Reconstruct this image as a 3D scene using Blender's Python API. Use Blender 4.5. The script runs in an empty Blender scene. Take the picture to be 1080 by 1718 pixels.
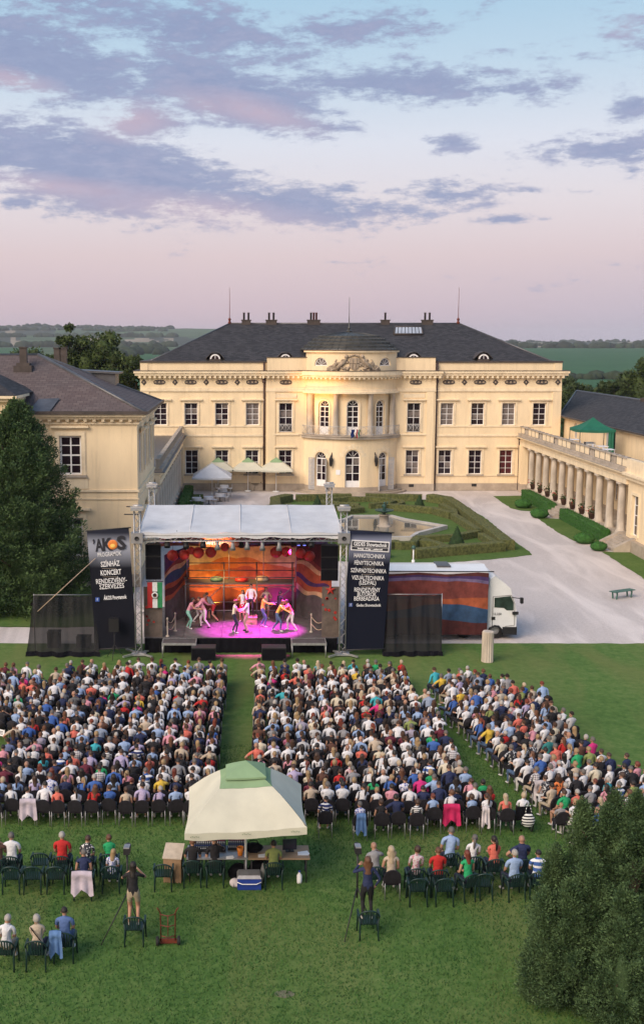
import bpy, bmesh, math, random
import numpy as np
from mathutils import Vector, Matrix, noise as mnoise
random.seed(7); R = random.Random(11)
PI = math.pi; rad = math.radians
S = bpy.context.scene; COL = S.collection

# ------------------------------------------------------------------ camera
F, CX, CY, HY, H = 1900.0, 405.0, 859.0, 575.0, 15.2
PITCH = math.atan((CY-HY)/F)
cam_d = bpy.data.cameras.new('camera'); cam = bpy.data.objects.new('camera', cam_d); COL.objects.link(cam)
cam_d.sensor_fit = 'HORIZONTAL'; cam_d.sensor_width = 36; cam_d.lens = F/1080*36
cam_d.shift_x = (540-CX)/1080; cam_d.clip_start = .5; cam_d.clip_end = 9000
cam.location = (0, 0, H); cam.rotation_euler = (PI/2-PITCH, 0, 0)
S.camera = cam

def lin(c):
    c /= 255.0
    return c/12.92 if c <= .04045 else ((c+.055)/1.055)**2.4
def C(r, g, b): return (lin(r), lin(g), lin(b), 1)

# ------------------------------------------------------------------ world
SUN_EL, SUN_AZ = 36.0, 223.0      # the glow of the dusk sky, behind the camera and to its left (compass from +Y, clockwise)
W = bpy.data.worlds.new('World'); S.world = W; W.use_nodes = True
nt = W.node_tree; nt.nodes.clear(); N = nt.nodes; L = nt.links
def nd(tp, **kw):
    n = N.new(tp)
    for k, v in kw.items(): setattr(n, k, v)
    return n
def mth(op, a, b=None, c=None, clamp=False):
    n = N.new('ShaderNodeMath'); n.operation = op; n.use_clamp = clamp
    for i, x in enumerate((a, b, c)):
        if x is None: continue
        if isinstance(x, (int, float)): n.inputs[i].default_value = x
        else: L.new(x, n.inputs[i])
    return n.outputs[0]
def ramp(fac, stops, interp='EASE'):
    n = N.new('ShaderNodeValToRGB'); n.color_ramp.interpolation = interp
    e = n.color_ramp.elements
    while len(e) < len(stops): e.new(.5)
    for x, (p, c) in zip(e, stops): x.position = p; x.color = c
    L.new(fac, n.inputs[0]); return n.outputs[0]
def mix(f, a, b, bt='MIX'):
    n = N.new('ShaderNodeMix'); n.data_type = 'RGBA'; n.blend_type = bt
    for s, x in ((0, f), (6, a), (7, b)):
        if isinstance(x, (int, float, tuple)): n.inputs[s].default_value = x
        else: L.new(x, n.inputs[s])
    return n.outputs[2]
tc = nd('ShaderNodeTexCoord'); sp = nd('ShaderNodeSeparateXYZ'); L.new(tc.outputs['Generated'], sp.inputs[0])
az = mth('ARCTAN2', sp.outputs[0], sp.outputs[1]); el = mth('ARCSINE', sp.outputs[2])
def ang(px, py):        # picture point -> azimuth, elevation in the world (radians)
    u = CY-py; v = Vector((px-CX, F*math.cos(PITCH)+u*math.sin(PITCH), -F*math.sin(PITCH)+u*math.cos(PITCH))).normalized()
    return math.atan2(v.x, v.y), math.asin(v.z)
comb = nd('ShaderNodeCombineXYZ'); L.new(az, comb.inputs[0]); L.new(el, comb.inputs[1])
def noise(vec, scale, detail, rough, dist=0.0, sx=1, sy=1, loc=(0, 0, 0), rot=0):
    m = nd('ShaderNodeMapping'); L.new(vec, m.inputs[0]); m.inputs[3].default_value = (sx, sy, 1); m.inputs[1].default_value = loc; m.inputs[2].default_value = (0, 0, rot)
    n = nd('ShaderNodeTexNoise'); n.noise_dimensions = '2D'; L.new(m.outputs[0], n.inputs['Vector'])
    n.inputs['Scale'].default_value = scale; n.inputs['Detail'].default_value = detail; n.inputs['Roughness'].default_value = rough; n.inputs['Distortion'].default_value = dist
    return n.outputs['Fac']
n_big = noise(comb.outputs[0], 9, 9, .64, .12, 1, 3.4, rot=-.12)
n_fine = noise(comb.outputs[0], 34, 10, .70, .05, 1, 3.2, (3, 1, 0), rot=-.2)
wob = mth('ADD', mth('MULTIPLY', mth('SUBTRACT', n_big, .5), 1.4), mth('MULTIPLY', mth('SUBTRACT', n_fine, .5), 1.7))
def blobs(lst):
    out = None
    for (px, py, hw, hh, rot, st) in lst:
        a, e = ang(px, py)
        m = nd('ShaderNodeMapping', vector_type='TEXTURE'); L.new(comb.outputs[0], m.inputs[0])
        m.inputs[1].default_value = (a, e, 0); m.inputs[2].default_value = (0, 0, rad(-rot)); m.inputs[3].default_value = (hw/F, hh/F, 1)
        g = nd('ShaderNodeTexGradient', gradient_type='SPHERICAL'); L.new(m.outputs[0], g.inputs[0])
        v = mth('MULTIPLY', g.outputs['Fac'], st)
        out = v if out is None else mth('MAXIMUM', out, v)
    return out
cl = blobs([(170, 290, 420, 95, 8, 1.25), (470, 345, 330, 60, 5, 1.0), (60, 250, 260, 60, 6, .9), (640, 352, 170, 40, 4, .8), (245, 205, 100, 48, 2, 1.0), (440, 378, 120, 30, 6, .55),
            (60, 95, 330, 95, 12, 1.15), (380, 150, 330, 75, 13, 1.05), (640, 135, 380, 55, 3, 1.0), (300, 45, 480, 90, 10, .8), (560, 50, 360, 60, -4, .62), (840, 145, 260, 42, 2, .7),
            (757, 239, 95, 24, 3, .72), (1020, 252, 170, 36, 3, .85), (1065, 176, 80, 36, -5, .8), (730, 322, 160, 34, 2, .82), (1060, 287, 90, 18, 2, .65), (580, 316, 90, 20, 3, .8),
            (845, 368, 95, 12, -1, .8), (890, 320, 140, 12, 2, .6), (545, 212, 110, 18, 5, .7), (30, 340, 110, 18, 3, .7), (520, 395, 150, 24, 3, .35), (565, 440, 120, 12, 4, .3), (1060, 50, 110, 70, 30, .6), (900, 95, 200, 40, 4, .38)])
dens = mth('ADD', cl, mth('MULTIPLY', wob, .85))
# beyond the part seen here the same broken cloud layer goes on
n_far = noise(comb.outputs[0], 2.6, 8, .6, .6, 1, 2.6, (7, 4, 0))
away = mth('SUBTRACT', 1, mth('MULTIPLY', nd_a := mth('LESS_THAN', mth('ABSOLUTE', mth('SUBTRACT', az, .07)), .45), mth('LESS_THAN', el, .42)))
gen = mth('MULTIPLY', away, mth('ADD', mth('MULTIPLY', mth('SUBTRACT', n_far, .5), 4.0), mth('MULTIPLY', wob, .5)))
dens = mth('MAXIMUM', dens, gen)
dmask = nd('ShaderNodeMapRange', interpolation_type='SMOOTHERSTEP'); L.new(dens, dmask.inputs[0])
dmask.inputs[1].default_value = .18; dmask.inputs[2].default_value = .78
pk = blobs([(330, 352, 280, 36, 6, 1.2), (225, 202, 95, 40, 0, 1.3), (430, 186, 150, 30, 14, 1.1), (20, 135, 110, 26, 10, 1.2), (90, 312, 260, 26, 6, 1.1), (440, 380, 120, 26, 6, 1.1), (345, 172, 90, 30, 14, .8), (1050, 45, 60, 40, 0, .6), (640, 362, 60, 20, 0, .3)])
pk = mth('ADD', pk, mth('MULTIPLY', wob, .5), clamp=True)
ccol = mix(pk, C(128, 140, 180), C(200, 168, 184))
nsh = mth('MULTIPLY', n_fine, .8)
ccol = mix(nsh, ccol, C(170, 180, 210))
# clear sky by elevation: pink belt at the horizon, cream, then pale blue
eln = mth('MULTIPLY', el, 1/.62, clamp=True)
k = lambda py: max(0, ang(540, py)[1])/.62
clear = ramp(eln, [(0, C(200, 182, 197)), (k(520), C(213, 190, 200)), (k(430), C(226, 205, 208)), (k(335), C(231, 222, 227)), (k(240), C(226, 229, 240)), (k(110), C(196, 218, 236)), (k(0), C(176, 209, 232)), (1, C(120, 160, 205))], 'LINEAR')
# a greyer right, a rosier left, as the belt fades sideways
side = nd('ShaderNodeMapRange', interpolation_type='SMOOTHSTEP'); L.new(az, side.inputs[0]); side.inputs[1].default_value = .05; side.inputs[2].default_value = .42
low = nd('ShaderNodeMapRange', interpolation_type='SMOOTHSTEP'); L.new(el, low.inputs[0]); low.inputs[1].default_value = .1; low.inputs[2].default_value = 0
clear = mix(mth('MULTIPLY', mth('MULTIPLY', side.outputs[0], low.outputs[0]), .65), clear, C(192, 188, 206))
skyc = mix(mth('MULTIPLY', dmask.outputs[0], .92), clear, ccol)
# warm afterglow round the set sun, behind the camera
sd = Vector((math.sin(rad(SUN_AZ)), math.cos(rad(SUN_AZ)), math.sin(rad(4)))).normalized()
vd = nd('ShaderNodeVectorMath', operation='DOT_PRODUCT'); L.new(tc.outputs['Generated'], vd.inputs[0]); vd.inputs[1].default_value = sd
gl = nd('ShaderNodeMapRange', interpolation_type='SMOOTHSTEP'); L.new(vd.outputs['Value'], gl.inputs[0]); gl.inputs[1].default_value = .35; gl.inputs[2].default_value = 1
skyc = mix(mth('MULTIPLY', gl.outputs[0], .8), skyc, (1.5, .95, .55, 1))
bg = nd('ShaderNodeBackground'); L.new(skyc, bg.inputs[0]); bg.inputs[1].default_value = .80
ns = nd('ShaderNodeTexSky'); ns.sky_type = 'NISHITA'; ns.sun_disc = False; ns.sun_elevation = rad(SUN_EL); ns.sun_rotation = rad(SUN_AZ)
bg2 = nd('ShaderNodeBackground'); L.new(ns.outputs[0], bg2.inputs[0]); bg2.inputs[1].default_value = .004
ad = nd('ShaderNodeAddShader'); L.new(bg.outputs[0], ad.inputs[0]); L.new(bg2.outputs[0], ad.inputs[1])
wo = nd('ShaderNodeOutputWorld'); L.new(ad.outputs[0], wo.inputs[0])
W.cycles.sampling_method = 'MANUAL'; W.cycles.sample_map_resolution = 512

sun_d = bpy.data.lights.new('sun', 'SUN'); sun = bpy.data.objects.new('sun', sun_d); COL.objects.link(sun)
sun_d.energy = 3.0; sun_d.angle = rad(40); sun_d.color = (1, .87, .73)
sv = Vector((math.sin(rad(SUN_AZ))*math.cos(rad(SUN_EL)), math.cos(rad(SUN_AZ))*math.cos(rad(SUN_EL)), math.sin(rad(SUN_EL))))
sun.rotation_euler = sv.to_track_quat('Z', 'Y').to_euler()
vs = S.view_settings; vs.view_transform = 'Standard'; vs.look = 'None'; vs.gamma = 1; vs.use_curve_mapping = False; vs.exposure = 0.27
S.cycles.max_bounces = 6; S.cycles.transparent_max_bounces = 12; S.cycles.use_denoising = True
S.cycles.sample_clamp_indirect = 4

# ------------------------------------------------------------------ picture geometry -> place
def ray(px, py):
    u = CY-py; return Vector((px-CX, F*math.cos(PITCH)+u*math.sin(PITCH), -F*math.sin(PITCH)+u*math.cos(PITCH)))
def G(px, py, z=0.0):           # the point at height z that is seen there
    r = ray(px, py); t = (z-H)/r.z; return Vector((r.x*t, r.y*t, z))
def AT(px, py, Y):              # X and Z on the upright plane at distance Y
    r = ray(px, py); t = Y/r.y; return r.x*t, H+r.z*t

# ------------------------------------------------------------------ materials
def newmat(name):
    m = bpy.data.materials.new(name); m.use_nodes = True
    t = m.node_tree; return m, t, t.nodes['Principled BSDF'], t.nodes['Material Output']
def Mt(name, col, rough=.7, var=.12, scale=4.0, bump=0.0, bscale=None, metal=0, spec=.4, dark=None, detail=6, coord='Object', stretch=(1, 1, 1), obj_color=False, attr=None, stain=0):
    m, t, b, o = newmat(name); n, l = t.nodes, t.links
    b.inputs['Roughness'].default_value = rough; b.inputs['Metallic'].default_value = metal; b.inputs['Specular IOR Level'].default_value = spec
    tcn = n.new('ShaderNodeTexCoord'); mp = n.new('ShaderNodeMapping'); l.new(tcn.outputs[coord], mp.inputs[0]); mp.inputs[3].default_value = stretch
    nz = n.new('ShaderNodeTexNoise'); l.new(mp.outputs[0], nz.inputs[0]); nz.inputs['Scale'].default_value = scale; nz.inputs['Detail'].default_value = detail; nz.inputs['Roughness'].default_value = .62
    mr = n.new('ShaderNodeMapRange'); l.new(nz.outputs[0], mr.inputs[0]); mr.inputs[1].default_value = .3; mr.inputs[2].default_value = .7
    mx = n.new('ShaderNodeMix'); mx.data_type = 'RGBA'; l.new(mr.outputs[0], mx.inputs[0])
    c = col if len(col) == 4 else (*col, 1)
    if obj_color or attr:
        if attr: oi = n.new('ShaderNodeAttribute'); oi.attribute_name = attr; oc = oi.outputs['Color']
        else: oi = n.new('ShaderNodeObjectInfo'); oc = oi.outputs['Color']
        hv = n.new('ShaderNodeHueSaturation'); hv.inputs['Value'].default_value = 1-var*1.5; l.new(oc, hv.inputs['Color'])
        l.new(hv.outputs[0], mx.inputs[6]); l.new(oc, mx.inputs[7])
    else:
        d = dark or tuple(x*(1-var*2) for x in c[:3])
        mx.inputs[6].default_value = (*d[:3], 1); mx.inputs[7].default_value = tuple(min(1, x*(1+var)) for x in c[:3])+(1,)
    cout = mx.outputs[2]
    if stain:        # rain streaks and patches
        m2 = n.new('ShaderNodeMapping'); l.new(tcn.outputs[coord], m2.inputs[0]); m2.inputs[3].default_value = (1, 1, .10)
        n2 = n.new('ShaderNodeTexNoise'); l.new(m2.outputs[0], n2.inputs[0]); n2.inputs['Scale'].default_value = 2.2; n2.inputs['Detail'].default_value = 7; n2.inputs['Roughness'].default_value = .7
        r2 = n.new('ShaderNodeMapRange'); l.new(n2.outputs[0], r2.inputs[0]); r2.inputs[1].default_value = .52; r2.inputs[2].default_value = .74; r2.inputs[4].default_value = stain
        x2 = n.new('ShaderNodeMix'); x2.data_type = 'RGBA'; l.new(r2.outputs[0], x2.inputs[0]); l.new(cout, x2.inputs[6]); x2.inputs[7].default_value = (.34, .26, .18, 1); cout = x2.outputs[2]
    l.new(cout, b.inputs['Base Color'])
    if bump:
        nb = n.new('ShaderNodeTexNoise'); l.new(mp.outputs[0], nb.inputs[0]); nb.inputs['Scale'].default_value = bscale or scale*6; nb.inputs['Detail'].default_value = 5
        bp = n.new('ShaderNodeBump'); bp.inputs['Strength'].default_value = bump; bp.inputs['Distance'].default_value = .05; l.new(nb.outputs[0], bp.inputs['Height']); l.new(bp.outputs[0], b.inputs['Normal'])
    m['mx'] = 1
    return m
def emit(name, col, st):
    m, t, b, o = newmat(name); b.inputs['Emission Color'].default_value = (*col[:3], 1); b.inputs['Emission Strength'].default_value = st; b.inputs['Base Color'].default_value = (*[x*.3 for x in col[:3]], 1); return m

# ------------------------------------------------------------------ mesh builder
class MB:
    def __init__(s): s.v = []; s.f = []; s.m = []; s.sm = []
    def add(s, vs, fs, mi=0, smooth=False):
        o = len(s.v); s.v += [tuple(x) for x in vs]
        for f in fs: s.f.append(tuple(i+o for i in f)); s.m.append(mi); s.sm.append(smooth)
        return s
    def box(s, x0, x1, y0, y1, z0, z1, mi=0):
        vs = [(x, y, z) for z in (z0, z1) for y in (y0, y1) for x in (x0, x1)]
        return s.add(vs, [(0, 2, 3, 1), (4, 5, 7, 6), (0, 1, 5, 4), (2, 6, 7, 3), (0, 4, 6, 2), (1, 3, 7, 5)], mi)
    def cbox(s, c, sz, rot=None, mi=0):
        hx, hy, hz = sz[0]/2, sz[1]/2, sz[2]/2; vs = [Vector((x, y, z)) for z in (-hz, hz) for y in (-hy, hy) for x in (-hx, hx)]
        if rot is not None: vs = [rot @ q for q in vs]
        return s.add([q+Vector(c) for q in vs], [(0, 2, 3, 1), (4, 5, 7, 6), (0, 1, 5, 4), (2, 6, 7, 3), (0, 4, 6, 2), (1, 3, 7, 5)], mi)
    def tube(s, p0, p1, r, n=6, mi=0, r1=None, cap=True): return s.path([p0, p1], [r, r if r1 is None else r1], n, mi, cap)
    def path(s, pts, rs, n=6, mi=0, cap=True, smooth=True):
        pts = [Vector(p) for p in pts]; rs = rs if isinstance(rs, (list, tuple)) else [rs]*len(pts)
        vs = []; up = None
        for i, p in enumerate(pts):
            d = (pts[min(i+1, len(pts)-1)]-pts[max(i-1, 0)]).normalized()
            if up is None: up = Vector((0, 0, 1)) if abs(d.z) < .9 else Vector((1, 0, 0))
            a = d.cross(up).normalized(); b = a.cross(d).normalized(); up = b
            vs += [p+(a*math.cos(2*PI*j/n)+b*math.sin(2*PI*j/n))*rs[i] for j in range(n)]
        fs = [(i*n+j, i*n+(j+1) % n, (i+1)*n+(j+1) % n, (i+1)*n+j) for i in range(len(pts)-1) for j in range(n)]
        s.add(vs, fs, mi, smooth)
        if cap:
            o = len(s.v)-len(vs); s.f += [tuple(range(o+n-1, o-1, -1)), tuple(range(o+(len(pts)-1)*n, o+len(pts)*n))]; s.m += [mi, mi]; s.sm += [False, False]
        return s
    def lathe(s, prof, c=(0, 0, 0), n=12, mi=0, smooth=True, a0=0, a1=2*PI, sx=1, sy=1):
        full = abs(a1-a0-2*PI) < 1e-6; k = n if full else n+1; vs = []
        for r, z in prof: vs += [(c[0]+sx*r*math.cos(a0+(a1-a0)*j/n), c[1]+sy*r*math.sin(a0+(a1-a0)*j/n), c[2]+z) for j in range(k)]
        fs = [(i*k+j, i*k+(j+1) % k, (i+1)*k+(j+1) % k, (i+1)*k+j) for i in range(len(prof)-1) for j in range(n)]
        s.add(vs, fs, mi, smooth)
        return s
    def ball(s, c, r, n=8, m=6, mi=0, sq=(1, 1, 1)):
        pr = [(max(.001, math.sin(PI*i/m)), -math.cos(PI*i/m)) for i in range(m+1)]
        vs = [(c[0]+sq[0]*r*q*math.cos(2*PI*j/n), c[1]+sq[1]*r*q*math.sin(2*PI*j/n), c[2]+sq[2]*r*z) for q, z in pr for j in range(n)]
        return s.add(vs, [(i*n+j, i*n+(j+1) % n, (i+1)*n+(j+1) % n, (i+1)*n+j) for i in range(m) for j in range(n)], mi, True)
    def prism(s, poly, z0, z1, mi=0):
        n = len(poly); a = sum(poly[i][0]*poly[(i+1) % n][1]-poly[(i+1) % n][0]*poly[i][1] for i in range(n))
        if a < 0: poly = poly[::-1]
        vs = [(p[0], p[1], z0) for p in poly]+[(p[0], p[1], z1) for p in poly]
        return s.add(vs, [tuple(range(n-1, -1, -1)), tuple(range(n, 2*n))]+[(i, (i+1) % n, n+(i+1) % n, n+i) for i in range(n)], mi)
    def quad(s, *p, mi=0): return s.add(p, [tuple(range(len(p)))], mi)
    def grid(s, fn, nu, nv, mi=0, smooth=True):
        vs = [fn(i/nu, j/nv) for j in range(nv+1) for i in range(nu+1)]
        return s.add(vs, [(j*(nu+1)+i, j*(nu+1)+i+1, (j+1)*(nu+1)+i+1, (j+1)*(nu+1)+i) for j in range(nv) for i in range(nu)], mi, smooth)
    def each(s, name, mats, parent=None, off=False, boxes=8):
        """One object per box or strip added, all of one kind."""
        o = 0; fo = 0
        while o < len(s.v):
            m = MB(); m.v = s.v[o:o+boxes]; k = fo
            while k < len(s.f) and max(s.f[k]) < o+boxes: k += 1
            m.f = [tuple(i-o for i in f) for f in s.f[fo:k]]; m.m = s.m[fo:k]; m.sm = s.sm[fo:k]; o += boxes; fo = k
            m.build(name, mats, parent, off=off)
    def xf(s, M):
        s.v = [tuple(M @ Vector(p)) for p in s.v]; return s
    def mesh(s, name, mats):
        me = bpy.data.meshes.new(name); me.from_pydata(s.v, [], s.f)
        for m in (mats if isinstance(mats, (list, tuple)) else [mats]): me.materials.append(m)
        me.polygons.foreach_set('material_index', s.m); me.polygons.foreach_set('use_smooth', s.sm); me.update()
        return me
    def build(s, name, mats, parent=None, kind=None, off=False, loc=None, rz=0, sharp=None, label=None):
        if off and parent is not None: o_ = parent.location; s.v = [(a-o_.x, b-o_.y, c-o_.z) for a, b, c in s.v]
        me = s.mesh(name, mats)
        if sharp: me.set_sharp_from_angle(angle=rad(sharp))
        return link(name, me, parent, kind, loc, rz, label)
def link(name, me, parent=None, kind=None, loc=None, rz=0, label=None):
    o = bpy.data.objects.new(name, me); COL.objects.link(o)
    if parent is not None: o.parent = parent
    if kind: o['kind'] = kind
    if loc is not None: o.location = loc
    if rz: o.rotation_euler = (0, 0, rz)
    if label: o['label'] = label
    return o
def tag(o, label, cat, group=None):
    o['label'] = label; o['category'] = cat
    if group: o['group'] = group
    return o
def thing(name, label, cat, loc=(0, 0, 0), rz=0, group=None):
    o = bpy.data.objects.new(name, None); COL.objects.link(o); o.location = loc; o.rotation_euler = (0, 0, rz); o.empty_display_size = .2
    return tag(o, label, cat, group)
def kids(o): return [c for c in bpy.data.objects if c.parent == o]
def dup(root, loc, rz=0, label=None, group=None, tree=None, scale=None):
    def cp(o, par):
        c = o.copy(); COL.objects.link(c)
        if par is not None: c.parent = par
        return c
    r = cp(root, None); r.location = loc; r.rotation_euler = (0, 0, rz)
    if scale: r.scale = scale
    if label: r['label'] = label
    if group: r['group'] = group
    for ch in root.children:
        c = cp(ch, r)
        for g in ch.children: cp(g, c)
    return r
def nz2(x, y, z=0): return mnoise.noise(Vector((x, y, z)))
# ------------------------------------------------------------------ materials of the place
STUCCO = Mt('cream_stucco', (.84, .675, .45), .9, .06, .55, .12, 14, stretch=(1, 1, .35), detail=9, stain=.30)
STUCCO_L = Mt('pale_stucco_trim', (.83, .69, .49), .88, .07, 1.6, .05, 20, stain=.35)
STONE = Mt('grey_limestone', (.43, .37, .31), .9, .16, 1.2, .3, 9)
STONE_W = Mt('weathered_column_stone', (.53, .46, .385), .9, .18, 1.6, .3, 9, stretch=(1, 1, .35))
PLINTH = Mt('plinth_stone', (.42, .35, .28), .9, .14, 1.0, .25, 8)
RELIEF = Mt('stained_relief_stone', (.40, .32, .24), .95, .25, 3, .4, 12)
DARKTRIM = Mt('dark_sheet_trim', (.07, .055, .05), .6, .2, 2)
PIPE = Mt('brown_downpipe', (.06, .03, .025), .5, .15, 2)
WHITEPAINT = Mt('white_window_paint', (.80, .79, .80), .6, .05, 3)
LEADGREY = Mt('grey_shutter_paint', (.47, .46, .46), .65, .08, 3)
ZINC = Mt('zinc_sheet', (.13, .13, .14), .45, .15, 1.5, metal=.5)
COPPER = Mt('dome_sheet_metal', (.085, .086, .082), .5, .25, 1.6, metal=.35)
IRON = Mt('black_iron', (.025, .024, .026), .55, .15, 5)
BLACKPL = Mt('black_plastic', (.012, .012, .014), .55, .15, 5)
BLACKCLOTH = Mt('black_stage_cloth', (.007, .007, .010), .95, .2, 3, .2, 8, spec=.1)
ALU = Mt('aluminium_tube', (.46, .46, .47), .45, .15, 6, metal=.6)
STEEL = Mt('galvanised_steel', (.38, .38, .40), .45, .12, 5, metal=.6)
WHITECLOTH = Mt('white_tarpaulin', (.56, .57, .60), .75, .07, 1.2, .12, 3)
CREAMCLOTH = Mt('cream_parasol_cloth', (.60, .58, .47), .85, .05, 1.5, .06, 6)
SAGECLOTH = Mt('sage_green_cloth', (.24, .36, .20), .85, .07, 1.5, .06, 6)
GREENCLOTH = Mt('dark_green_canopy', (.012, .13, .075), .7, .1, 1.5, .1, 5)
WOOD = Mt('bare_plywood', (.36, .24, .15), .7, .15, 3, stretch=(1, 6, 6))
PAPER = Mt('white_paper', (.8, .8, .82), .8, .03, 3)
RED = Mt('red_lacquer', (.42, .03, .02), .45, .15, 3)
RUST = Mt('rusty_red_paint', (.16, .035, .02), .6, .3, 7)
BLUEPL = Mt('blue_plastic', (.02, .05, .28), .4, .1, 4)
RUBBER = Mt('tyre_rubber', (.02, .02, .02), .85, .2, 6)
GREENWOOD = Mt('green_bench_paint', (.07, .16, .13), .6, .2, 4, stretch=(1, 5, 5))
GREENCHAIR = Mt('dark_green_garden_plastic', (.012, .035, .032), .42, .1, 4)
CHAIRPAD = Mt('black_chair_upholstery', (.016, .014, .02), .9, .25, 6, .2, 40)
POT = Mt('terracotta_pot', (.10, .05, .035), .85, .2, 5)
HEDGE = Mt('clipped_box_hedge', (.12, .125, .04), .9, .35, 5, .9, 16, dark=(.03, .042, .012))
HEDGE_G = Mt('bright_green_hedge', (.035, .12, .018), .9, .35, 5, .9, 16, dark=(.014, .05, .008))
BARK = Mt('tree_bark', (.07, .05, .035), .95, .3, 4, .5, 14)
SKIN = Mt('skin', (.43, .24, .165), .6, .08, 6, spec=.3)

def glass(name, col, rough=.06, spec=.8):
    m, t, b, o = newmat(name); n, l = t.nodes, t.links
    tcn = n.new('ShaderNodeTexCoord'); nz = n.new('ShaderNodeTexNoise'); l.new(tcn.outputs['Object'], nz.inputs[0]); nz.inputs['Scale'].default_value = 2.2; nz.inputs['Detail'].default_value = 3
    cr = n.new('ShaderNodeValToRGB'); l.new(nz.outputs[0], cr.inputs[0]); cr.color_ramp.elements[0].position = .35; cr.color_ramp.elements[1].position = .7
    cr.color_ramp.elements[0].color = (*[x*.45 for x in col], 1); cr.color_ramp.elements[1].color = (*[x*1.4 for x in col], 1)
    l.new(cr.outputs[0], b.inputs['Base Color']); b.inputs['Roughness'].default_value = rough; b.inputs['Specular IOR Level'].default_value = spec
    bp = n.new('ShaderNodeBump'); bp.inputs['Strength'].default_value = .03; l.new(nz.outputs[0], bp.inputs['Height']); l.new(bp.outputs[0], b.inputs['Normal'])
    return m
GLASS = glass('dark_window_glass', (.022, .012, .018), .06, .35)
GLASS_C = glass('curtained_window_glass', (.20, .17, .16), .2, .35)
GLASS_R = glass('red_curtained_glass', (.09, .02, .025), .12, .35)
CABGLASS = glass('cab_window_glass', (.03, .05, .045), .05, .6)

def slate(name, c1, c2, tone, sx, brown=None):
    m, t, b, o = newmat(name); n, l = t.nodes, t.links
    tcn = n.new('ShaderNodeTexCoord'); mp = n.new('ShaderNodeMapping'); l.new(tcn.outputs['UV'], mp.inputs[0])
    br = n.new('ShaderNodeTexBrick'); l.new(mp.outputs[0], br.inputs[0]); br.inputs['Color1'].default_value = (*c1, 1); br.inputs['Color2'].default_value = (*c2, 1); br.inputs['Mortar'].default_value = (*[x*.45 for x in c1], 1)
    br.inputs['Scale'].default_value = 1; br.inputs['Mortar Size'].default_value = .012; br.inputs['Brick Width'].default_value = sx; br.inputs['Row Height'].default_value = sx*.62; br.inputs['Bias'].default_value = -.1
    nz = n.new('ShaderNodeTexNoise'); l.new(tcn.outputs['Object'], nz.inputs[0]); nz.inputs['Scale'].default_value = .22; nz.inputs['Detail'].default_value = 7; nz.inputs['Roughness'].default_value = .65
    mr = n.new('ShaderNodeMapRange'); l.new(nz.outputs[0], mr.inputs[0]); mr.inputs[1].default_value = .35; mr.inputs[2].default_value = .68
    mx = n.new('ShaderNodeMix'); mx.data_type = 'RGBA'; l.new(mr.outputs[0], mx.inputs[0]); l.new(br.outputs[0], mx.inputs[6])
    m2 = n.new('ShaderNodeMix'); m2.data_type = 'RGBA'; m2.blend_type = 'MIX'; m2.inputs[0].default_value = tone; l.new(br.outputs[0], m2.inputs[6]); m2.inputs[7].default_value = (*(brown or c1), 1)
    l.new(m2.outputs[2], mx.inputs[7]); l.new(mx.outputs[2], b.inputs['Base Color']); b.inputs['Roughness'].default_value = .75; b.inputs['Specular IOR Level'].default_value = .18
    bp = n.new('ShaderNodeBump'); bp.inputs['Strength'].default_value = .6; bp.inputs['Distance'].default_value = .03; l.new(br.outputs['Fac'], bp.inputs['Height']); bp.invert = True; l.new(bp.outputs[0], b.inputs['Normal'])
    return m
SLATE = slate('grey_slate', (.034, .033, .037), (.075, .073, .078), .4, .42, (.036, .035, .04))
SLATE_B = slate('brown_stained_slate', (.115, .085, .084), (.16, .125, .12), .6, .42, (.085, .078, .082))

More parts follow.
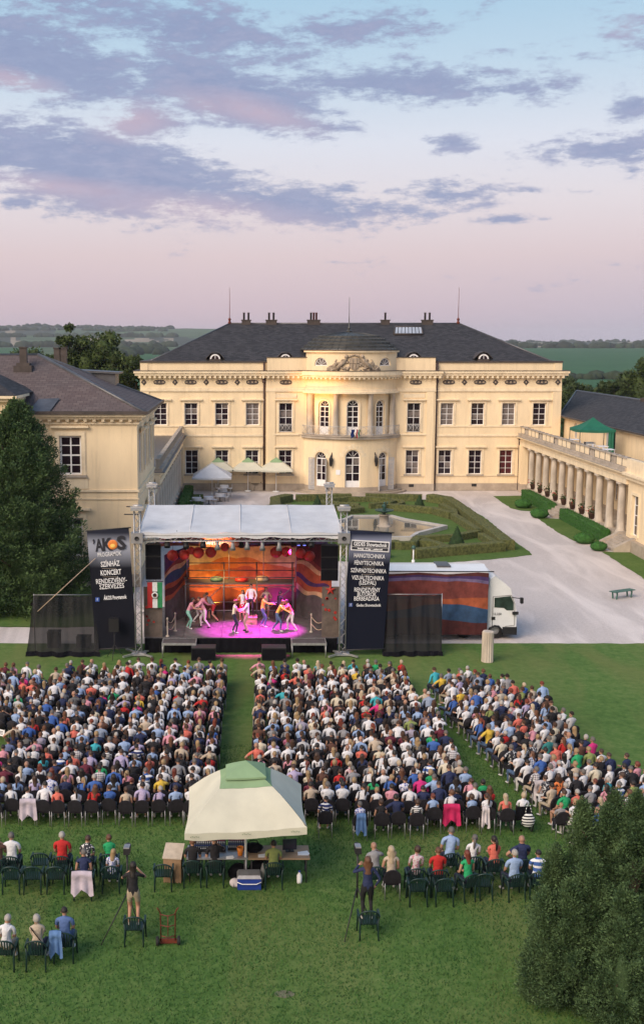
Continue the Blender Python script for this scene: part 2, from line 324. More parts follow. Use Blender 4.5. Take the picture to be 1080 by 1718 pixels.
def ground(name, stops, s1, s2, bump, speck=None, tracks=None, tf=.65):
    m, t, b, o = newmat(name); n, l = t.nodes, t.links
    tcn = n.new('ShaderNodeTexCoord')
    a = n.new('ShaderNodeTexNoise'); l.new(tcn.outputs['Object'], a.inputs[0]); a.inputs['Scale'].default_value = s1; a.inputs['Detail'].default_value = 6; a.inputs['Roughness'].default_value = .6
    c = n.new('ShaderNodeTexNoise'); l.new(tcn.outputs['Object'], c.inputs[0]); c.inputs['Scale'].default_value = s2; c.inputs['Detail'].default_value = 8; c.inputs['Roughness'].default_value = .75
    ad_ = n.new('ShaderNodeMath'); ad_.operation = 'MULTIPLY_ADD'; l.new(c.outputs[0], ad_.inputs[0]); ad_.inputs[1].default_value = .62
    m0 = n.new('ShaderNodeMath'); m0.operation = 'MULTIPLY'; l.new(a.outputs[0], m0.inputs[0]); m0.inputs[1].default_value = .38; l.new(m0.outputs[0], ad_.inputs[2])
    cr = n.new('ShaderNodeValToRGB'); l.new(ad_.outputs[0], cr.inputs[0]); e = cr.color_ramp.elements
    while len(e) < len(stops): e.new(.5)
    for x, (p, q) in zip(e, stops): x.position = p; x.color = (*q, 1)
    out = cr.outputs[0]
    def over(fac, colr):
        nonlocal out
        mx = n.new('ShaderNodeMix'); mx.data_type = 'RGBA'; l.new(fac, mx.inputs[0]); l.new(out, mx.inputs[6]); mx.inputs[7].default_value = (*colr, 1); out = mx.outputs[2]
    if speck:
        w = n.new('ShaderNodeTexNoise'); l.new(tcn.outputs['Object'], w.inputs[0]); w.inputs['Scale'].default_value = 9; w.inputs['Detail'].default_value = 3
        mr = n.new('ShaderNodeMapRange'); l.new(w.outputs[0], mr.inputs[0]); mr.inputs[1].default_value = .68; mr.inputs[2].default_value = .78; mr.inputs[4].default_value = .55; over(mr.outputs[0], speck)
    if tracks:
        mp = n.new('ShaderNodeMapping'); l.new(tcn.outputs['Object'], mp.inputs[0]); mp.inputs[3].default_value = (.22, .05, 1); mp.inputs[2].default_value = (0, 0, .25)
        w = n.new('ShaderNodeTexNoise'); l.new(mp.outputs[0], w.inputs[0]); w.inputs['Scale'].default_value = 1.6; w.inputs['Detail'].default_value = 6; w.inputs['Distortion'].default_value = 1.2
        mr = n.new('ShaderNodeMapRange'); l.new(w.outputs[0], mr.inputs[0]); mr.inputs[1].default_value = .46; mr.inputs[2].default_value = .66; mr.inputs[4].default_value = tf; over(mr.outputs[0], tracks)
    l.new(out, b.inputs['Base Color']); b.inputs['Roughness'].default_value = .95; b.inputs['Specular IOR Level'].default_value = .15
    bp = n.new('ShaderNodeBump'); bp.inputs['Strength'].default_value = bump; bp.inputs['Distance'].default_value = .12; l.new(c.outputs[0], bp.inputs['Height']); l.new(bp.outputs[0], b.inputs['Normal'])
    return m
GRASS = ground('lawn_grass', [(.34, (.040, .095, .020)), (.5, (.086, .160, .038)), (.64, (.150, .205, .064))], .11, 2.6, .4, (.22, .22, .1), (.165, .175, .06), .5)
GRASS_P = ground('parterre_turf', [(.36, (.055, .105, .022)), (.5, (.085, .145, .034)), (.64, (.125, .175, .05))], .3, 3.0, .5)
GRAVEL = ground('pale_gravel', [(.34, (.44, .39, .37)), (.5, (.54, .485, .465)), (.66, (.62, .565, .545))], .12, 6.0, .5, None, (.74, .67, .64), .8)
FIELD = ground('far_green_field', [(.36, (.028, .085, .035)), (.5, (.035, .105, .045)), (.64, (.05, .13, .05))], .006, .05, .1)

def leafmat(name, c0, c1, rough=.65, nscale=.7):
    m, t, b, o = newmat(name); n, l = t.nodes, t.links
    g = n.new('ShaderNodeNewGeometry'); tcn = n.new('ShaderNodeTexCoord')
    nz = n.new('ShaderNodeTexNoise'); l.new(tcn.outputs['Object'], nz.inputs[0]); nz.inputs['Scale'].default_value = nscale; nz.inputs['Detail'].default_value = 4
    ad_ = n.new('ShaderNodeMath'); ad_.operation = 'MULTIPLY_ADD'; l.new(g.outputs['Random Per Island'], ad_.inputs[0]); ad_.inputs[1].default_value = .5
    s2 = n.new('ShaderNodeMath'); s2.operation = 'MULTIPLY_ADD'; l.new(nz.outputs[0], s2.inputs[0]); s2.inputs[1].default_value = 1.4; s2.inputs[2].default_value = -.45; l.new(s2.outputs[0], ad_.inputs[2])
    cr = n.new('ShaderNodeValToRGB'); l.new(ad_.outputs[0], cr.inputs[0]); cr.color_ramp.elements[0].color = (*c0, 1); cr.color_ramp.elements[1].color = (*c1, 1); cr.color_ramp.elements[0].position = .1; cr.color_ramp.elements[1].position = .95
    l.new(cr.outputs[0], b.inputs['Base Color']); b.inputs['Roughness'].default_value = rough; b.inputs['Specular IOR Level'].default_value = .2
    return m
YEW = leafmat('dark_yew_needles', (.015, .042, .019), (.105, .17, .058))
JUNI = leafmat('juniper_needles', (.018, .046, .020), (.115, .185, .075), .7, 1.9)
OAK = leafmat('broad_leaves', (.014, .030, .010), (.075, .105, .028), .65, .35)
BELT = leafmat('tree_belt_leaves', (.018, .032, .012), (.06, .085, .025), .65, .08)
HEDGELEAF = leafmat('box_leaf_sprigs', (.045, .055, .016), (.25, .225, .085), .7, .8)
HEDGELEAF_G = leafmat('privet_leaf_sprigs', (.012, .06, .008), (.05, .16, .02), .7, .8)
GRASSBLADE = leafmat('grass_blades', (.021, .076, .018), (.076, .170, .042), .8, .5)
CONEHEDGE = Mt('dark_clipped_yew', (.022, .05, .014), .9, .35, 5, .9, 16, dark=(.008, .02, .006)); CONELEAF = leafmat('dark_yew_sprigs', (.010, .028, .008), (.05, .085, .022), .7, .8)
SCAF = Mt('dark_scaffold_steel', (.13, .13, .14), .5, .15, 5, metal=.4); FENCESTONE = Mt('grey_post_stone', (.17, .15, .14), .9, .15, 3)
KERB = Mt('pale_basin_kerb', (.50, .47, .44), .85, .12, 1.5, .2, 9)
# ------------------------------------------------------------------ terrain and far land
def struct(o): o['kind'] = 'structure'; return o
def sheet(name, pts, z, m, sub=0):
    fine = []
    for a, c in zip(pts, pts[1:]+pts[:1]):
        k = max(1, min(160, int(math.dist(a, c)/.45)))
        for j in range(k): x, y = a[0]+(c[0]-a[0])*j/k, a[1]+(c[1]-a[1])*j/k; fine.append((x+.10*nz2(x*1.1, y*1.1, 1)+.05*nz2(x*4, y*4, 2), y+.12*nz2(x*1.1, y*1.1, 5)+.05*nz2(x*4, y*4, 7)))
    mb = MB(); mb.add([(p[0], p[1], z) for p in fine], [tuple(range(len(fine)))]); o = struct(mb.build(name, m))
    if o.data.polygons[0].normal.z < 0: o.data.flip_normals()
    return o
STUBBLE = Mt('pale_stubble', (.30, .24, .17), .95, .2, .01)
WOODS = Mt('far_wooded_slope', (.026, .042, .022), .95, .35, .02, .0)
VINE = Mt('vineyard_green', (.055, .10, .035), .95, .25, .015)
def land_h(a, d):
    w = min(1, max(0, (a+.02)/.12)); w = w*w*(3-2*w)              # 0 on the wooded side, 1 on the field side
    def seg(t): return [(t[i], t[i+1]) for i in range(len(t)-1)]
    def lerp(tab, d):
        for (d0, z0), (d1, z1) in zip(tab, tab[1:]):
            if d < d1: t = max(0, (d-d0)/(d1-d0)); t = t*t*(3-2*t); return z0+(z1-z0)*t
        return tab[-1][1]
    l_ = lerp([(300, 0), (1300, 4), (1700, 8), (3600, 58), (5200, 56), (7500, 40)], d)
    r_ = lerp([(300, 0), (620, -2), (1750, 7.5), (2300, 9), (3600, 17.5), (5200, 22), (7500, 20)], d)
    bump_ = (nz2(a*9, d*.0009)*.9+nz2(a*31, d*.002, 4)*.5)*min(1, max(0, (d-1500)/1800))
    return (l_*(1+.14*bump_))*(1-w)+(r_+3.2*bump_)*w
mb = MB(); az_n, ds = 260, [130+8*i for i in range(10)]+[220*1.034**i for i in range(95)]
a0, a1 = -.55, .55
mb.v = [(math.sin(a0+(a1-a0)*i/az_n)*d, math.cos(a0+(a1-a0)*i/az_n)*d, land_h(a0+(a1-a0)*i/az_n, d)-.03) for d in ds for i in range(az_n+1)]
for j in range(len(ds)-1):
    for i in range(az_n):
        a = a0+(a1-a0)*(i+.5)/az_n; d = ds[j]; k = az_n+1
        n_ = nz2(a*14, d*.0011, 2)
        if a > .06: mi = 0 if d < 1750 else (3 if n_ > .12 and d < 3300 else 1 if n_ < -.05 else 2)
        else: mi = 0 if d < 560 else 1 if d < 620 else (0 if n_ > -.1 else 2) if d < 1700 else (2 if (n_ > .22 and d < 2600) else 3 if (.12 < n_ < .2 and 1900 < d < 3000) else 1)
        if -.16 < a < -.02 and 1500 < d < 3200: mi = 2 if n_ > -.3 else 1
        if -.14 < a < -.06 and 2150 < d < 2420 and nz2(a*40, d*.004) > -.05: mi = 3
        mb.f.append((j*k+i, j*k+i+1, (j+1)*k+i+1, (j+1)*k+i)); mb.m.append(mi); mb.sm.append(True)
struct(mb.build('hills', [FIELD, WOODS, VINE, STUBBLE]))
mb = MB(); mb.add([(x, y, -.035) for x, y in ((-160, -160), (160, -160), (160, 142), (-160, 142))], [(0, 1, 2, 3)])
struct(mb.build('ground', GRASS))
# the courtyard: pale gravel between the wings, a road behind the stage
sheet('gravel_courtyard', [(-40, 56.0), (-20, 56.25), (40, 56.0), (40, 78), (34, 80), (33.8, 120), (-12, 120), (-6.6, 83), (-6.6, 59.9), (-9, 59.6), (-40, 59.8)], -.02, GRAVEL)
sheet('lawn', [(-60, -14), (60, -14), (60, 56.05), (14, 56.3), (-1, 56.2), (-13, 56.3), (-60, 56.1)], -.012, GRASS)
sheet('side_lawn', [(-40, 59.9), (-9, 59.75), (-6.7, 60.1), (-6.6, 69.4), (-40, 69.4)], -.008, GRASS)
def zoom6(x, y): return G(560+x/3.176, 800+y/3.176)
PC = 11.4
ring = [(20.0, 107), (21.2, 104), (21.4, 97), (21.1, 88), (21.2, 82), (21.0, 80.6), (17.5, 78.9), (14.2, 77.7)]
ring = ring+[(2*PC-x, y) for x, y in ring[::-1]]+[(2*PC-18, 110), (PC, 111), (18, 110)]
sheet('parterre_lawn', ring, -.006, GRASS_P)
for pts in ([(25.2, 112.5), (25.0, 104), (25.6, 102.6), (27.0, 102), (28.7, 101.2), (28.7, 113)], [(25.9, 98.3), (25.6, 90), (25.8, 86.6), (26.6, 85.4), (28.7, 85.2), (28.7, 97.4)], [(26.5, 82), (26.2, 72), (26.4, 58), (40, 58), (40, 81), (31.5, 81.2)]):
    sheet('strip_lawn', pts, -.004, GRASS_P)

# ------------------------------------------------------------------ walls with openings
def wall(mb, u0, u1, z0, z1, ops, fn, depth=.22, mi=0, du=99, rmi=None):
    rmi = mi if rmi is None else rmi
    us = {u0, u1}; zs = {z0, z1}
    for o in ops: us |= {o[0], o[1]}; zs |= {o[2], o[3]}
    us = sorted(us); zs = sorted(zs)
    k = 1
    fine = [us[0]]
    for a, b in zip(us, us[1:]):
        n = max(1, math.ceil((b-a)/du)); fine += [a+(b-a)*(i+1)/n for i in range(n)]
    us = fine
    for a, b in zip(us, us[1:]):
        for c, d in zip(zs, zs[1:]):
            if any(o[0]-1e-6 <= a and b <= o[1]+1e-6 and o[2]-1e-6 <= c and d <= o[3]+1e-6 for o in ops): continue
            mb.quad(fn(a, c, 0), fn(b, c, 0), fn(b, d, 0), fn(a, d, 0), mi=mi)
    for o in ops:
        a, b, c, d = o[:4]; r = (b-a)/2; m = (a+b)/2
        if len(o) > 4 and o[4]:
            rz = r if o[4] is True else o[4]; arc = [(m+r*math.cos(PI-PI*i/12), d-rz+rz*math.sin(PI*i/12)) for i in range(13)]
            for (p, q), (p2, q2) in zip(arc, arc[1:]): mb.quad(fn(p, q, 0), fn(p2, q2, 0), fn(p2, d, 0), fn(p, d, 0), mi=mi)
            out = [(a, c)]+arc+[(b, c)]
        else: out = [(a, c), (a, d), (b, d), (b, c)]
        for (p, q), (p2, q2) in zip(out, out[1:]+out[:1]): mb.quad(fn(p, q, 0), fn(p, q, depth), fn(p2, q2, depth), fn(p2, q2, 0), mi=rmi)
def uv_roof(o):
    me = o.data; uv = me.uv_layers.new(name='UVMap'); 
    for p in me.polygons:
        n = p.normal; u = Vector((0, 0, 1)).cross(n)
        u = Vector((1, 0, 0)) if u.length < .01 else u.normalized(); v = n.cross(u)
        for li in p.loop_indices:
            c = me.vertices[me.loops[li].vertex_index].co; uv.data[li].uv = (c.dot(u), c.dot(v))
    return o

# windows: meshes made once per size, shared by every window of that size
_wm = {}
def window(parent, loc, rz, w, h, cols=2, rows=(.25, .5, .75), arch=0, gl=None, surround=.16, hood=None, sill=None, panes=True, thick=.07, mid=True, door=0, name='window', hood_z=.28, keystone=False):
    gl = gl or GLASS; key = (w, h, cols, rows, arch, surround, hood, sill, thick, door)
    if key not in _wm:
        fr = MB(); t = thick; r = w/2
        fr.box(-r, -r+t, 0, .09, 0, h-(r if arch else 0)); fr.box(r-t, r, 0, .09, 0, h-(r if arch else 0)); fr.box(-r+t, r-t, 0, .09, 0, t+door)
        ht = h-r if arch else h
        fr.box(-r+t, r-t, 0, .085, ht-t, ht)
        for i in range(1, cols):
            x = -r+w*i/cols; b = t*.75 if (cols == 2 or i*2 == cols) else t*.4; fr.box(x-b/2, x+b/2, .006, .08, t+door, ht-t)
        for q in rows:
            b = t*.8 if q == .5 or (len(rows) > 2 and q == rows[len(rows)//2]) else t*.5; z = door+(ht-door)*q; fr.box(-r+t, r-t, .010, .078, z-b/2, z+b/2)
        if arch:
            for i in range(12):
                a, b = PI*i/12, PI*(i+1)/12
                P = [(q*math.cos(s_), y, ht+q*math.sin(s_)) for y in (0, .09) for s_ in (a, b) for q in (r-t, r)]
                fr.add(P, [(0, 1, 3, 2), (4, 6, 7, 5), (1, 5, 7, 3), (0, 2, 6, 4)])
            for a in (PI/4, PI/2, PI*3/4): fr.tube((.1*math.cos(a), .04, ht+.1*math.sin(a)), ((r-t)*math.cos(a), .04, ht+(r-t)*math.sin(a)), t*.28, 4)
            fr.lathe([(r*.36, -.0), (r*.42, 0)], (0, .04, 0), 2, a0=0, a1=.01)
        su = MB()
        if surround:
            s_ = surround; ht2 = h-(r if arch else 0)
            for a, b, y in ((r+.012, r+s_, -.07), (r+s_, r+s_+.06, -.035)):
                z1 = ht2 if arch else h+(a-r)
                su.box(-b, -a, y, .02, 0, z1); su.box(a, b, y, .02, 0, z1)
                if not arch: su.box(-b, b, y-.003, .02, h+(a-r), h+(b-r))
                else:
                    for i in range(14):
                        p, q = PI*i/14, PI*(i+1)/14
                        P = [(e*math.cos(t_), yy, ht2+e*math.sin(t_)) for yy in (y, .02) for t_ in (p, q) for e in (a, b)]
                        su.add(P, [(0, 1, 3, 2), (4, 6, 7, 5), (1, 5, 7, 3), (0, 2, 6, 4)])
        ho = MB()
        if hood:
            hw = hood/2; z = h+hood_z
            ho.box(-hw+.12, hw-.12, -.14, .01, z-.06, z); ho.box(-hw, hw, -.26, .01, z, z+.10); ho.box(-hw+.02, hw-.02, -.24, .01, z+.10, z+.14)
        si = MB()
        if sill: si.box(-sill/2, sill/2, -.17, .015, -.14, -.005)
        if door:
            fr.box(-r+t, r-t, .012, .07, t, door+t); 
            for i in range(cols): x0 = -r+t+(w-2*t)*i/cols; fr.box(x0+.06, x0+(w-2*t)/cols-.06, -.012, .02, .18, door-.08)
        gm = []
        xs = [-r+w*i/cols for i in range(cols+1)]; zq = [0]+list(rows)+[1]
        for i in range(cols):
            for j in range(len(zq)-1):
                x0, x1 = xs[i]+t*.3, xs[i+1]-t*.3; z0, z1 = door+(ht-door)*zq[j]+t*.2, door+(ht-door)*zq[j+1]-t*.2
                m = MB(); m.box(-(x1-x0)/2, (x1-x0)/2, 0, .012, 0, z1-z0); gm.append((m, ((x0+x1)/2, .05, z0)))
        if arch:
            m = MB(); P = [((r-t*.5)*math.cos(PI*i/12), 0, (r-t*.5)*math.sin(PI*i/12)) for i in range(13)]; m.add(P+[(x, .012, z) for x, y, z in P], [tuple(range(13))[::-1], tuple(range(13, 26))]); gm.append((m, (0, .05, ht)))
        _wm[key] = [fr.mesh('window_frame', WHITEPAINT), su.mesh('surround', STUCCO_L) if surround else None, ho.mesh('hood', STUCCO_L) if hood else None, si.mesh('sill', STONE) if sill else None, [(m.v, m.f, p) for m, p in gm], {}]
    fr, su, ho, si, gm, cache = _wm[key]
    wobj = link(name, fr, parent, loc=loc, rz=rz)
    if su: link('surround', su, wobj, loc=(0, -.20, 0))
    if ho: link('hood', ho, wobj, loc=(0, -.20, 0))
    if si: link('sill', si, wobj, loc=(0, -.20, 0))
    for i, (v, f, p) in enumerate(gm):
        g_ = gl[i % len(gl)] if isinstance(gl, list) else gl
        k = (i, g_.name)
        if k not in cache:
            me = bpy.data.meshes.new('pane'); me.from_pydata(v, [], f); me.materials.append(g_); cache[k] = me
        link('pane', cache[k], wobj, loc=p)
    return wobj

# ------------------------------------------------------------------ the palace
Y0 = G(590, 823).y; YB = Y0+21
pal = thing('palace', 'wide two-storey cream palace with grey hipped roof and domed central bow', 'palace', (11.35, Y0, 0))
def wx(px, Y=None): return AT(px, 700, Y or Y0)[0]
def wz(py, Y=None): return AT(590, py, Y or Y0)[1]
XL, XR = wx(235.8), wx(940); RL, RR = wx(446), wx(729); YR = Y0-.4      # the middle part stands forward
zc0, zc1, zp1, zpm = wz(633.6), wz(622), wz(608), wz(599.6)
PX0 = pal.location
def lp(x, y, z): return (x-PX0.x, y-PX0.y, z)
ops, wins = [], []
def addw(px, py0, py1, w, Y, gl, **kw):
    x, z0, z1 = wx(px, Y), wz(py1, Y), wz(py0, Y); (opsr if Y < Y0-.1 else ops).append((x-w/2, x+w/2, z0, z1)); wins.append((x, Y+.2, z0, w, round(z1-z0, 3), gl, kw))
opsr = []
GC, GR_ = GLASS_C, GLASS_R
for px, g_ in ((269, GLASS), (320.6, [GLASS, GLASS, GC, GLASS]), (372, [GLASS, GC, GLASS]), (423.4, GC), (749.6, GC), (801, [GLASS, GLASS_C, GLASS, GLASS]), (852.7, GC), (904.4, GLASS)):
    addw(px, 676, 713, 1.34, Y0, g_, hood=2.3, surround=.17)
for px, g_ in ((321, GLASS), (372, [GLASS, GC, GLASS, GLASS]), (423, GLASS), (748, [GLASS, GLASS, GC]), (799, GLASS), (851, GR_)):
    addw(px, 755, 795.5, 1.34, Y0, g_, hood=2.15, surround=.17, sill=1.8)
for px in (479.3, 694): addw(px, 676, 725, 1.36, YR, [GLASS, GLASS, GC, GLASS], hood=2.3, surround=.17, rows=(.25, .5, .75))
for px, g_ in ((479, GLASS), (693, [GLASS, GC, GC])): addw(px, 755, 795.5, 1.34, YR, g_, hood=2.15, surround=.17, sill=1.8)
mb = MB(); zpl = wz(810.6)
flat = lambda Y: (lambda u, z, d: (u, Y+d, z))
wall(mb, XL, RL, zpl, zc0, [o for o in ops if o[0] < RL], flat(Y0)); wall(mb, RR, XR, zpl, zc0, [o for o in ops if o[0] > RR], flat(Y0))
BL, BR = wx(509), wx(666); BX = (BL+BR)/2
wall(mb, RL, BL+.3, zpl, zc0, [o for o in opsr if o[0] < BX], flat(YR)); wall(mb, BR-.3, RR, zpl, zc0, [o for o in opsr if o[0] > BX], flat(YR))
for x, d in ((RL, -1), (RR, 1)): mb.quad((x, YR, zpl), (x, Y0+.3, zpl), (x, Y0+.3, zc0), (x, YR, zc0))
mb.quad((XL, Y0, zpl), (XL, YB, zpl), (XL, YB, zc0), (XL, Y0, zc0)); mb.quad((XR, Y0, zpl), (XR, YB, zpl), (XR, YB, zc0), (XR, Y0, zc0)); mb.quad((XL, YB, 0), (XR, YB, 0), (XR, YB, zc0), (XL, YB, zc0))
# pilasters and panels framing the middle part, corner pilasters
for a, b in ((RL+.18, RL+.95), (RR-.95, RR-.18)): mb.box(a, b, YR-.09, YR+.02, zpl, wz(657))
for a, b in ((XL, XL+.9), (XR-.9, XR)): mb.box(a, b, Y0-.09, Y0+.02, zpl, wz(657))
mb.build('wall', STUCCO, pal, off=True)
for (x, y, z, w, h, gl, kw) in wins: window(pal, lp(x, y, z), 0, w, h, gl=gl, **kw)
mb = MB()
for a, b, Y in ((XL-.06, RL, Y0), (RR, XR+.06, Y0), (RL-.02, BL+.2, YR), (BR-.2, RR+.02, YR)): mb.box(a, b, Y-.10, Y+.05, 0, zpl)
mb.each('plinth', PLINTH, pal, True)
mb = MB(); segs = ((XL, RL, Y0), (RR, XR, Y0), (RL, BL+.1, YR), (BR-.1, RR, YR))
for a, b, Y in segs[:2]:
    mb.box(a, b, Y-.07, Y+.03, wz(716), wz(713.6)); mb.box(a, b, Y-.10, Y+.03, wz(732), wz(729.5)); mb.box(a, b, Y-.04, Y+.03, wz(729.4), wz(728)); mb.box(a, b, Y-.07, Y+.03, wz(798.5), wz(796.7))
for a, b, Y in segs[2:]:
    x = wx(479.5 if a < BX else 693.5, YR); mb.box(x-1.35, x+1.35, Y-.12, Y+.03, wz(729.5), wz(727)); mb.box(x-1.2, x+1.2, Y-.1, Y+.03, wz(798.5), wz(796.7)); mb.box(x-1.1, x+1.1, Y-.06, Y+.03, wz(667), wz(658.5)-.12)
for a, b, Y in segs: mb.box(a, b, Y-.12, Y+.03, wz(656.5), wz(653.8)); mb.box(a, b, Y-.06, Y+.03, wz(653.7), wz(650.5))
mb.each('string_course', STUCCO_L, pal, True)
# cornice: stacked slabs all round, lined with modillions
mb = MB(); dk = MB()
def slabs(x0, x1, y0, y1, e):
    h = (zc1-zc0)/3
    mb.box(x0-.22, x1+.22, y0-.22, y1, zc0+e, zc0+h+e); mb.box(x0-.5, x1+.5, y0-.5, y1, zc0+h+e, zc0+2*h+e); mb.box(x0-.62, x1+.62, y0-.62, y1, zc0+2*h+e, zc1+e)
    dk.box(x0-.66, x1+.66, y0-.66, y1, zc1+e, zc1+.05+e)
slabs(XL, XR, Y0, YB+.5, 0); slabs(RL, RR, YR, Y0+2, .004)
mb.build('cornice', STUCCO_L, pal, off=True)
mb = MB()
for a, b, Y in ((XL, RL-.6, Y0), (RR+.6, XR, Y0), (RL-.3, BL-.6, YR), (BR+.6, RR+.3, YR)):
    n = int((b-a)/.5)
    for i in range(n+1): x = a+(b-a)*i/n; mb.box(x-.11, x+.11, Y-.46, Y-.2, zc0-.03, zc0+(zc1-zc0)/3-.002)
mb.build('modillions', STUCCO_L, pal, 'stuff', off=True)
# parapet and its caps
mb = MB(); mb.box(XL+.05, XR-.05, Y0+.12, YB-.1, zc1+.04, zp1); mb.box(RL+.1, RR-.1, YR+.1, Y0+.9, zc1+.044, zpm)
for a in (XL+.02, XR-.8): mb.box(a, a+.78, Y0+.06, Y0+.3, zc1+.042, zp1-.004)
mb.build('parapet', STUCCO, pal, off=True)
dk.box(XL-.05, XR+.05, Y0-.02, YB, zp1, zp1+.16); dk.box(RL+.02, RR-.02, YR+.02, Y0+1.0, zpm, zpm+.07)
dk.build('sheet_capping', DARKTRIM, pal, off=True)
# the roof
YG = Y0+10.4; zr0 = zp1+.14; xa, xb = wx(252), wx(923); (xr0, zrg), (xr1, _) = AT(385, 542.5, YG), AT(770, 542.5, YG)
mb = MB(); A = [(xa, Y0+.5, zr0), (xb, Y0+.5, zr0), (xb, YB-.5, zr0), (xa, YB-.5, zr0), (xr0, YG, zrg), (xr1, YG, zrg)]
mb.add(A, [(0, 1, 5, 4), (1, 2, 5), (2, 3, 4, 5), (3, 0, 4)])
roof = uv_roof(mb.build('roof', SLATE, pal, off=True))
mb = MB(); mb.tube(A[4], A[5], .11, 6)
for i, j in ((0, 4), (3, 4), (1, 5), (2, 5)): mb.tube(A[i], A[j], .09, 6)
mb.build('ridge_capping', ZINC, roof)
roof.children[-1].location = -roof.parent.location
def chim(px, nf, wpx, red=False):
    x, _ = AT(px, 540, YG); w = wpx/15.0
    b = MB(); b.box(-w/2, w/2, -.35, .35, -.5, .32); b.box(-w/2-.07, w/2+.07, -.42, .42, .32, .42)
    o = b.build('chimney', DARKTRIM, roof, loc=(x-PX0.x, YG-PX0.y, zrg))
    for i in range(nf):
        f = MB(); f.lathe([(.001, .4), (.11, .4), (.11, 1.12), (.14, 1.13), (.14, 1.2), (.001, 1.2)], n=8); f.build('flue', RUST if red and i else DARKTRIM, o, loc=((i-(nf-1)/2)*(.5 if nf == 2 else .3), 0, 0))
for a in ((413, 2, 15), (455, 2, 18), (526, 3, 21, True), (646, 1, 14), (716.5, 2, 18)): chim(*a)
def slope_pt(px, py, off=0):       # the spot of the front roof slope seen there
    r = ray(px, py); n = Vector((0, -(zrg-zr0), YG-Y0-.5)).normalized(); p0 = Vector((0, Y0+.5, zr0)); o_ = Vector((0, 0, H)); t = (p0-o_).dot(n)/r.dot(n); return o_+r*t
for px in (361, 478.5, 692.6, 809.5):
    p = slope_pt(px, 603); b = MB(); r_ = .62
    b.box(-.72, .72, -.5, 1.1, -.3, .08)
    pr = [(r_*1.12*math.cos(PI*i/10), r_*1.12*math.sin(PI*i/10)) for i in range(11)]
    b.add([(x, y, z+.08) for y in (-.5, 1.6) for x, z in pr], [(i, i+1, 12+i, 11+i) for i in range(10)]+[tuple(range(11))[::-1]], 0, False)
    # swept roof of the dormer
    sw = [(-1.15, .0), (-.8, .38), (-.45, .72), (0, .86), (.45, .72), (.8, .38), (1.15, 0)]
    b.add([(x, y, z+.1) for y in (-.56, 1.9) for x, z in sw]+[(x, y, z+.17) for y in (-.56, 1.9) for x, z in sw], [(i, 7+i, 8+i, i+1) for i in range(6)]+[(14+i, 15+i, 22+i, 21+i) for i in range(6)]+[(i, i+1, 15+i, 14+i) for i in range(6)])
    d = b.build('dormer', DARKTRIM, roof, loc=(p.x-PX0.x, p.y-PX0.y, p.z)); d.scale = (.84, .84, .8)
    b = MB()
    for i in range(10):
        a, c = PI*i/10, PI*(i+1)/10; P = [(q*math.cos(t_), y, .08+q*math.sin(t_)) for y in (-.57, -.5) for t_ in (a, c) for q in (.46, .62)]; b.add(P, [(0, 1, 3, 2), (1, 5, 7, 3), (0, 2, 6, 4)])
    b.box(-.03, .03, -.55, -.5, .1, .5); b.build('window_frame', WHITEPAINT, d)
    b = MB(); b.add([(.46*math.cos(PI*i/10), -.52, .08+.46*math.sin(PI*i/10)) for i in range(11)], [tuple(range(11))[::-1]]); b.build('pane', GLASS, d)
c_ = [slope_pt(*q) for q in ((661, 562), (709, 562), (707, 550), (662.5, 550))]; b = MB(); nrm = Vector((0, -(zrg-zr0), YG-Y0-.5)).normalized()
for i in range(4):
    p, q = c_[i]+nrm*.12, c_[(i+1) % 4]+nrm*.12; b.tube(p, q, .10, 4)
o = b.build('skylight', DARKTRIM, roof); o.location = -PX0
SKYGL = Mt('skylight_glass', (.42, .45, .5), .25, .1, .6, spec=.6)
for i in range(8):
    f = lambda t, a, b_: a.lerp(b_, t)
    t0, t1 = i/8+.012, (i+1)/8-.012; b = MB(); P = [f(t0, c_[0], c_[1]), f(t1, c_[0], c_[1]), f(t1, c_[3], c_[2]), f(t0, c_[3], c_[2])]; P = [p+nrm*.14 for p in P]+[p+nrm*.10 for p in P]
    b.add(P, [(0, 1, 2, 3), (0, 4, 5, 1), (2, 6, 7, 3)]); b.build('pane', SKYGL, o)
for px, t, Y, zb in ((385, 482, YG, zrg), (770, 482, YG, zrg)):
    x, z = AT(px, t, Y); b = MB(); b.path([(x, Y, zb-.1), (x, Y, zb+.8), (x, Y, z)], [.05, .04, .02], 5); b.ball((x, Y, zb+.45), .17, 8, 6); b.lathe([(.16, 0), (.2, .1), (.06, .4)], (x, Y, zb-.02), 8)
    b.build('lightning_rod', RUST, pal, off=True)
# ovals and diamonds in the frieze
ov = MB(); n = 16
P = [(.62*math.copysign(abs(math.cos(2*PI*i/n))**.7, math.cos(2*PI*i/n)), .24*math.copysign(abs(math.sin(2*PI*i/n))**.8, math.sin(2*PI*i/n))) for i in range(n)]
ov.add([(x, -.03, z) for x, z in P]+[(x, .02, z) for x, z in P], [tuple(range(n)), *[(i, n+i, n+(i+1) % n, (i+1) % n) for i in range(n)]])
for x in (-.38, 0, .38): ov.ball((x, -.03, 0), .12, 8, 4, 1, (1.2, .35, .8))
om = ov.mesh('oval_grille', [DARKTRIM, RELIEF])
dm_ = MB(); dm_.add([(.3, -.03, 0), (0, -.03, .33), (-.3, -.03, 0), (0, -.03, -.33), (0, -.08, 0)], [(0, 1, 4), (1, 2, 4), (2, 3, 4), (3, 0, 4)]); dm_.ball((0, -.05, 0), .1, 6, 4, 1, (1, .5, 1)); dmm = dm_.mesh('diamond_rosette', [DARKTRIM, RELIEF])
zf = wz(641)
for px in (268, 320, 372, 423, 751, 803, 854.5, 906.5): link('oval_grille', om, pal, loc=lp(wx(px), Y0-.01, zf))
for px in (479, 696): link('oval_grille', om, pal, loc=lp(wx(px, YR), YR-.01, zf))
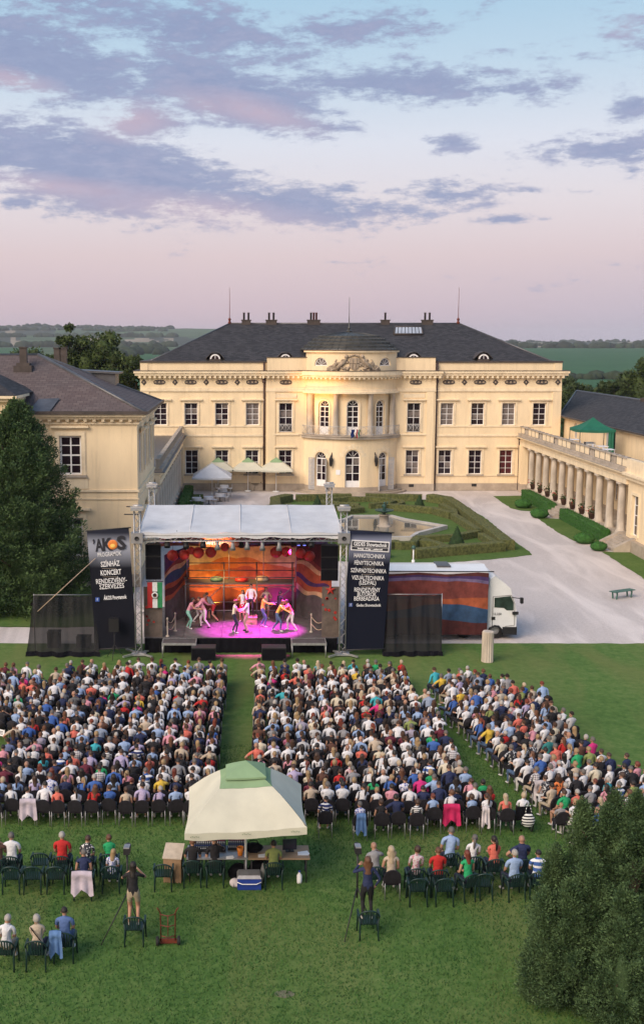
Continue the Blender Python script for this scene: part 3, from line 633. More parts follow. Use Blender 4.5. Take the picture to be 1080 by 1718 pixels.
for px in (242, 294, 346, 398, 777, 829, 880, 933): link('diamond_rosette', dmm, pal, loc=lp(wx(px), Y0-.01, zf))
for px in (444.5, 729): 
    x = wx(px)+(-.1 if px < 600 else .1); b = MB(); b.tube((x, Y0-.16, .1), (x, Y0-.16, zp1), .105, 8); b.lathe([(.2, .0), (.2, .3), (.1, .34)], (x, Y0-.16, zc0-.5), 8); b.build('downpipe', PIPE, pal, off=True)
x = wx(300.5); b = MB(); b.tube((x, Y0-.2, .1), (x, Y0-.2, 5.2), .13, 8); b.build('downpipe', PIPE, pal, off=True)
x = wx(872.5); b = MB(); b.tube((x, Y0-.2, .1), (x, Y0-.2, 5.4), .13, 8); b.build('downpipe', PIPE, pal, off=True)
for px in (691, 798): b = MB(); b.box(-.25, .25, -.13, -.09, 0, .28); b.build('cellar_vent', IRON, pal, loc=lp(wx(px), YR if px < 729 else Y0, .45))
# iron window guards of the two tall windows
for px in (479.3, 694):
    x = wx(px, YR); z = wz(725, YR); b = MB()
    for q in (.08, .85): b.tube((-.66, 0, q), (.66, 0, q), .022, 4)
    for i in range(11): b.tube((-.6+.12*i, 0, .08), (-.6+.12*i, 0, .85), .012, 4)
    for i in (-.33, .33):
        for s_ in (-1, 1): b.tube((i-.25*s_, 0, .1), (i+.25*s_, 0, .83), .02, 4)
    b.build('window_guard', LEADGREY, pal, loc=lp(x, YR-.06, z))

# ---- the bow
RB = 5.5; YC = YR+2.75; XC = BX+.02
def bow(rad_, ang0=0): return lambda u, z, d: (XC+(rad_-d)*math.sin(u/rad_), YC-(rad_-d)*math.cos(u/rad_), z)
def tmax(r): return math.acos((YC-YR)/r)
YF = YC-RB; zb_ = lambda py: AT(590, py, YF+.5)[1]
zbal0, zbal1 = zb_(736.5), zb_(731); zen0, zen1 = zb_(660), zb_(636); zat = zb_(590)
def wnd_th(px, py, r):                 # the angle on the bow where a picture column meets it
    rr = ray(px, py); a = rr.x**2+rr.y**2; b = -2*(rr.x*XC+rr.y*YC); c = XC**2+YC**2-r*r; t = (-b-math.sqrt(max(0, b*b-4*a*c)))/(2*a); return math.atan2(rr.x*t-XC, YC-rr.y*t)
RU = 4.85; mb = MB(); mid_ = MB()
low_th = [wnd_th(536.5, 780, RB), wnd_th(591.7, 780, RB), wnd_th(643, 780, RB)]
th_s = (abs(low_th[0])+abs(low_th[2]))/2; low_th = [-th_s, 0, th_s]
hs = [(1.28, zb_(753)-.35), (1.55, zb_(753)-.05), (1.28, zb_(753)-.35)]
ops_l = [(th*RB-w/2, th*RB+w/2, .32, zt, True) for th, (w, zt) in zip(low_th, hs)]
tm = tmax(RB)*RB; wall(mb, -tm, tm, 0, zbal0, ops_l, bow(RB), .3, du=.4)
up_th = [-math.radians(36.5), 0, math.radians(36.5)]; zu0 = zbal1+.06; zu1 = zb_(671)
ops_u = [(th*RU-.62, th*RU+.62, zu0, zu1 if th == 0 else zu1-.05, True) for th in up_th]
tm = tmax(RU)*RU; wall(mb, -tm, tm, zbal1, zen0, ops_u, bow(RU), .25, du=.4)
tm = tmax(RB)*RB; wall(mb, -tm, tm, zen0, zen1, [], bow(RB-.12), .2, du=.4)
mb.build('bow_wall', STUCCO, pal, off=True); mb = MB()
RA = 5.3; ta = tmax(RA)*RA
hw_th = [wnd_th(536.7, 607, RA), wnd_th(646, 607, RA)]; hw = (abs(hw_th[0])+abs(hw_th[1]))/2; zh0 = zb_(613.5)
ops_a = [(s_*hw*RA-.78, s_*hw*RA+.78, zh0, zh0+.8, .8) for s_ in (-1, 1)]
wall(mb, -ta-.2, ta+.2, zc1, zat, ops_a, bow(RA), .2, du=.4)
mb.build('attic_wall', STUCCO, pal, off=True)
def bslab(b, r, z0, z1, hole=None):
    t = tmax(r)+.03; n = 28; P = [(XC+r*math.sin(-t+2*t*i/n), YC-r*math.cos(-t+2*t*i/n)) for i in range(n+1)]; b.prism(P, z0, z1)
b = MB(); bslab(b, RB+.2, zen0-.02, zen0+.16); bslab(b, RB+.02, zen0+.16, zen0+.42); h_ = (zc1-zc0)/3; z_ = zen1
bslab(b, RB+.12, zen1-.02, zen1+.17); bslab(b, RB+.45, zen1+.17, zen1+.36); bslab(b, RB+.58, zen1+.36, zc1+.03); bslab(b, RA+.22, zat-.05, zat+.12); b.build('bow_cornice', STUCCO_L, pal, off=True)
b = MB(); n = 26; t = tmax(RB+.3)
for i in range(n+1):
    a = -t+2*t*i/n; rm = Matrix.Rotation(a, 3, 'Z'); b.cbox((XC+(RB+.28)*math.sin(a), YC-(RB+.28)*math.cos(a), zen1+.085), (.2, .26, .16), rm)
b.build('bow_modillions', STUCCO_L, pal, 'stuff', off=True)
b = MB(); bslab(b, RB+.62, zc1+.03, zc1+.08); bslab(b, RA+.28, zat+.12, zat+.2); b.build('bow_capping', DARKTRIM, pal, off=True)
b = MB(); bslab(b, RB+.28, zbal0, zbal1-.08); bslab(b, RB+.36, zbal1-.08, zbal1); b.build('balcony', STONE, pal, off=True)
b = MB(); bslab(b, RB+.55, -.02, .3); bslab(b, RB+1.0, -.03, .15); bslab(b, RB+.06, .3, .72); b.build('bow_steps', PLINTH, pal, off=True)
for s_ in (-53, -19.6, 19.6, 53):
    a = rad(s_); c = (XC+5.2*math.sin(a), YC-5.2*math.cos(a), zbal1); hc = zen0-zbal1; b = MB()
    b.lathe([(.36, 0), (.36, .12), (.31, .16), (.31, .2), (.27, .24), (.265, hc*.45), (.235, hc-.3), (.26, hc-.27), (.25, hc-.2), (.33, hc-.12), (.33, hc-.02)], n=16); b.build('column', STONE_W, pal, loc=lp(*c))
for s_ in (-58, 58):
    a = rad(s_); b = MB(); rm = Matrix.Rotation(a, 3, 'Z'); b.cbox((0, 0, (zen0-zbal1)/2), (.62, .3, zen0-zbal1-.01), rm); b.build('corner_pier', STONE_W, pal, loc=lp(XC+5.12*math.sin(a), YC-5.12*math.cos(a), zbal1))
for th, (w, zt) in zip(low_th, hs):
    r = RB-.3; cen = th == 0
    window(pal, lp(XC+r*math.sin(th), YC-r*math.cos(th), .32), th, w-.02, round(zt-.32, 3), 2, (.34, .67), True, [GLASS, GLASS_C, GLASS, GLASS], 0, door=.95, name='door', thick=.11)
    if not cen:
        for s_ in (-1, 1):      # louvred shutters folded open
            a = th+s_*(w/2+.02)/RB; o_ = MB(); hh = zt-.32-w/2
            sg = s_; o_.box(0, .62*sg, -.03, .03, 0, .08); o_.box(0, .62*sg, -.03, .03, hh-.08, hh); o_.box(0, .07*sg, -.03, .03, 0, hh); o_.box(.55*sg, .62*sg, -.03, .03, 0, hh)
            for i in range(22): o_.box(.07*sg, .55*sg, -.02, .015, .1+i*(hh-.2)/22, .1+(i+.72)*(hh-.2)/22)
            o_.build('shutter', LEADGREY, pal, loc=lp(XC+(RB+.05)*math.sin(a), YC-(RB+.05)*math.cos(a), .34), rz=a-s_*rad(25 if (s_ < 0) == (th < 0) else 62))
    # voussoirs round the arch and wedge joints
    for i in range(9):
        p0, p1 = PI*i/9+.02, PI*(i+1)/9-.02; r0, r1 = w/2+.1, w/2+(.62 if i % 2 == 0 else .5); zs = zt-w/2; b = MB(); f = bow(RB)
        P = [f(th*RB+q*math.cos(t_), zs+q*math.sin(t_), d) for d in (-.022, .01) for t_ in (p0, p1) for q in (r0, r1)]; b.add(P, [(0, 1, 3, 2), (4, 6, 7, 5), (1, 5, 7, 3), (0, 2, 6, 4), (0, 4, 5, 1), (2, 3, 7, 6)]); b.build('voussoir', STUCCO_L, pal, off=True)
for th in up_th:
    r = RU-.22; window(pal, lp(XC+r*math.sin(th), YC-r*math.cos(th), zu0), th, 1.22, round((zu1 if th == 0 else zu1-.05)-zu0, 3), 2, (.25, .5, .75), True, GLASS, .14, door=.7, name='balcony_door', thick=.1)
for s_ in (-1, 1):
    th = s_*hw; r = RA-.16; b = MB()
    for i in range(12):
        a, c = PI*i/12, PI*(i+1)/12; P = [(q*math.cos(t_), y, q*math.sin(t_)) for y in (0, .08) for t_ in (a, c) for q in (.68, .78)]; b.add(P, [(0, 1, 3, 2), (1, 5, 7, 3), (0, 2, 6, 4)])
    for a in (.2, .4, .6, .8): b.tube((0, .03, .05), (.7*math.cos(PI*a), .03, .7*math.sin(PI*a)), .03, 4)
    b.box(-.78, .78, 0, .08, -.02, .06); o = b.build('lunette_window', WHITEPAINT, pal, loc=lp(XC+r*math.sin(th), YC-r*math.cos(th), zh0), rz=th)
    b = MB(); b.add([(.7*math.cos(PI*i/12), .04, .7*math.sin(PI*i/12)) for i in range(13)], [tuple(range(13))[::-1]]); b.build('pane', GLASS_C, o)
# railing of the balcony
b = MB(); r = RB+.18; t = tmax(r); n = 60
for z in (.12, .95): b.path([(XC+r*math.sin(-t+2*t*i/24), YC-r*math.cos(-t+2*t*i/24), zbal1+z) for i in range(25)], .025, 5)
for i in range(n+1):
    a = -t+2*t*i/n; x, y = XC+r*math.sin(a), YC-r*math.cos(a); b.tube((x, y, zbal1), (x, y, zbal1+.95), .014, 4)
    if i % 5 == 0 and i < n:
        a2 = a+5*2*t/n; x2, y2 = XC+r*math.sin(a2), YC-r*math.cos(a2); b.tube((x, y, zbal1+.14), (x2, y2, zbal1+.93), .014, 4); b.tube((x, y, zbal1+.93), (x2, y2, zbal1+.14), .014, 4)
b.build('balcony_railing', LEADGREY, pal, off=True)
# the coat of arms in relief on the attic
b = MB(); f = bow(RA); rr = random.Random(5); z0r = zc1+.1; hr = zat-.25-z0r
for i in range(150):
    u = rr.uniform(-2.75, 2.75); top = hr*(1-abs(u)/2.9)**.75; z = z0r+rr.random()*top
    if abs(u) < .5: continue
    p = f(u, z, -.03); b.ball(p, rr.uniform(.07, .17), 7, 5, 0, (rr.uniform(.7, 1.5), .8, rr.uniform(.7, 1.5)))
for s_ in (-1, 1):             # two supporters, rearing, and their scrolls
    b.path([f(s_*u, z0r+z, -.09) for u, z in ((1.7, .15), (1.35, .55), (.95, .9), (.75, 1.25))], [.16, .23, .2, .1], 7); b.ball(f(s_*.78, z0r+1.4, -.12), .2, 8, 6)
    b.path([f(s_*u, z0r+z, -.07) for u, z in ((1.1, .9), (.8, .8), (.6, .95))], [.09, .08, .06], 6); b.path([f(s_*u, z0r+z, -.07) for u, z in ((1.5, .4), (1.15, .2), (.85, .15))], [.11, .1, .08], 6)
    b.path([f(s_*(2.1+.3*math.cos(a)), z0r+.3+.22*math.sin(a), -.06) for a in [k*.8 for k in range(9)]], .07, 6); b.path([f(s_*u, z0r+z, -.06) for u, z in ((1.6, .6), (1.9, .9), (1.75, 1.1))], [.1, .08, .05], 6)
sh = [(-.5, 1.25), (.5, 1.25), (.5, .5), (.3, .2), (0, .05), (-.3, .2), (-.5, .5)]
P = [f(u, z0r+z, -.14) for u, z in sh]+[f(u, z0r+z, .05) for u, z in sh]; b.add(P, [tuple(range(7))[::-1]]+[(i, 7+i, 7+(i+1) % 7, (i+1) % 7) for i in range(7)])
for u in (-.18, .18): b.path([f(u, z0r+z, -.17) for z in (.2, 1.2)], .035, 4)
b.path([f(u, z0r+.75, -.17) for u in (-.48, 0, .48)], .035, 4)
for i in range(5): b.ball(f(-.4+.2*i, z0r+1.42+.06*(2-abs(i-2)), -.1), .11, 7, 5)
b.build('coat_of_arms', RELIEF, pal, off=True)
# the ribbed sheet-metal dome
b = MB(); pr = []; r = 5.05; z = zat+.18; hd = AT(590, 557, YC)[1]-z
steps = [(1, 0), (.99, .06), (.92, .13), (.92, .24), (.84, .31), (.84, .43), (.75, .51), (.75, .62), (.64, .69), (.64, .78), (.50, .85), (.34, .93), (.16, .985), (.001, 1)]
b.lathe([(r*q, hd*w) for q, w in steps], (XC, YC+.6, z), 40); b.lathe([(.25, -.05), (.3, .15), (.12, .3), (.18, .42), (.06, .6), (.03, 2), (.02, AT(588, 498, YC)[1]-z-hd)], (XC, YC+.6, z+hd), 8)
dome = b.build('dome', COPPER, pal, off=True, sharp=35)
b = MB()
for i in range(21):
    a = PI+PI*i/20; b.path([(XC+r*q*1.004*math.cos(a), YC+.6+r*q*1.004*math.sin(a), z+hd*w+.015) for q, w in steps[:-1]], .028, 4)
b.build('standing_seams', COPPER, dome); dome.children[-1].location = -PX0
for q, w in ((.93, .245), (.85, .435), (.76, .625), (.65, .785)):
    b = MB(); b.path([(XC+r*q*math.cos(PI*.95+PI*1.1*i/36), YC+.6+r*q*math.sin(PI*.95+PI*1.1*i/36), z+hd*w) for i in range(37)], .06, 5); b.build('ring_moulding', ZINC, dome); dome.children[-1].location = -PX0
# wall lanterns, plaque, flags
for px in (556.5, 628.5):
    th = wnd_th(px, 775, RB); x, y = XC+(RB+.3)*math.sin(th), YC-(RB+.3)*math.cos(th); z = zb_(782)
    b = MB(); b.lathe([(.001, .0), (.1, .02), (.17, .3), (.2, .72), (.22, .75), (.12, .95), (.03, 1.15)], n=6); b.tube((0, 0, 1.1), (0, .3, 1.35), .03, 5); b.tube((0, .3, .4), (0, .3, 1.4), .05, 5); b.build('wall_lantern', IRON, pal, loc=lp(x, y, z), rz=th)
b = MB(); b.box(-.22, .22, -.02, .02, 0, .5); th = wnd_th(567, 795, RB); b.build('wall_plaque', PAPER, pal, loc=lp(XC+(RB+.02)*math.sin(th), YC-(RB+.02)*math.cos(th), 2.0), rz=th)
FL = [Mt('flag_red', (.5, .03, .03)), Mt('flag_white', (.75, .75, .75)), Mt('flag_green', (.02, .22, .08)), Mt('flag_blue', (.02, .05, .22))]
for k, (px, cols_) in enumerate(((590.5, (FL[3], FL[3])), (599.5, (FL[0], FL[1], FL[2])))):
    x, z = AT(px, 731, YF-.4); t_ = thing('flag', ('dark blue' if k == 0 else 'red white and green')+' flag on a slanting pole over the central door', 'flag', (x, YF-.3, zbal1-.1), group='flags over the palace door')
    b = MB(); b.tube((0, .1, 0), (0, -.9, 1.0), .022, 5); b.build('pole', WHITEPAINT, t_)
    b = MB(); b.grid(lambda u, v: ((u-.5)*.36+.04*math.sin(v*9), -.75+.25*v+.06*math.sin(u*14), .85-.95*v*(1-.25*u)), 9, 10)
    for i in range(len(b.m)): b.m[i] = min(len(cols_)-1, int((i % 9)/9*len(cols_)))
    b.build('cloth', list(cols_), t_)
ORDN = ['', 'first', 'second', 'third', 'fourth', 'fifth', 'sixth', 'seventh', 'eighth', 'ninth', 'tenth', 'eleventh', 'twelfth', 'thirteenth', 'fourteenth', 'fifteenth', 'sixteenth', 'seventeenth', 'eighteenth']
# ------------------------------------------------------------------ the two wings
XW = (wx(302)+0.0, wx(877))           # inner faces of the wings
def gallery(side, y0, y1, label, first_col, n_col, pitch):
    """A colonnade with a terrace on it. Local X grows away from the courtyard; side -1 left, 1 right."""
    ox = XW[0] if side < 0 else XW[1]
    t = thing('colonnade_gallery', label, 'gallery', (ox, y0, 0)); ln = y1-y0
    X = lambda x: side*x
    def bx(b, x0, x1, *r): b.box(min(X(x0), X(x1)), max(X(x0), X(x1)), *r); return b
    b = MB(); bx(b, -.35, 4.2, 0, ln, 0, .85); b.build('platform', PLINTH, t)
    b = MB(); ops = [(2.2+pitch*3*i, 3.4+pitch*3*i, 1.6, 4.0) for i in range(int(ln/(pitch*3)))]
    if side > 0: wall(b, 0, ln, .85, 5.2, ops, lambda u, z, d: (3.55+d, ln-u, z))
    else: wall(b, 0, ln, .85, 5.2, ops, lambda u, z, d: (-3.55-d, u, z))
    bx(b, .05, 3.6, 0, ln, 4.98, 5.2)
    b.build('wall', STUCCO, t)
    for o in ops:
        u = (o[0]+o[1])/2; window(t, (3.75 if side > 0 else -3.75, ln-u if side > 0 else u, 1.6), -PI/2*-1 if False else (PI/2*-1 if side > 0 else PI/2), 1.2, 2.4, gl=[GLASS, GLASS_C], surround=.15)
    b = MB(); bx(b, -.30, .34, 0, ln, 4.75, 5.18); bx(b, -.36, .4, 0, ln, 5.18, 5.26); bx(b, -.28, .34, 0, ln, 5.26, 5.52); bx(b, -.62, .4, 0, ln, 5.56, 5.68); b.build('entablature', STUCCO_L, t)
    b = MB(); bx(b, -.66, 3.55, 0, ln, 5.68, 5.735); b.build('terrace_floor', ZINC if side < 0 else STONE, t)
    b = MB(); bx(b, -.45, .1, 0, ln, 5.735, 6.0); bx(b, -.28, .02, 0, ln, 6.62, 6.72); b.build('parapet_rail', STONE, t)
    b = MB(); prof = [(.05, 0), (.07, .05), (.045, .12), (.085, .28), (.05, .45), (.04, .52), (.07, .58), (.06, .62)]
    for i in range(int(ln/.21)):
        y = .1+i*.21; k = int(y/1.35) % 4
        if side > 0 and k in (0, 1, 3): continue
        b.lathe(prof, (X(-.13), y, 6.0), 5)
    b.build('balusters', STONE, t, 'stuff')
    pm = None
    for i in range(int(ln/1.35)+1):
        if pm is None: q = MB(); e = .055 if side > 0 else .11; q.box(-e-.02, e+.02, -e, e, 0, .66); q.box(-e-.06, e+.06, -e-.03, e+.03, .66, .76); pm = q.mesh('baluster_post', FENCESTONE if side > 0 else STONE)
        if i*1.35 < ln: link('baluster_post', pm, t, loc=(X(-.13), .05+i*1.35, 6.0))
    if side > 0:
        q = MB(); q.box(-.07, .03, .09, 1.26, .03, .6); pm = q.mesh('parapet_panel', STUCCO_L)
        for i in range(int(ln/1.35)):
            if i % 4 != 2: link('parapet_panel', pm, t, loc=(X(-.13), .05+i*1.35, 6.0))
    q = MB(); q.lathe([(.40, 0), (.40, .1), (.35, .16), (.36, .22), (.30, .26), (.30, 1.4), (.27, 3.45), (.255, 3.5), (.29, 3.54), (.27, 3.62), (.36, 3.72), (.37, 3.75)], n=16); q.box(-.38, .38, -.38, .38, 3.75, 3.9); cm = q.mesh('column', STONE_W)
    for i in range(n_col): link('column', cm, t, loc=(0, first_col-i*pitch-y0, .85))
    return t
yA, yB = G(902, 818, .85).y, G(1059, 892, .9).y; PIT = (yA-yB)/10
gl_ = gallery(-1, 83.2, Y0-.1, 'grey colonnade and balustraded terrace joining the yew-side pavilion to the palace', yA, 12, PIT)
gr_ = gallery(1, yB-1.6, Y0-.1, 'long colonnade with eleven stone columns under a terrace with cream parapet panels', yA, 11, PIT)
# pilaster that closes each colonnade against the palace
for t, s in ((gl_, -1), (gr_, 1)):
    b = MB(); b.box(-.35, .35, Y0-t.location.y-1.4, Y0-t.location.y-.02, .85, 4.749); b.build('end_pier', STUCCO, t)

# yew-side pavilion
LPX, LPY = -6.45, G(130, 984).y; ZE = 10.85
lpv = thing('pavilion', 'two-storey cream pavilion with brown stained slate roof behind the dark yew', 'building', (LPX, LPY, 0))
def q_(x, y, z): return (x-LPX, y-LPY, z)
ly = lambda px, py: AT(px, py, LPY)
(xw, zt), (_, zb) = ly(117.5, 731), ly(117.5, 797); zt2, zb2 = ly(117, 869)[1], ly(117, 934)[1]
b = MB(); w = 1.36; YE = 83.2
wall(b, -24, LPX, .8, ZE, [(xw-w/2, xw+w/2, zb, zt), (xw-w/2, xw+w/2, zb2, zt2)], flat(LPY))
sideops = [(2.2+3.9*i-.62, 2.2+3.9*i+.62, zq, zq2) for i in range(3) for zq, zq2 in ((zb, zt), (zb2, zt2))]
wall(b, 0, YE-LPY, .8, ZE, sideops, lambda u, z, d: (LPX-d, LPY+u, z))
b.quad((-24, YE, 0), (LPX, YE, 0), (LPX, YE, ZE), (-24, YE, ZE)); b.quad((-24, LPY, 0), (-24, YE, 0), (-24, YE, ZE), (-24, LPY, ZE))
b.build('wall', STUCCO, lpv, off=True)
window(lpv, q_(xw, LPY+.2, zb), 0, w, round(zt-zb, 3), hood=2.35, sill=2.0, surround=.24, hood_z=.5, thick=.12); window(lpv, q_(xw, LPY+.2, zb2), 0, w, round(zt2-zb2, 3), hood=2.35, sill=2.0, surround=.24, hood_z=.5, thick=.12)
for o in sideops: window(lpv, q_(LPX-.05, LPY+(o[0]+o[1])/2, o[2]), PI/2, 1.24, round(o[3]-o[2], 3), gl=GLASS_C, hood=2.1, surround=.2)
b = MB()
def band(x1o, z0, z1): b.box(-24, LPX+x1o, LPY-x1o, LPY+.02, z0, z1); b.box(LPX-.02, LPX+x1o-.003, LPY, YE, z0, z1)
band(.1, ly(200, 825)[1], ly(200, 821.5)[1]); band(.06, ly(200, 838)[1], ly(200, 836)[1]); band(.14, ZE-.62, ZE-.5); b.box(xw-1.05, xw+1.05, LPY-.05, LPY+.02, ly(0, 820)[1], ly(0, 802)[1])
b.each('string_course', STUCCO_L, lpv, True)
b = MB(); band(.1, .0, .8); b.each('plinth', PLINTH, lpv, True)
b = MB(); band(.35, ZE-.3, ZE-.12); band(.6, ZE-.12, ZE+.02); b.build('cornice', STUCCO_L, lpv, off=True)
b = MB(); [b.box(-24+.55*i, -23.8+.55*i, LPY-.33, LPY-.02, ZE-.44, ZE-.3) for i in range(32)]; [b.box(LPX, LPX+.33, LPY+.2+.55*i, LPY+.4+.55*i, ZE-.44, ZE-.3) for i in range(23)]; b.build('modillions', STUCCO_L, lpv, 'stuff', off=True)
b = MB(); b.box(-24, LPX+.75, LPY-.75, LPY-.6, ZE+.02, ZE+.22); b.box(LPX+.6, LPX+.75, LPY-.6, YE+.7, ZE+.02, ZE+.22); b.build('gutter', DARKTRIM, lpv, off=True)
YRg = (LPY+YE)/2; xr_, zr_ = AT(64, 595, YRg); b = MB(); e0, e1, f0, f1 = -30, LPX+.62, LPY-.62, YE+.6
P = [(e0, f0, ZE+.1), (e1, f0, ZE+.1), (e1, f1, ZE+.1), (e0, f1, ZE+.1), (e0, YRg, zr_), (xr_, YRg, zr_)]
b.add(P, [(0, 1, 5, 4), (1, 2, 5), (2, 3, 4, 5)]); lrf = uv_roof(b.build('roof', SLATE_B, lpv, off=True))
b = MB(); b.tube(P[4], P[5], .11, 6); b.tube(P[1], P[5], .13, 6); b.tube(P[2], P[5], .11, 6); b.build('ridge_capping', ZINC, lrf); lrf.children[-1].location = -lpv.location
def lroof(px, py):
    r = ray(px, py); n = Vector((0, -(zr_-ZE), YRg-f0)).normalized(); o_ = Vector((0, 0, H)); t = (Vector((0, f0, ZE+.1))-o_).dot(n)/r.dot(n); return o_+r*t
def lchim(p, h, w):
    b = MB(); b.box(-w*1.4, w*1.4, -.5, .5, -.5, .12); b.box(-w, w, -.32, .32, .12, .3); b.box(-w*.55, w*.55, -.2, .2, .3, h); b.box(-w*.65, w*.65, -.25, .25, h, h+.08); b.build('chimney', DARKTRIM, lrf, loc=tuple(p-lpv.location))
lchim(lroof(40, 616), 1.25, .42)
for px in (97, 107): x, z = AT(px, 612, YRg+2.5); lchim(Vector((x, YRg+2.5, zr_-1.6)), 2.0, .42)
p = Vector((-10.0, YE-2.5, ZE+1.6)); b = MB(); b.box(-1.4, 1.2, -1.1, 1.1, -1.2, .6); b.add([(-1.7, -1.3, .75), (1.5, -1.3, .6), (1.5, 1.3, .6), (-1.7, 1.3, .75), (-1.7, -1.3, .9), (1.5, -1.3, .72), (1.5, 1.3, .72), (-1.7, 1.3, .9)], [(0, 3, 2, 1), (4, 5, 6, 7), (0, 1, 5, 4), (1, 2, 6, 5), (2, 3, 7, 6), (3, 0, 4, 7)]); b.build('dormer', ZINC, lrf, loc=tuple(p-lpv.location))
# forward block at the very edge, mostly behind the yew
x35 = AT(34, 672, LPY-3)[0]; ze2 = AT(20, 668, LPY-3)[1]; b = MB(); b.box(-26, x35-.7, LPY-3, LPY+1, 0, ze2-.2); b.build('forward_wall', STUCCO, lpv, off=True)
b = MB(); b.box(-26, x35-.35, LPY-3.35, LPY+.5, ze2-.2, ze2); b.box(-26, x35-.1, LPY-3.6, LPY+.5, ze2, ze2+.16); b.build('forward_cornice', STUCCO_L, lpv, off=True)
b = MB(); P = [(-26, LPY-3.6, ze2+.18), (x35-.1, LPY-3.6, ze2+.18), (x35-.1, LPY+2.6, ze2+.18+.0), (x35-5, LPY+2, ze2+2.6), (-26, LPY+2, ze2+2.6)]; b.add(P, [(0, 1, 3, 4), (1, 2, 3)]); uv_roof(b.build('forward_roof', SLATE, lpv, off=True))
b = MB(); b.add([q_(x35-.05, LPY-.9, ZE+.12), q_(x35+1.3, LPY-.62, ZE+.2), q_(x35+1.7, LPY+.9, ZE+.95), q_(x35+.4, LPY+.9, ZE+.9)], [(0, 1, 2, 3)]); b.build('lead_flashing', ZINC, lpv)

# long low roof and upper wall over the truck-side colonnade
XU, XE, ZU = 33.4, 32.95, 7.72
rw = thing('terrace_wing', 'long cream upper storey with grey slate roof behind the columned terrace', 'building', (XU, 66, 0)); YU1 = Y0+.6
b = MB(); nic = [(118, 114.6), (101.5, 3), (94, 1)]
opsw = [(YU1-113.9, YU1-112.7, 5.75, 7.3, True), (YU1-104, YU1-102.3, 5.75, 7.35, .5), (YU1-91.7, YU1-90.3, 5.75, 7.35, .5), (YU1-81, YU1-79.6, 5.75, 7.35, .5)]
wall(b, 0, YU1-66, 4.9, ZU-.05, opsw, lambda u, z, d: (XU+d, YU1-u, z), .2); b.quad((XU, 66, 0), (40, 66, 0), (40, 66, ZU), (XU, 66, ZU)); b.quad((XU+3.6, 66, 0), (XU+3.6, YU1, 0), (XU+3.6, YU1, ZU), (XU+3.6, 66, ZU))
b.build('wall', STUCCO, rw, off=True)
for i, o in enumerate(opsw):
    b = MB(); ww = o[1]-o[0]; b.box(-.012, .012, -ww/2, ww/2, 0, o[3]-o[2]-.02); b.box(-.04, .03, -.03, .03, 0, o[3]-o[2]-.04)
    for k in range(1, 5): b.box(-.03, .02, -ww/2, ww/2, k*.32-.02, k*.32+.02)
    b.build('shuttered_door', LEADGREY, rw, loc=(.15, YU1-(o[0]+o[1])/2-66, o[2]))
b = MB(); b.box(XE+.12, XU+.02, 66, YU1, ZU-.2, ZU-.06); b.build('cornice', STUCCO_L, rw, off=True)
b = MB(); b.box(XE-.12, XE+.1, 66, YU1, ZU-.06, ZU+.08); b.build('gutter', DARKTRIM, rw, off=True)
xr2, zr2 = 38.5, 9.75; b = MB(); P = [(XE, 66, ZU+.06), (XE, Y0+.8, ZU+.06), (xr2, Y0+14, zr2), (xr2, 66, zr2), (44, 66, ZU), (44, Y0+14, ZU)]; b.add(P, [(0, 1, 2, 3)][::1]+[(3, 2, 5, 4)]); rwf = uv_roof(b.build('roof', SLATE, rw, off=True))
if rwf.data.polygons[0].normal.z < 0: rwf.data.flip_normals()
b = MB(); b.tube((xr2, 66, zr2), (xr2, Y0+14, zr2), .12, 6); b.tube((XE, Y0+.8, ZU+.1), (xr2, Y0+14, zr2+.02), .1, 6); b.build('ridge_capping', ZINC, rwf); rwf.children[-1].location = -rw.location
b = MB(); pz = AT(1018, 664, 105); b.box(-.3, .3, -.9, .9, -.5, .25); b.tube((-.1, .3, .2), (-.1, .3, 1.5), .06, 6); b.build('chimney', DARKTRIM, rwf, loc=(xr2-XU, 108-66, zr2))
b = MB(); P = [(XE+.5, Y0-1.2, ZU+.42), (XE+.3, Y0+.6, ZU+.4), (XE+2.2, Y0+3.5, ZU+1.3), (XE+1.6, Y0-.2, ZU+.95)]; b.add(P, [(0, 1, 2, 3)]); b.build('lead_flashing', ZINC, rwf); rwf.children[-1].location = -rw.location
# solid end of the colonnade with a tall window
yE = yB-1.6
ew = thing('end_block', 'cream wall block with a tall white window at the end of the colonnade', 'building', (XW[1], yE, 0))
b = MB(); u1 = yE-66; wall(b, 0, u1, 0, 5.2, [(1.0, 2.4, 1.1, 4.1), (5, 6.4, 1.1, 4.1)], lambda u, z, d: (XW[1]-.1+d, yE-u, z)); b.quad((XW[1]-.1, yE, 0), (XW[1]+3.5, yE, 0), (XW[1]+3.5, yE, 5.2), (XW[1]-.1, yE, 5.2)); b.quad((XW[1]-.1, 66, 0), (XW[1]+3.5, 66, 0), (XW[1]+3.5, 66, 5.2), (XW[1]-.1, 66, 5.2)); b.build('wall', STUCCO, ew, off=True)
for u in (1.7, 5.7): window(ew, (.1, -u, 1.1), -PI/2, 1.4, 3.0, gl=GLASS, surround=.2)
b = MB(); X_ = XW[1]; b.box(X_-.4, X_+.3, 66, yE, 5.18, 5.5); b.box(X_-.62, X_+4.2, 66, yE, 5.5, 5.7); b.build('entablature', STUCCO_L, ew, off=True)
b = MB(); b.box(X_-.3, X_, 66, yE, 5.7, 6.7); b.build('parapet', STUCCO_L, ew, off=True)
b = MB(); b.box(X_-.5, X_+.5, 66, yE, 0, .85); b.build('plinth', PLINTH, ew, off=True)

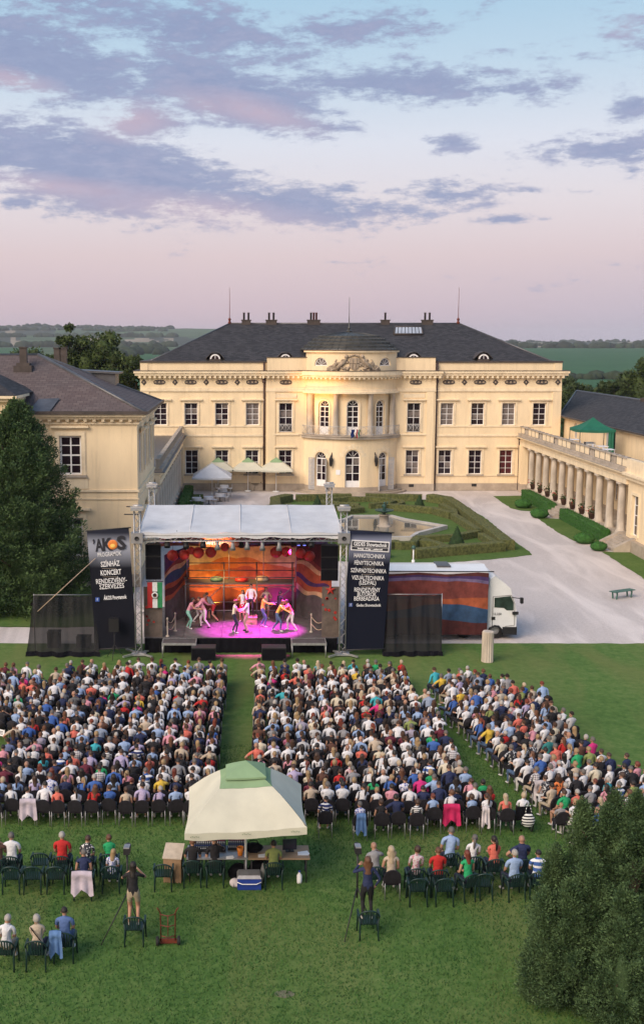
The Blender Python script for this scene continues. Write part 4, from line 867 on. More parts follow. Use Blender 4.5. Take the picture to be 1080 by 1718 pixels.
# steps up to the colonnade, with cheek walls
def stair(y0, y1, cheek, label):
    t = thing('stone_steps', label, 'steps', (27.3, y0, 0)); w = y1-y0
    for i in range(5): b = MB(); b.box(.30*i, 1.75, .0, w, .17*i, .17*(i+1)-.002); b.build('step', STONE, t)
    if cheek:
        for y in (-.4, w): b = MB(); b.add([(x, yy, z) for yy in (y, y+.4) for x, z in ((0, 0), (1.9, 0), (1.9, 1.0), (1.4, 1.0), (0, .3))], [(0, 1, 2, 3, 4), (9, 8, 7, 6, 5), (4, 3, 8, 9), (3, 2, 7, 8), (0, 4, 9, 5)]); b.build('cheek_wall', STONE, t)
yS = G(930, 866).y; stair(yS-.9, yS+2.3, False, 'weathered stone steps between two clipped hedges at the colonnade'); yS2 = G(1040, 920).y; stair(yS2-1.2, yS2+1.5, True, 'stone steps with sloping cheek walls at the end of the colonnade')
# flowerpots between the columns
pm = MB(); pm.lathe([(.001, 0), (.2, 0), (.3, .42), (.34, .44), (.34, .5), (.001, .47)], n=10); potm = pm.mesh('pot', POT)
rr = random.Random(3)
for k in range(8):
    y = yA-PIT*(k+.5); t = thing('flower_pot', 'terracotta pot of dark flowering plants between columns, '+ORDN[k+1]+' from the palace', 'flower pot', (XW[1]-.12, y, .85), group='flower pots along the colonnade')
    link('pot', potm, t); b = MB()
    for i in range(60):
        c = Vector((rr.gauss(0, .2), rr.gauss(0, .2), .5+abs(rr.gauss(0, .25)))); d = Vector((rr.uniform(-1, 1), rr.uniform(-1, 1), rr.uniform(0, 1))).normalized()*.12; e = d.orthogonal().normalized()*.05; b.add([c-d, c+e, c+d, c-e], [(0, 1, 2, 3)], 1 if i % 9 == 0 else 0)
    b.build('plant', [OAK, RED], t)

# ------------------------------------------------------------------ gardens
def grow(o, dens, size, m, name='leaf_sprigs', seed=1, up=.6):
    """Leaf sprigs over a clipped surface, joined, as real geometry."""
    me = o.data; r_ = random.Random(seed); b = MB()
    for p in me.polygons:
        if p.normal.z < -.3: continue
        n = p.area*dens; n = int(n)+(r_.random() < n-int(n)); vs = [me.vertices[i].co for i in p.vertices]
        for _ in range(n):
            if len(vs) == 4:
                s, t = r_.random(), r_.random(); c = vs[0]*(1-s)*(1-t)+vs[1]*s*(1-t)+vs[2]*s*t+vs[3]*(1-s)*t
            else:
                s, t = r_.random(), r_.random()
                if s+t > 1: s, t = 1-s, 1-t
                c = vs[0]+(vs[1]-vs[0])*s+(vs[2]-vs[0])*t
            d = (p.normal*r_.uniform(.1, 1)+Vector((r_.gauss(0, .6), r_.gauss(0, .6), r_.gauss(.2, .5)))).normalized()*size*r_.uniform(.5, 1.2); e = d.cross(Vector((r_.gauss(0, 1), r_.gauss(0, 1), r_.gauss(0, 1)))).normalized()*size*.33
            b.add([c-d*.3, c+d*.3+e, c+d, c+d*.3-e], [(0, 1, 2, 3)])
    return b.build(name, m, o, 'stuff')
hedge_i = 0
def hedge(pts, w, h, label, m=HEDGE, lm=HEDGELEAF, dens=34, size=.065, group=None, closed=False):
    """A clipped hedge along a line on the ground."""
    global hedge_i; hedge_i += 1
    pts = [Vector((p[0], p[1], 0)) for p in pts]; fine = []; w *= .86
    n = len(pts); segs = n if closed else n-1
    for i in range(segs):
        a, c = pts[i], pts[(i+1) % n]; k = max(1, int((c-a).length/.6)); fine += [a.lerp(c, j/k) for j in range(k)]
    if not closed: fine.append(pts[-1])
    m_ = len(fine); b = MB(); vs = []
    for i, p in enumerate(fine):
        a = fine[(i-1) % m_] if (closed or i) else p; c = fine[(i+1) % m_] if (closed or i < m_-1) else p
        d = (c-a).normalized(); s = Vector((d.y, -d.x, 0)); f = lambda k: 1+.07*nz2(p.x*.9+k*5, p.y*.9, hedge_i)
        vs += [p+s*w/2*f(1), p+s*w/2*.97*f(2)+Vector((0, 0, h*.93*f(3))), p+s*w*.4+Vector((0, 0, h*f(4))), p-s*w*.4+Vector((0, 0, h*f(4))), p-s*w/2*.97*f(5)+Vector((0, 0, h*.93*f(3))), p-s*w/2*f(6)]
    fs = [(i*6+j, ((i+1) % m_)*6+j, ((i+1) % m_)*6+j+1, i*6+j+1) for i in range(m_ if closed else m_-1) for j in range(5)]
    b.add(vs, fs)
    if not closed: b.f += [(0, 1, 2, 3, 4, 5), tuple((m_-1)*6+j for j in (5, 4, 3, 2, 1, 0))]; b.m += [0, 0]; b.sm += [False, False]
    c0 = fine[m_//2]; b.v = [(x-c0.x, y-c0.y, z) for x, y, z in b.v]
    o = tag(b.build('hedge', m, loc=(c0.x, c0.y, -.01)), label, 'hedge', group)
    # outward normals
    bm_ = bmesh.new(); bm_.from_mesh(o.data); bmesh.ops.recalc_face_normals(bm_, faces=bm_.faces); bm_.to_mesh(o.data); bm_.free()
    grow(o, dens, size, lm, seed=hedge_i); return o
def mir(pts): return [(2*PC-x, y) for x, y in pts]
def both(pts, w, h, la, lb, gr='box hedges of the parterre'):
    hedge(pts, w, h, la, group=gr); hedge(mir(pts), w, h, lb, group=gr)
# outer frame
both([(18.2, 108.6), (19.6, 106.6), (19.75, 100), (19.75, 82.6)], 1.15, .75, 'long straight clipped box hedge nearest the courtyard drive beside the columns', 'long straight clipped box hedge on the yew side of the parterre')
both([(19.3, 82.4), (15.6, 80.9), (12.3, 79.4)], .95, .7, 'clipped box hedge behind the white truck roof, front border of the parterre', 'clipped box hedge hidden behind the stage roof, front border of the parterre')
both([(17.5, 108.9), (15, 109.2), (12.1, 109.6)], .8, .65, 'low clipped hedge at the palace end, beside the far cone bush on the column side', 'low clipped hedge at the palace end on the yew side of the parterre')
w6 = lambda *z: [(zoom6(x, y).x, zoom6(x, y).y) for x, y in z]
both(w6((572, 172), (640, 205), (640, 228), (770, 312)), .7, .55, 'inner clipped hedge running from the far cone towards the near cone', 'mirror inner clipped hedge on the hidden yew side of the fountain')
both(w6((300, 178), (430, 188), (530, 196), (628, 224)), .75, .6, 'clipped hedge between the fountain basin and the far cone bush', 'clipped hedge behind the basin on the yew side')
both(w6((765, 318), (640, 342), (440, 352)), .7, .55, 'clipped hedge bar between the basin and the near cone bush', 'clipped hedge bar between the basin and hidden near cone')
both(w6((782, 330), (868, 382), (740, 398), (620, 402), (540, 380), (478, 356)), .6, .5, 'hooked clipped hedge enclosing the near cone bush', 'hooked clipped hedge on the stage-covered side of the basin')
ar = [(460, 372), (530, 378), (575, 395), (578, 412), (530, 424), (420, 432)]
both(w6(*ar), .7, .55, 'curled clipped hedge beside the banner, in front of the basin', 'curled clipped hedge covered by the stage roof')
ar = [(60, 132), (200, 132), (300, 140), (318, 152), (290, 162), (190, 168)]
both(w6(*ar), .6, .5, 'curled clipped hedge behind the fountain near the palace steps', 'second curled clipped hedge behind the fountain, yew side')
ar = [(230, 178), (330, 172), (368, 160), (360, 150), (330, 146)]
both(w6(*ar), .5, .5, 'small S-shaped clipped hedge between fountain and far cone', 'small S-shaped clipped hedge on the yew side of fountain')
hedge(w6((20, 185), (110, 172), (150, 190), (60, 200)), .6, .5, 'small clipped hedge loop behind the fountain beside the stage roof edge', group='box hedges of the parterre')
both(w6((300, 378), (360, 386), (420, 384), (440, 360)), .75, .6, 'clipped hedge in front of the basin right beside the dark banner', 'clipped hedge in front of the basin under the roof tarp')
# box cones
def cone_bush(px, base, apex, label, x=None):
    p = G(px, base); h = H-(-ray(px, apex).z)/ray(px, apex).y*p.y; h = AT(px, apex, p.y)[1]; r_ = h*.45; b = MB(); hh = [i/14 for i in range(15)]
    b.lathe([(max(.02, r_*(1-q*.97)*(1+.06*math.sin(q*31))), h*q) for q in hh], n=18)
    b.v = [(x*(1+.08*nz2(x*4, z*4, y*4)), y*(1+.08*nz2(x*4, z*4, y*4)), z) for x, y, z in b.v]
    o = tag(b.build('cone_bush', CONEHEDGE, loc=(p.x if x is None else x, p.y, -.02)), label, 'topiary', 'clipped cone bushes in the parterre'); grow(o, 70, .09, CONELEAF, seed=int(px)); return o
cone_bush(703, 857, 829, 'cone-clipped bush at the far side of the parterre, near the palace'); cone_bush(766, 921, 882, 'large cone-clipped bush at the near corner of the parterre above the truck')
cone_bush(532, 857, 830, 'cone-clipped bush peeping over the stage roof tarp'); 
# fountain basin
bc = G(639, 880); tipx = zoom6(628, 285)
bas = [(17.0, 92.2), (14.1, 95.9), (PC+1.8, 97.9)]; bas += [(2*PC-x, y) for x, y in bas[::-1]]; bas += [(x, 92.2*2-y) for x, y in bas[::-1]][1:-1]
def offs(poly, d):
    c = Vector((PC, 92.2)); return [tuple((Vector(p)-c)*(1-d/(Vector(p)-c).length)+c) for p in poly]
ft = thing('fountain_basin', 'pale stone basin of still water with pointed ends in the parterre', 'basin', (PC, 92.2, 0))
inn = offs(bas, .42); n = len(bas)
for i in range(n):
    j = (i+1) % n; P = [bas[i], bas[j], inn[j], inn[i]]; b = MB(); b.prism([(x-PC, y-92.2) for x, y in P], -.02, .32); b.build('kerb_stone', KERB, ft)
WATER, _t, _b, _o = newmat('still_water'); _b.inputs['Base Color'].default_value = (.14, .14, .12, 1); _b.inputs['Roughness'].default_value = .04; _b.inputs['Specular IOR Level'].default_value = .6
nzz = _t.nodes.new('ShaderNodeTexNoise'); nzz.inputs['Scale'].default_value = 3; bpp = _t.nodes.new('ShaderNodeBump'); bpp.inputs['Strength'].default_value = .02; _t.links.new(nzz.outputs[0], bpp.inputs['Height']); _t.links.new(bpp.outputs[0], _b.inputs['Normal'])
b = MB(); b.add([(x-PC, y-92.2, .17) for x, y in offs(bas, .5)], [tuple(range(n))[::-1]]); o = b.build('water', WATER, ft)
if o.data.polygons[0].normal.z < 0: o.data.flip_normals()
fo = thing('fountain', 'green bronze fountain with a bowl and a figure on a stone pier', 'fountain', (G(639, 880).x, 92.6, .1)); k = AT(639, 846, 92.6)[1]/2.0
b = MB(); b.lathe([(.001, 0), (.62, 0), (.62, .12), (.5, .16), (.42, .2), (.38, .95), (.5, 1.0), (.5, 1.06), (.001, 1.06)], n=8); b.build('pier', STONE, fo)
BRONZE = Mt('green_bronze', (.06, .13, .11), .5, .3, 4, metal=.4)
b = MB(); b.lathe([(.16, 1.06), (.12, 1.15), (.3, 1.24), (.72, 1.36), (.8, 1.44), (.76, 1.46), (.001, 1.36)], n=20); b.build('bowl', BRONZE, fo)
b = MB(); b.path([(0, 0, 1.36), (.02, .02, 1.6), (0, 0, 1.78), (.02, 0, 1.95)], [.16, .12, .17, .07], 8); b.ball((.02, 0, 2.03), .09, 8, 6); b.path([(.1, 0, 1.88), (.26, -.05, 1.98), (.22, -.1, 2.15)], .045, 5); b.path([(-.1, 0, 1.88), (-.2, -.08, 1.7)], .045, 5); b.build('figure', BRONZE, fo)
# lawn lamp in front of the hedge
p = zoom6(422, 462); t = thing('garden_lamp', 'thin pale garden lamp post beside the dark banner', 'lamp post', (p.x, p.y, 0)); hL = AT(0, 800+365/3.176, p.y)[1]
b = MB(); b.tube((0, 0, 0), (0, 0, hL*.8), .05, 6); b.lathe([(.11, 0), (.11, .25), (.07, .28)], n=8); b.build('post', WHITEPAINT, t); b = MB(); b.lathe([(.06, hL*.8), (.17, hL*.82), (.13, hL*.95), (.04, hL)], n=8); b.build('lantern', BRONZE, t)
# hedges and balls along the colonnade
hedge([(27.95, 110.6), (27.95, 100.9)], .95, .95, 'bright green clipped hedge in front of the far columns', HEDGE_G, HEDGELEAF_G, 40, .1, 'hedges along the colonnade')
hedge([(28.1, 97.6), (28.1, 86.4)], .95, .95, 'bright green clipped hedge in front of the near columns, between two stairs', HEDGE_G, HEDGELEAF_G, 40, .1, 'hedges along the colonnade')
hedge([(-5.3, 113.5), (-5.3, 101)], 1.0, 1.0, 'bright green clipped hedge at the foot of the grey colonnade beside the cafe tables', HEDGE_G, HEDGELEAF_G, 40, .1, 'hedges along the colonnade')
sheet('strip_lawn', [(-5.9, 114), (-3.9, 114), (-3.4, 100.5), (-5.9, 100)], -.004, GRASS_P)
def ball_bush(px, py, wpx, label):
    p = G(px, py); r_ = wpx/2/(F/p.y); b = MB(); b.ball((0, 0, r_*.46), r_, 16, 10, 0, (1, .95, .56)); b.v = [(x*(1+.1*nz2(x*3, y*3, z*3)), y*(1+.1*nz2(x*3, y*3, z*3)), max(0, z)) for x, y, z in b.v]
    o = tag(b.build('ball_bush', HEDGE_G, loc=(p.x, p.y+r_*.6, 0)), label, 'bush', 'rounded bushes along the drive'); grow(o, 70, .1, HEDGELEAF_G, seed=int(px))
ball_bush(879.4, 853, 29, 'rounded green bush farthest up the drive, nearest the palace'); ball_bush(907, 870, 31, 'rounded green bush at the corner by the hedge-flanked steps'); ball_bush(983, 913, 35, 'widest rounded green bush beside the near hedge'); ball_bush(1007, 925, 29, 'rounded green bush at the foot of the cheek-walled steps')
# bench on the gravel
p = G(1043, 1003); bn = thing('park_bench', 'backless green plank bench standing alone on the gravel', 'bench', (p.x, p.y, 0), rad(28))
for y in (-.17, 0, .17): b = MB(); b.box(-.85, .85, y-.075, y+.075, .42, .46); b.build('slat', GREENWOOD, bn)
for x in (-.6, .6):
    b = MB(); b.box(x-.04, x+.04, -.2, .2, .36, .418); b.cbox((x, -.17, .18), (.07, .07, .38), Matrix.Rotation(.12, 3, 'X')); b.cbox((x, .17, .18), (.07, .07, .38), Matrix.Rotation(-.12, 3, 'X')); b.build('leg', GREENWOOD, bn)

# ------------------------------------------------------------------ trees
def leaf_mesh(name, lobes, n, size, mat, seed, up=0.0, aspect=.45, shell=.45, core=.62):
    rg = np.random.default_rng(seed); L_ = np.array([tuple(l_)+(0,)*(8-len(l_)) for l_ in lobes], dtype=float)      # cx cy cz rx ry rz (lean x, y per unit height)
    wgt = (L_[:, 3]*L_[:, 4]+L_[:, 3]*L_[:, 5]+L_[:, 4]*L_[:, 5]); idx = rg.choice(len(L_), n, p=wgt/wgt.sum())
    d = rg.normal(size=(n, 3)); d /= np.linalg.norm(d, axis=1)[:, None]; rr = 1-shell*rg.random(n)**1.6
    rr *= 1+.12*np.sin(d[:, 0]*9+idx)*np.cos(d[:, 2]*8+idx*2)
    loc = d*rr[:, None]*L_[idx, 3:6]; tp_ = np.where(np.abs(L_[idx, 6])+np.abs(L_[idx, 7]) > 1e-6, 1-.8*np.clip(loc[:, 2]/L_[idx, 5]*.5+.5, 0, 1), 1.0); loc[:, 0] *= tp_*1.25**(tp_ < 1); loc[:, 1] *= tp_*1.25**(tp_ < 1); c = L_[idx, :3]+loc; c[:, 0] += loc[:, 2]*L_[idx, 6]; c[:, 1] += loc[:, 2]*L_[idx, 7]
    ax = d+rg.normal(size=(n, 3))*.7+np.array([0, 0, up]); ax /= np.linalg.norm(ax, axis=1)[:, None]
    sd = np.cross(ax, rg.normal(size=(n, 3))); sd /= np.linalg.norm(sd, axis=1)[:, None]
    s = size*(.6+.8*rg.random(n))[:, None]; w = s*aspect
    V = np.stack([c-ax*s*.5, c+sd*w*.5, c+ax*s*.5, c-sd*w*.5], 1).reshape(-1, 3)
    me = bpy.data.meshes.new(name); me.vertices.add(4*n); me.vertices.foreach_set('co', V.ravel()); me.loops.add(4*n); me.loops.foreach_set('vertex_index', np.arange(4*n)); me.polygons.add(n); me.polygons.foreach_set('loop_start', np.arange(0, 4*n, 4)); me.polygons.foreach_set('loop_total', np.full(n, 4))
    me.update(calc_edges=True); me.materials.append(mat); return me
def core_mesh(lobes, q, mat):  # solid balls added inside the crown to block light, not real twigs
    b = MB()
    for l_ in lobes: b.ball(l_[:3], 1, 7, 5, 0, (l_[3]*q, l_[4]*q, l_[5]*q))
    return b.mesh('light_block_core', mat)
def tree(name, label, loc, lobes, n, size, mat, trunk_h, trunk_r, seed, group=None, up=0, aspect=.45, cat='tree', shell=.45, core=.7, limbs=5):
    t = thing(name, label, cat, loc, 0, group); r_ = random.Random(seed); b = MB()
    b.path([(0, 0, -.1), (.1*r_.random(), .08, trunk_h*.5), (0, 0, trunk_h)], [trunk_r*1.3, trunk_r, trunk_r*.55], 9)
    for i in range(limbs):
        l_ = lobes[r_.randrange(len(lobes))]; m = Vector(l_[:3]); s = Vector((0, 0, trunk_h*r_.uniform(.45, .9))); b.path([s, s.lerp(m, .5)+Vector((0, 0, -.1)), m], [trunk_r*.45, trunk_r*.3, .03], 6)
    b.build('trunk', BARK, t); c = link('crown', leaf_mesh('crown', lobes, n, size, mat, seed, up, aspect, shell), t)
    if core: link('light_block_core', core_mesh(lobes, core, mat), c)
    return t
def round_lobes(h, r_, z0, k, seed, sq=1.0):
    q = random.Random(seed); out = [(0, 0, (h+z0)/2, r_*.6, r_*.6, (h-z0)*.42)]
    for i in range(k):
        u = q.random(); z = z0+(h-z0)*(.12+.84*u); e = r_*math.sqrt(max(.05, 1-((z-(h+z0)/2)/((h-z0)*.56))**2)); a = q.uniform(0, 2*PI); s = r_*q.uniform(.22, .42)
        out.append((math.cos(a)*(e-s*.6), math.sin(a)*(e-s*.6), z-s*.3, s, s, s*q.uniform(.7, 1.0)*sq))
    return out
def sprays(h, r_, k, seed, z0, ln, wd, pw=.65, rise=.55, ctr=(0, 0)):
    """Feathery branch ends: root, middle, tip, width; the tips lie on an uneven cone."""
    q = random.Random(seed); out = []
    for i in range(k):
        u = q.random()**1.15; a = q.uniform(0, 2*PI); env = r_*(1-u)**pw*(1 if u > .15 else .82+1.2*u)*(1+.30*nz2(a*1.6, u*6, seed))*q.uniform(.72, 1.04); z = z0+h*u*.95
        L_ = ln*q.uniform(.6, 1.35)*(1-.3*u); tip = Vector((ctr[0]+math.cos(a)*env, ctr[1]+math.sin(a)*env, z+L_*rise*.5)); d = Vector((math.cos(a)*(1-.55*u), math.sin(a)*(1-.55*u), rise*q.uniform(.5, 1.5)+u*.5)).normalized(); root = tip-d*L_; mid = tip-d*L_*.5+Vector((q.gauss(0, .08), q.gauss(0, .08), -.12))*L_
        out.append((*root, *mid, *tip, wd*q.uniform(.7, 1.3)))
    return out
def spray_mesh(name, br, n, size, mat, seed, aspect):
    rg = np.random.default_rng(seed); B = np.array(br); ix = rg.integers(0, len(B), n); t = rg.random(n)**.75; P0, P1, P2, wd = B[ix, :3], B[ix, 3:6], B[ix, 6:9], B[ix, 9]
    tt = t[:, None]; c = (1-tt)**2*P0+2*tt*(1-tt)*P1+tt**2*P2; tan = 2*(1-tt)*(P1-P0)+2*tt*(P2-P1); tan /= np.linalg.norm(tan, axis=1)[:, None]
    off = rg.normal(size=(n, 3)); off -= (off*tan).sum(1)[:, None]*tan; off *= (wd*(.12+np.sin(np.pi*np.clip(t*.93+.05, 0, 1))**.8))[:, None]*.62; off[:, 2] *= .7; c += off
    ax = tan+off/(np.linalg.norm(off, axis=1)[:, None]+1e-6)*.75+rg.normal(size=(n, 3))*.35; ax /= np.linalg.norm(ax, axis=1)[:, None]; sd = np.cross(ax, rg.normal(size=(n, 3))); sd /= np.linalg.norm(sd, axis=1)[:, None]; s = size*(.55+.9*rg.random(n))[:, None]
    V = np.stack([c-ax*s*.5, c+sd*s*aspect*.5, c+ax*s*.5, c-sd*s*aspect*.5], 1).reshape(-1, 3)
    me = bpy.data.meshes.new(name); me.vertices.add(4*n); me.vertices.foreach_set('co', V.ravel()); me.loops.add(4*n); me.loops.foreach_set('vertex_index', np.arange(4*n)); me.polygons.add(n); me.polygons.foreach_set('loop_start', np.arange(0, 4*n, 4)); me.polygons.foreach_set('loop_total', np.full(n, 4)); me.update(calc_edges=True); me.materials.append(mat); return me
def conifer(name, label, loc, br, n, size, mat, aspect, th, tr, cores, seed):
    t = thing(name, label, 'tree', loc); b = MB(); b.path([(0, 0, -.1), (.05, .05, th*.5), (0, 0, th)], [tr*1.3, tr, tr*.5], 9)
    for k in br[::max(1, len(br)//26)]: r_ = Vector(k[:3]); b.path([(0, 0, max(.2, r_.z*.6)), (r_.x*.5, r_.y*.5, r_.z*.8), r_], [tr*.3, tr*.2, .02], 5)
    b.build('trunk', BARK, t); c = link('crown', spray_mesh('crown', br, n, size, mat, seed, aspect), t); link('light_block_core', core_mesh(cores, 1, mat), c); return t
p = G(25, 1036); br = sprays(12.0, 4.75, 660, 4, .3, 2.2, .42, .58)+sprays(11.4, 3.2, 260, 5, .6, 1.9, .4)
conifer('yew_tree', 'huge dark evergreen yew at the edge beside the cream pavilion', (p.x, p.y+2.2, 0), br, 165000, .17, YEW, .34, 10, .35, [(0, 0, 4.6, 1.5, 1.5, 4.3)], 4)
br = []; cr_ = []
for x, y, h, r_, k, sd in ((0, 0, 5.5, 1.75, 330, 1), (-1.15, .5, 5.1, 1.05, 200, 2), (-.2, 1.0, 5.2, 1.2, 150, 3), (1.5, .2, 5.6, 1.7, 230, 5), (-1.75, -.7, 3.4, .95, 170, 6), (-.6, -1.3, 3.6, 1.2, 190, 7), (.9, -1.6, 3.2, 1.3, 190, 8), (-2.1, -.1, 2.9, .75, 110, 9), (-1.9, .2, 4.0, .85, 130, 10), (-2.3, -.6, 3.0, .75, 120, 14), (-.6, .3, 5.0, 1.1, 240, 11), (.7, .6, 5.1, 1.1, 150, 12), (-1.2, -.5, 4.2, 1.0, 150, 13)): br += sprays(h, r_, k, sd, .1, .85, .17, .7, .75, (x, y)); cr_.append((x, y, h*.3, r_*.2, r_*.2, h*.2))
JT = conifer('juniper_tree', 'big dark juniper bush filling the corner nearest to us', (9.15, 24.9, 0), br, 410000, .070, JUNI, .36, 3.6, .16, cr_, 9)
JT.scale = (.95, .93, .90)
# the tall trees behind the pavilion
x, z = AT(166, 541, 128); tree('broadleaf_tree', 'tall round olive-green tree rising behind the brown slate roof', (x, 128, 0), round_lobes(z, 3.6, 4, 46, 21), 15000, .42, OAK, z*.6, .4, 21, 'trees behind the pavilion', cat='tree', shell=.6)
x, z = AT(110, 546, 126); tree('broadleaf_tree', 'thin ragged tree with bare top beside the tall olive tree', (x, 126, 0), round_lobes(z-.6, 1.35, 8, 22, 22)+[(-1.6, 0, z-4.3, 1.0, 1, 1.1), (-2.2, 0, z-4.9, .8, .8, .8), (.4, 0, z-.2, .6, .5, .5)], 5200, .38, OAK, z*.93, .3, 22, 'trees behind the pavilion', shell=.8, core=.45)
x, z = AT(205, 585, 124); tree('broadleaf_tree', 'lower dark green tree between the tall olive tree and the palace corner', (x, 124, 0), round_lobes(z, 2.9, 3, 34, 23), 9000, .42, OAK, z*.5, .3, 23, 'trees behind the pavilion', shell=.6)
x, z = AT(228, 640, 122); tree('broadleaf_tree', 'small dark tree against the palace corner', (x, 122, 0), round_lobes(z, 1.9, 2, 20, 24), 4500, .36, OAK, z*.5, .22, 24, 'trees behind the pavilion', shell=.6)
for k, (px, py, d, r_) in enumerate(((70, 585, 190, 3.5), (22, 588, 200, 4.5), (140, 572, 150, 2.5))):
    x, z = AT(px, py, d); tree('broadleaf_tree', ('bushy tree crown showing just above the brown slate ridge, beside the chimneys', 'wide low tree crown over the brown roof at the edge', 'dark tree crown behind the ragged and the olive tree')[k], (x, d, 0), round_lobes(z, r_, 3, 30, 30+k), 5000, .5, OAK, z*.6, .25, 30+k, 'trees behind the pavilion', shell=.6)
# the belt of trees behind the terrace wing
q = random.Random(8); wh = ['dark green tree behind the palace corner', 'bushy mid-green tree behind the slate wing', 'low spreading tree behind the slate wing', 'taller tree standing over the slate ridge']
for k in range(17):
    px = 950+9.2*k+q.uniform(-4, 4); d = q.choice((150, 165, 180, 200)); py = 628+q.uniform(0, 22) if px < 1020 else 622+q.uniform(0, 24)
    x, z = AT(px, py, d); tree('broadleaf_tree', 'green tree in the belt behind the slate wing, '+ORDN[k+1]+' from the palace corner', (x, d, -1), round_lobes(z+1, q.uniform(2.2, 3.4), 1.5, 24, 40+k), 3000, .5, BELT, z*.6, .2, 40+k, 'trees in the belt behind the wing', shell=.6)
x, z = AT(1078, 600, 150); tree('broadleaf_tree', 'tall olive tree at the far edge over the slate wing', (x, 150, 0), round_lobes(z, 3.2, 3, 34, 77), 8000, .45, OAK, z*.5, .3, 77, shell=.6)
# woods on the far slopes: one mass
b = MB(); q = random.Random(13)
def clump(a, d, s): 
    x, y = math.sin(a)*d, math.cos(a)*d; z = land_h(a, d); b.ball((x, y, z+s*.3), s, 6, 4, 0, (q.uniform(.8, 1.8), 1, q.uniform(.7, 1.1)))
for i in range(420):
    a = q.uniform(.06, .40); clump(a, q.choice((1790, 1850, 2350, 3500, 3600)), q.uniform(5, 9) if q.random() < .5 else q.uniform(3, 6))
for i in range(520):
    a = q.uniform(-.26, -.06); d = q.choice((1850, 2500, 3000, 3500, 3700)); clump(a, d, q.uniform(5, 9))
for i in range(90): a = q.uniform(-.26, -.18); clump(a, q.uniform(650, 700), q.uniform(3, 5))
for i in range(120): a = q.uniform(.17, .4); clump(a, q.uniform(560, 600), q.uniform(1.6, 3.2))
for i in range(60): a = q.uniform(-.15, -.07); clump(a, q.uniform(900, 1500), q.uniform(4, 9))
o = b.build('far_woodland', WOODS, None, 'stuff'); o['label'] = 'dark far woods along the ridges and field edges'
# a few pale farm buildings far away
for k, (a, d) in enumerate(((.205, 2320), (.212, 2330), (.222, 2310))):
    b = MB(); b.box(-7, 7, -4, 4, 0, 5); t = thing('farmhouse', 'tiny pale farmhouse far off below the ridge, '+ORDN[k+1]+' from the palace roof', 'house', (math.sin(a)*d, math.cos(a)*d, land_h(a, d)), 0, 'far farmhouses'); b.build('wall', WHITEPAINT, t)
    r_ = MB(); r_.add([(-7.4, -4.4, 5), (7.4, -4.4, 5), (7.4, 4.4, 5), (-7.4, 4.4, 5), (-7.4, 0, 8), (7.4, 0, 8)], [(0, 1, 5, 4), (2, 3, 4, 5), (0, 4, 3), (1, 2, 5)]); r_.build('roof', RUST, t)
# the evening air: far land fades to blue
b = MB(); b.box(-3200, 3200, -240, 5600, -4.5, 82); HZ, _t, _b, _o = newmat('evening_haze'); _t.nodes.remove(_b); pv = _t.nodes.new('ShaderNodeVolumePrincipled'); pv.inputs['Color'].default_value = (.80, .85, .95, 1); pv.inputs['Density'].default_value = .00011; pv.inputs['Anisotropy'].default_value = 0; _t.links.new(pv.outputs[0], _o.inputs['Volume'])
hz = b.build('haze', HZ, None, 'stuff'); hz['label'] = 'thin evening haze over the far land'
# ------------------------------------------------------------------ people: one skinned body per pose, shared by copies
SHIRT = Mt('shirt_cloth', (1, 1, 1), .85, .14, 7, .8, 9, obj_color=True)
def striped(name, c1, c2, freq, axis=2, c3=None, thr=.5):
    m, t, b, o = newmat(name); n, l = t.nodes, t.links; tcn = n.new('ShaderNodeTexCoord'); sp_ = n.new('ShaderNodeSeparateXYZ'); l.new(tcn.outputs['Object'], sp_.inputs[0])
    def st(ax):
        w = n.new('ShaderNodeMath'); w.operation = 'MULTIPLY'; l.new(sp_.outputs[ax], w.inputs[0]); w.inputs[1].default_value = freq; f = n.new('ShaderNodeMath'); f.operation = 'FRACT'; l.new(w.outputs[0], f.inputs[0]); g = n.new('ShaderNodeMath'); g.operation = 'GREATER_THAN'; l.new(f.outputs[0], g.inputs[0]); g.inputs[1].default_value = thr; return g.outputs[0]
    mx = n.new('ShaderNodeMix'); mx.data_type = 'RGBA'; l.new(st(axis), mx.inputs[0]); mx.inputs[6].default_value = (*c1, 1); mx.inputs[7].default_value = (*c2, 1); out = mx.outputs[2]
    if c3:
        m2 = n.new('ShaderNodeMix'); m2.data_type = 'RGBA'; m2.inputs[0].default_value = .5; l.new(out, m2.inputs[6]); m3 = n.new('ShaderNodeMix'); m3.data_type = 'RGBA'; l.new(st(0), m3.inputs[0]); m3.inputs[6].default_value = (*c1, 1); m3.inputs[7].default_value = (*c3, 1); l.new(m3.outputs[2], m2.inputs[7]); out = m2.outputs[2]
    l.new(out, b.inputs['Base Color']); b.inputs['Roughness'].default_value = .9; return m
def floral(name, c1, c2):
    m, t, b, o = newmat(name); n, l = t.nodes, t.links; tcn = n.new('ShaderNodeTexCoord'); v = n.new('ShaderNodeTexVoronoi'); v.inputs['Scale'].default_value = 16; l.new(tcn.outputs['Object'], v.inputs[0]); g = n.new('ShaderNodeMath'); g.operation = 'GREATER_THAN'; g.inputs[1].default_value = .42; l.new(v.outputs['Distance'], g.inputs[0]); mx = n.new('ShaderNodeMix'); mx.data_type = 'RGBA'; l.new(g.outputs[0], mx.inputs[0]); mx.inputs[6].default_value = (*c1, 1); mx.inputs[7].default_value = (*c2, 1); l.new(mx.outputs[2], b.inputs['Base Color']); b.inputs['Roughness'].default_value = .9; return m
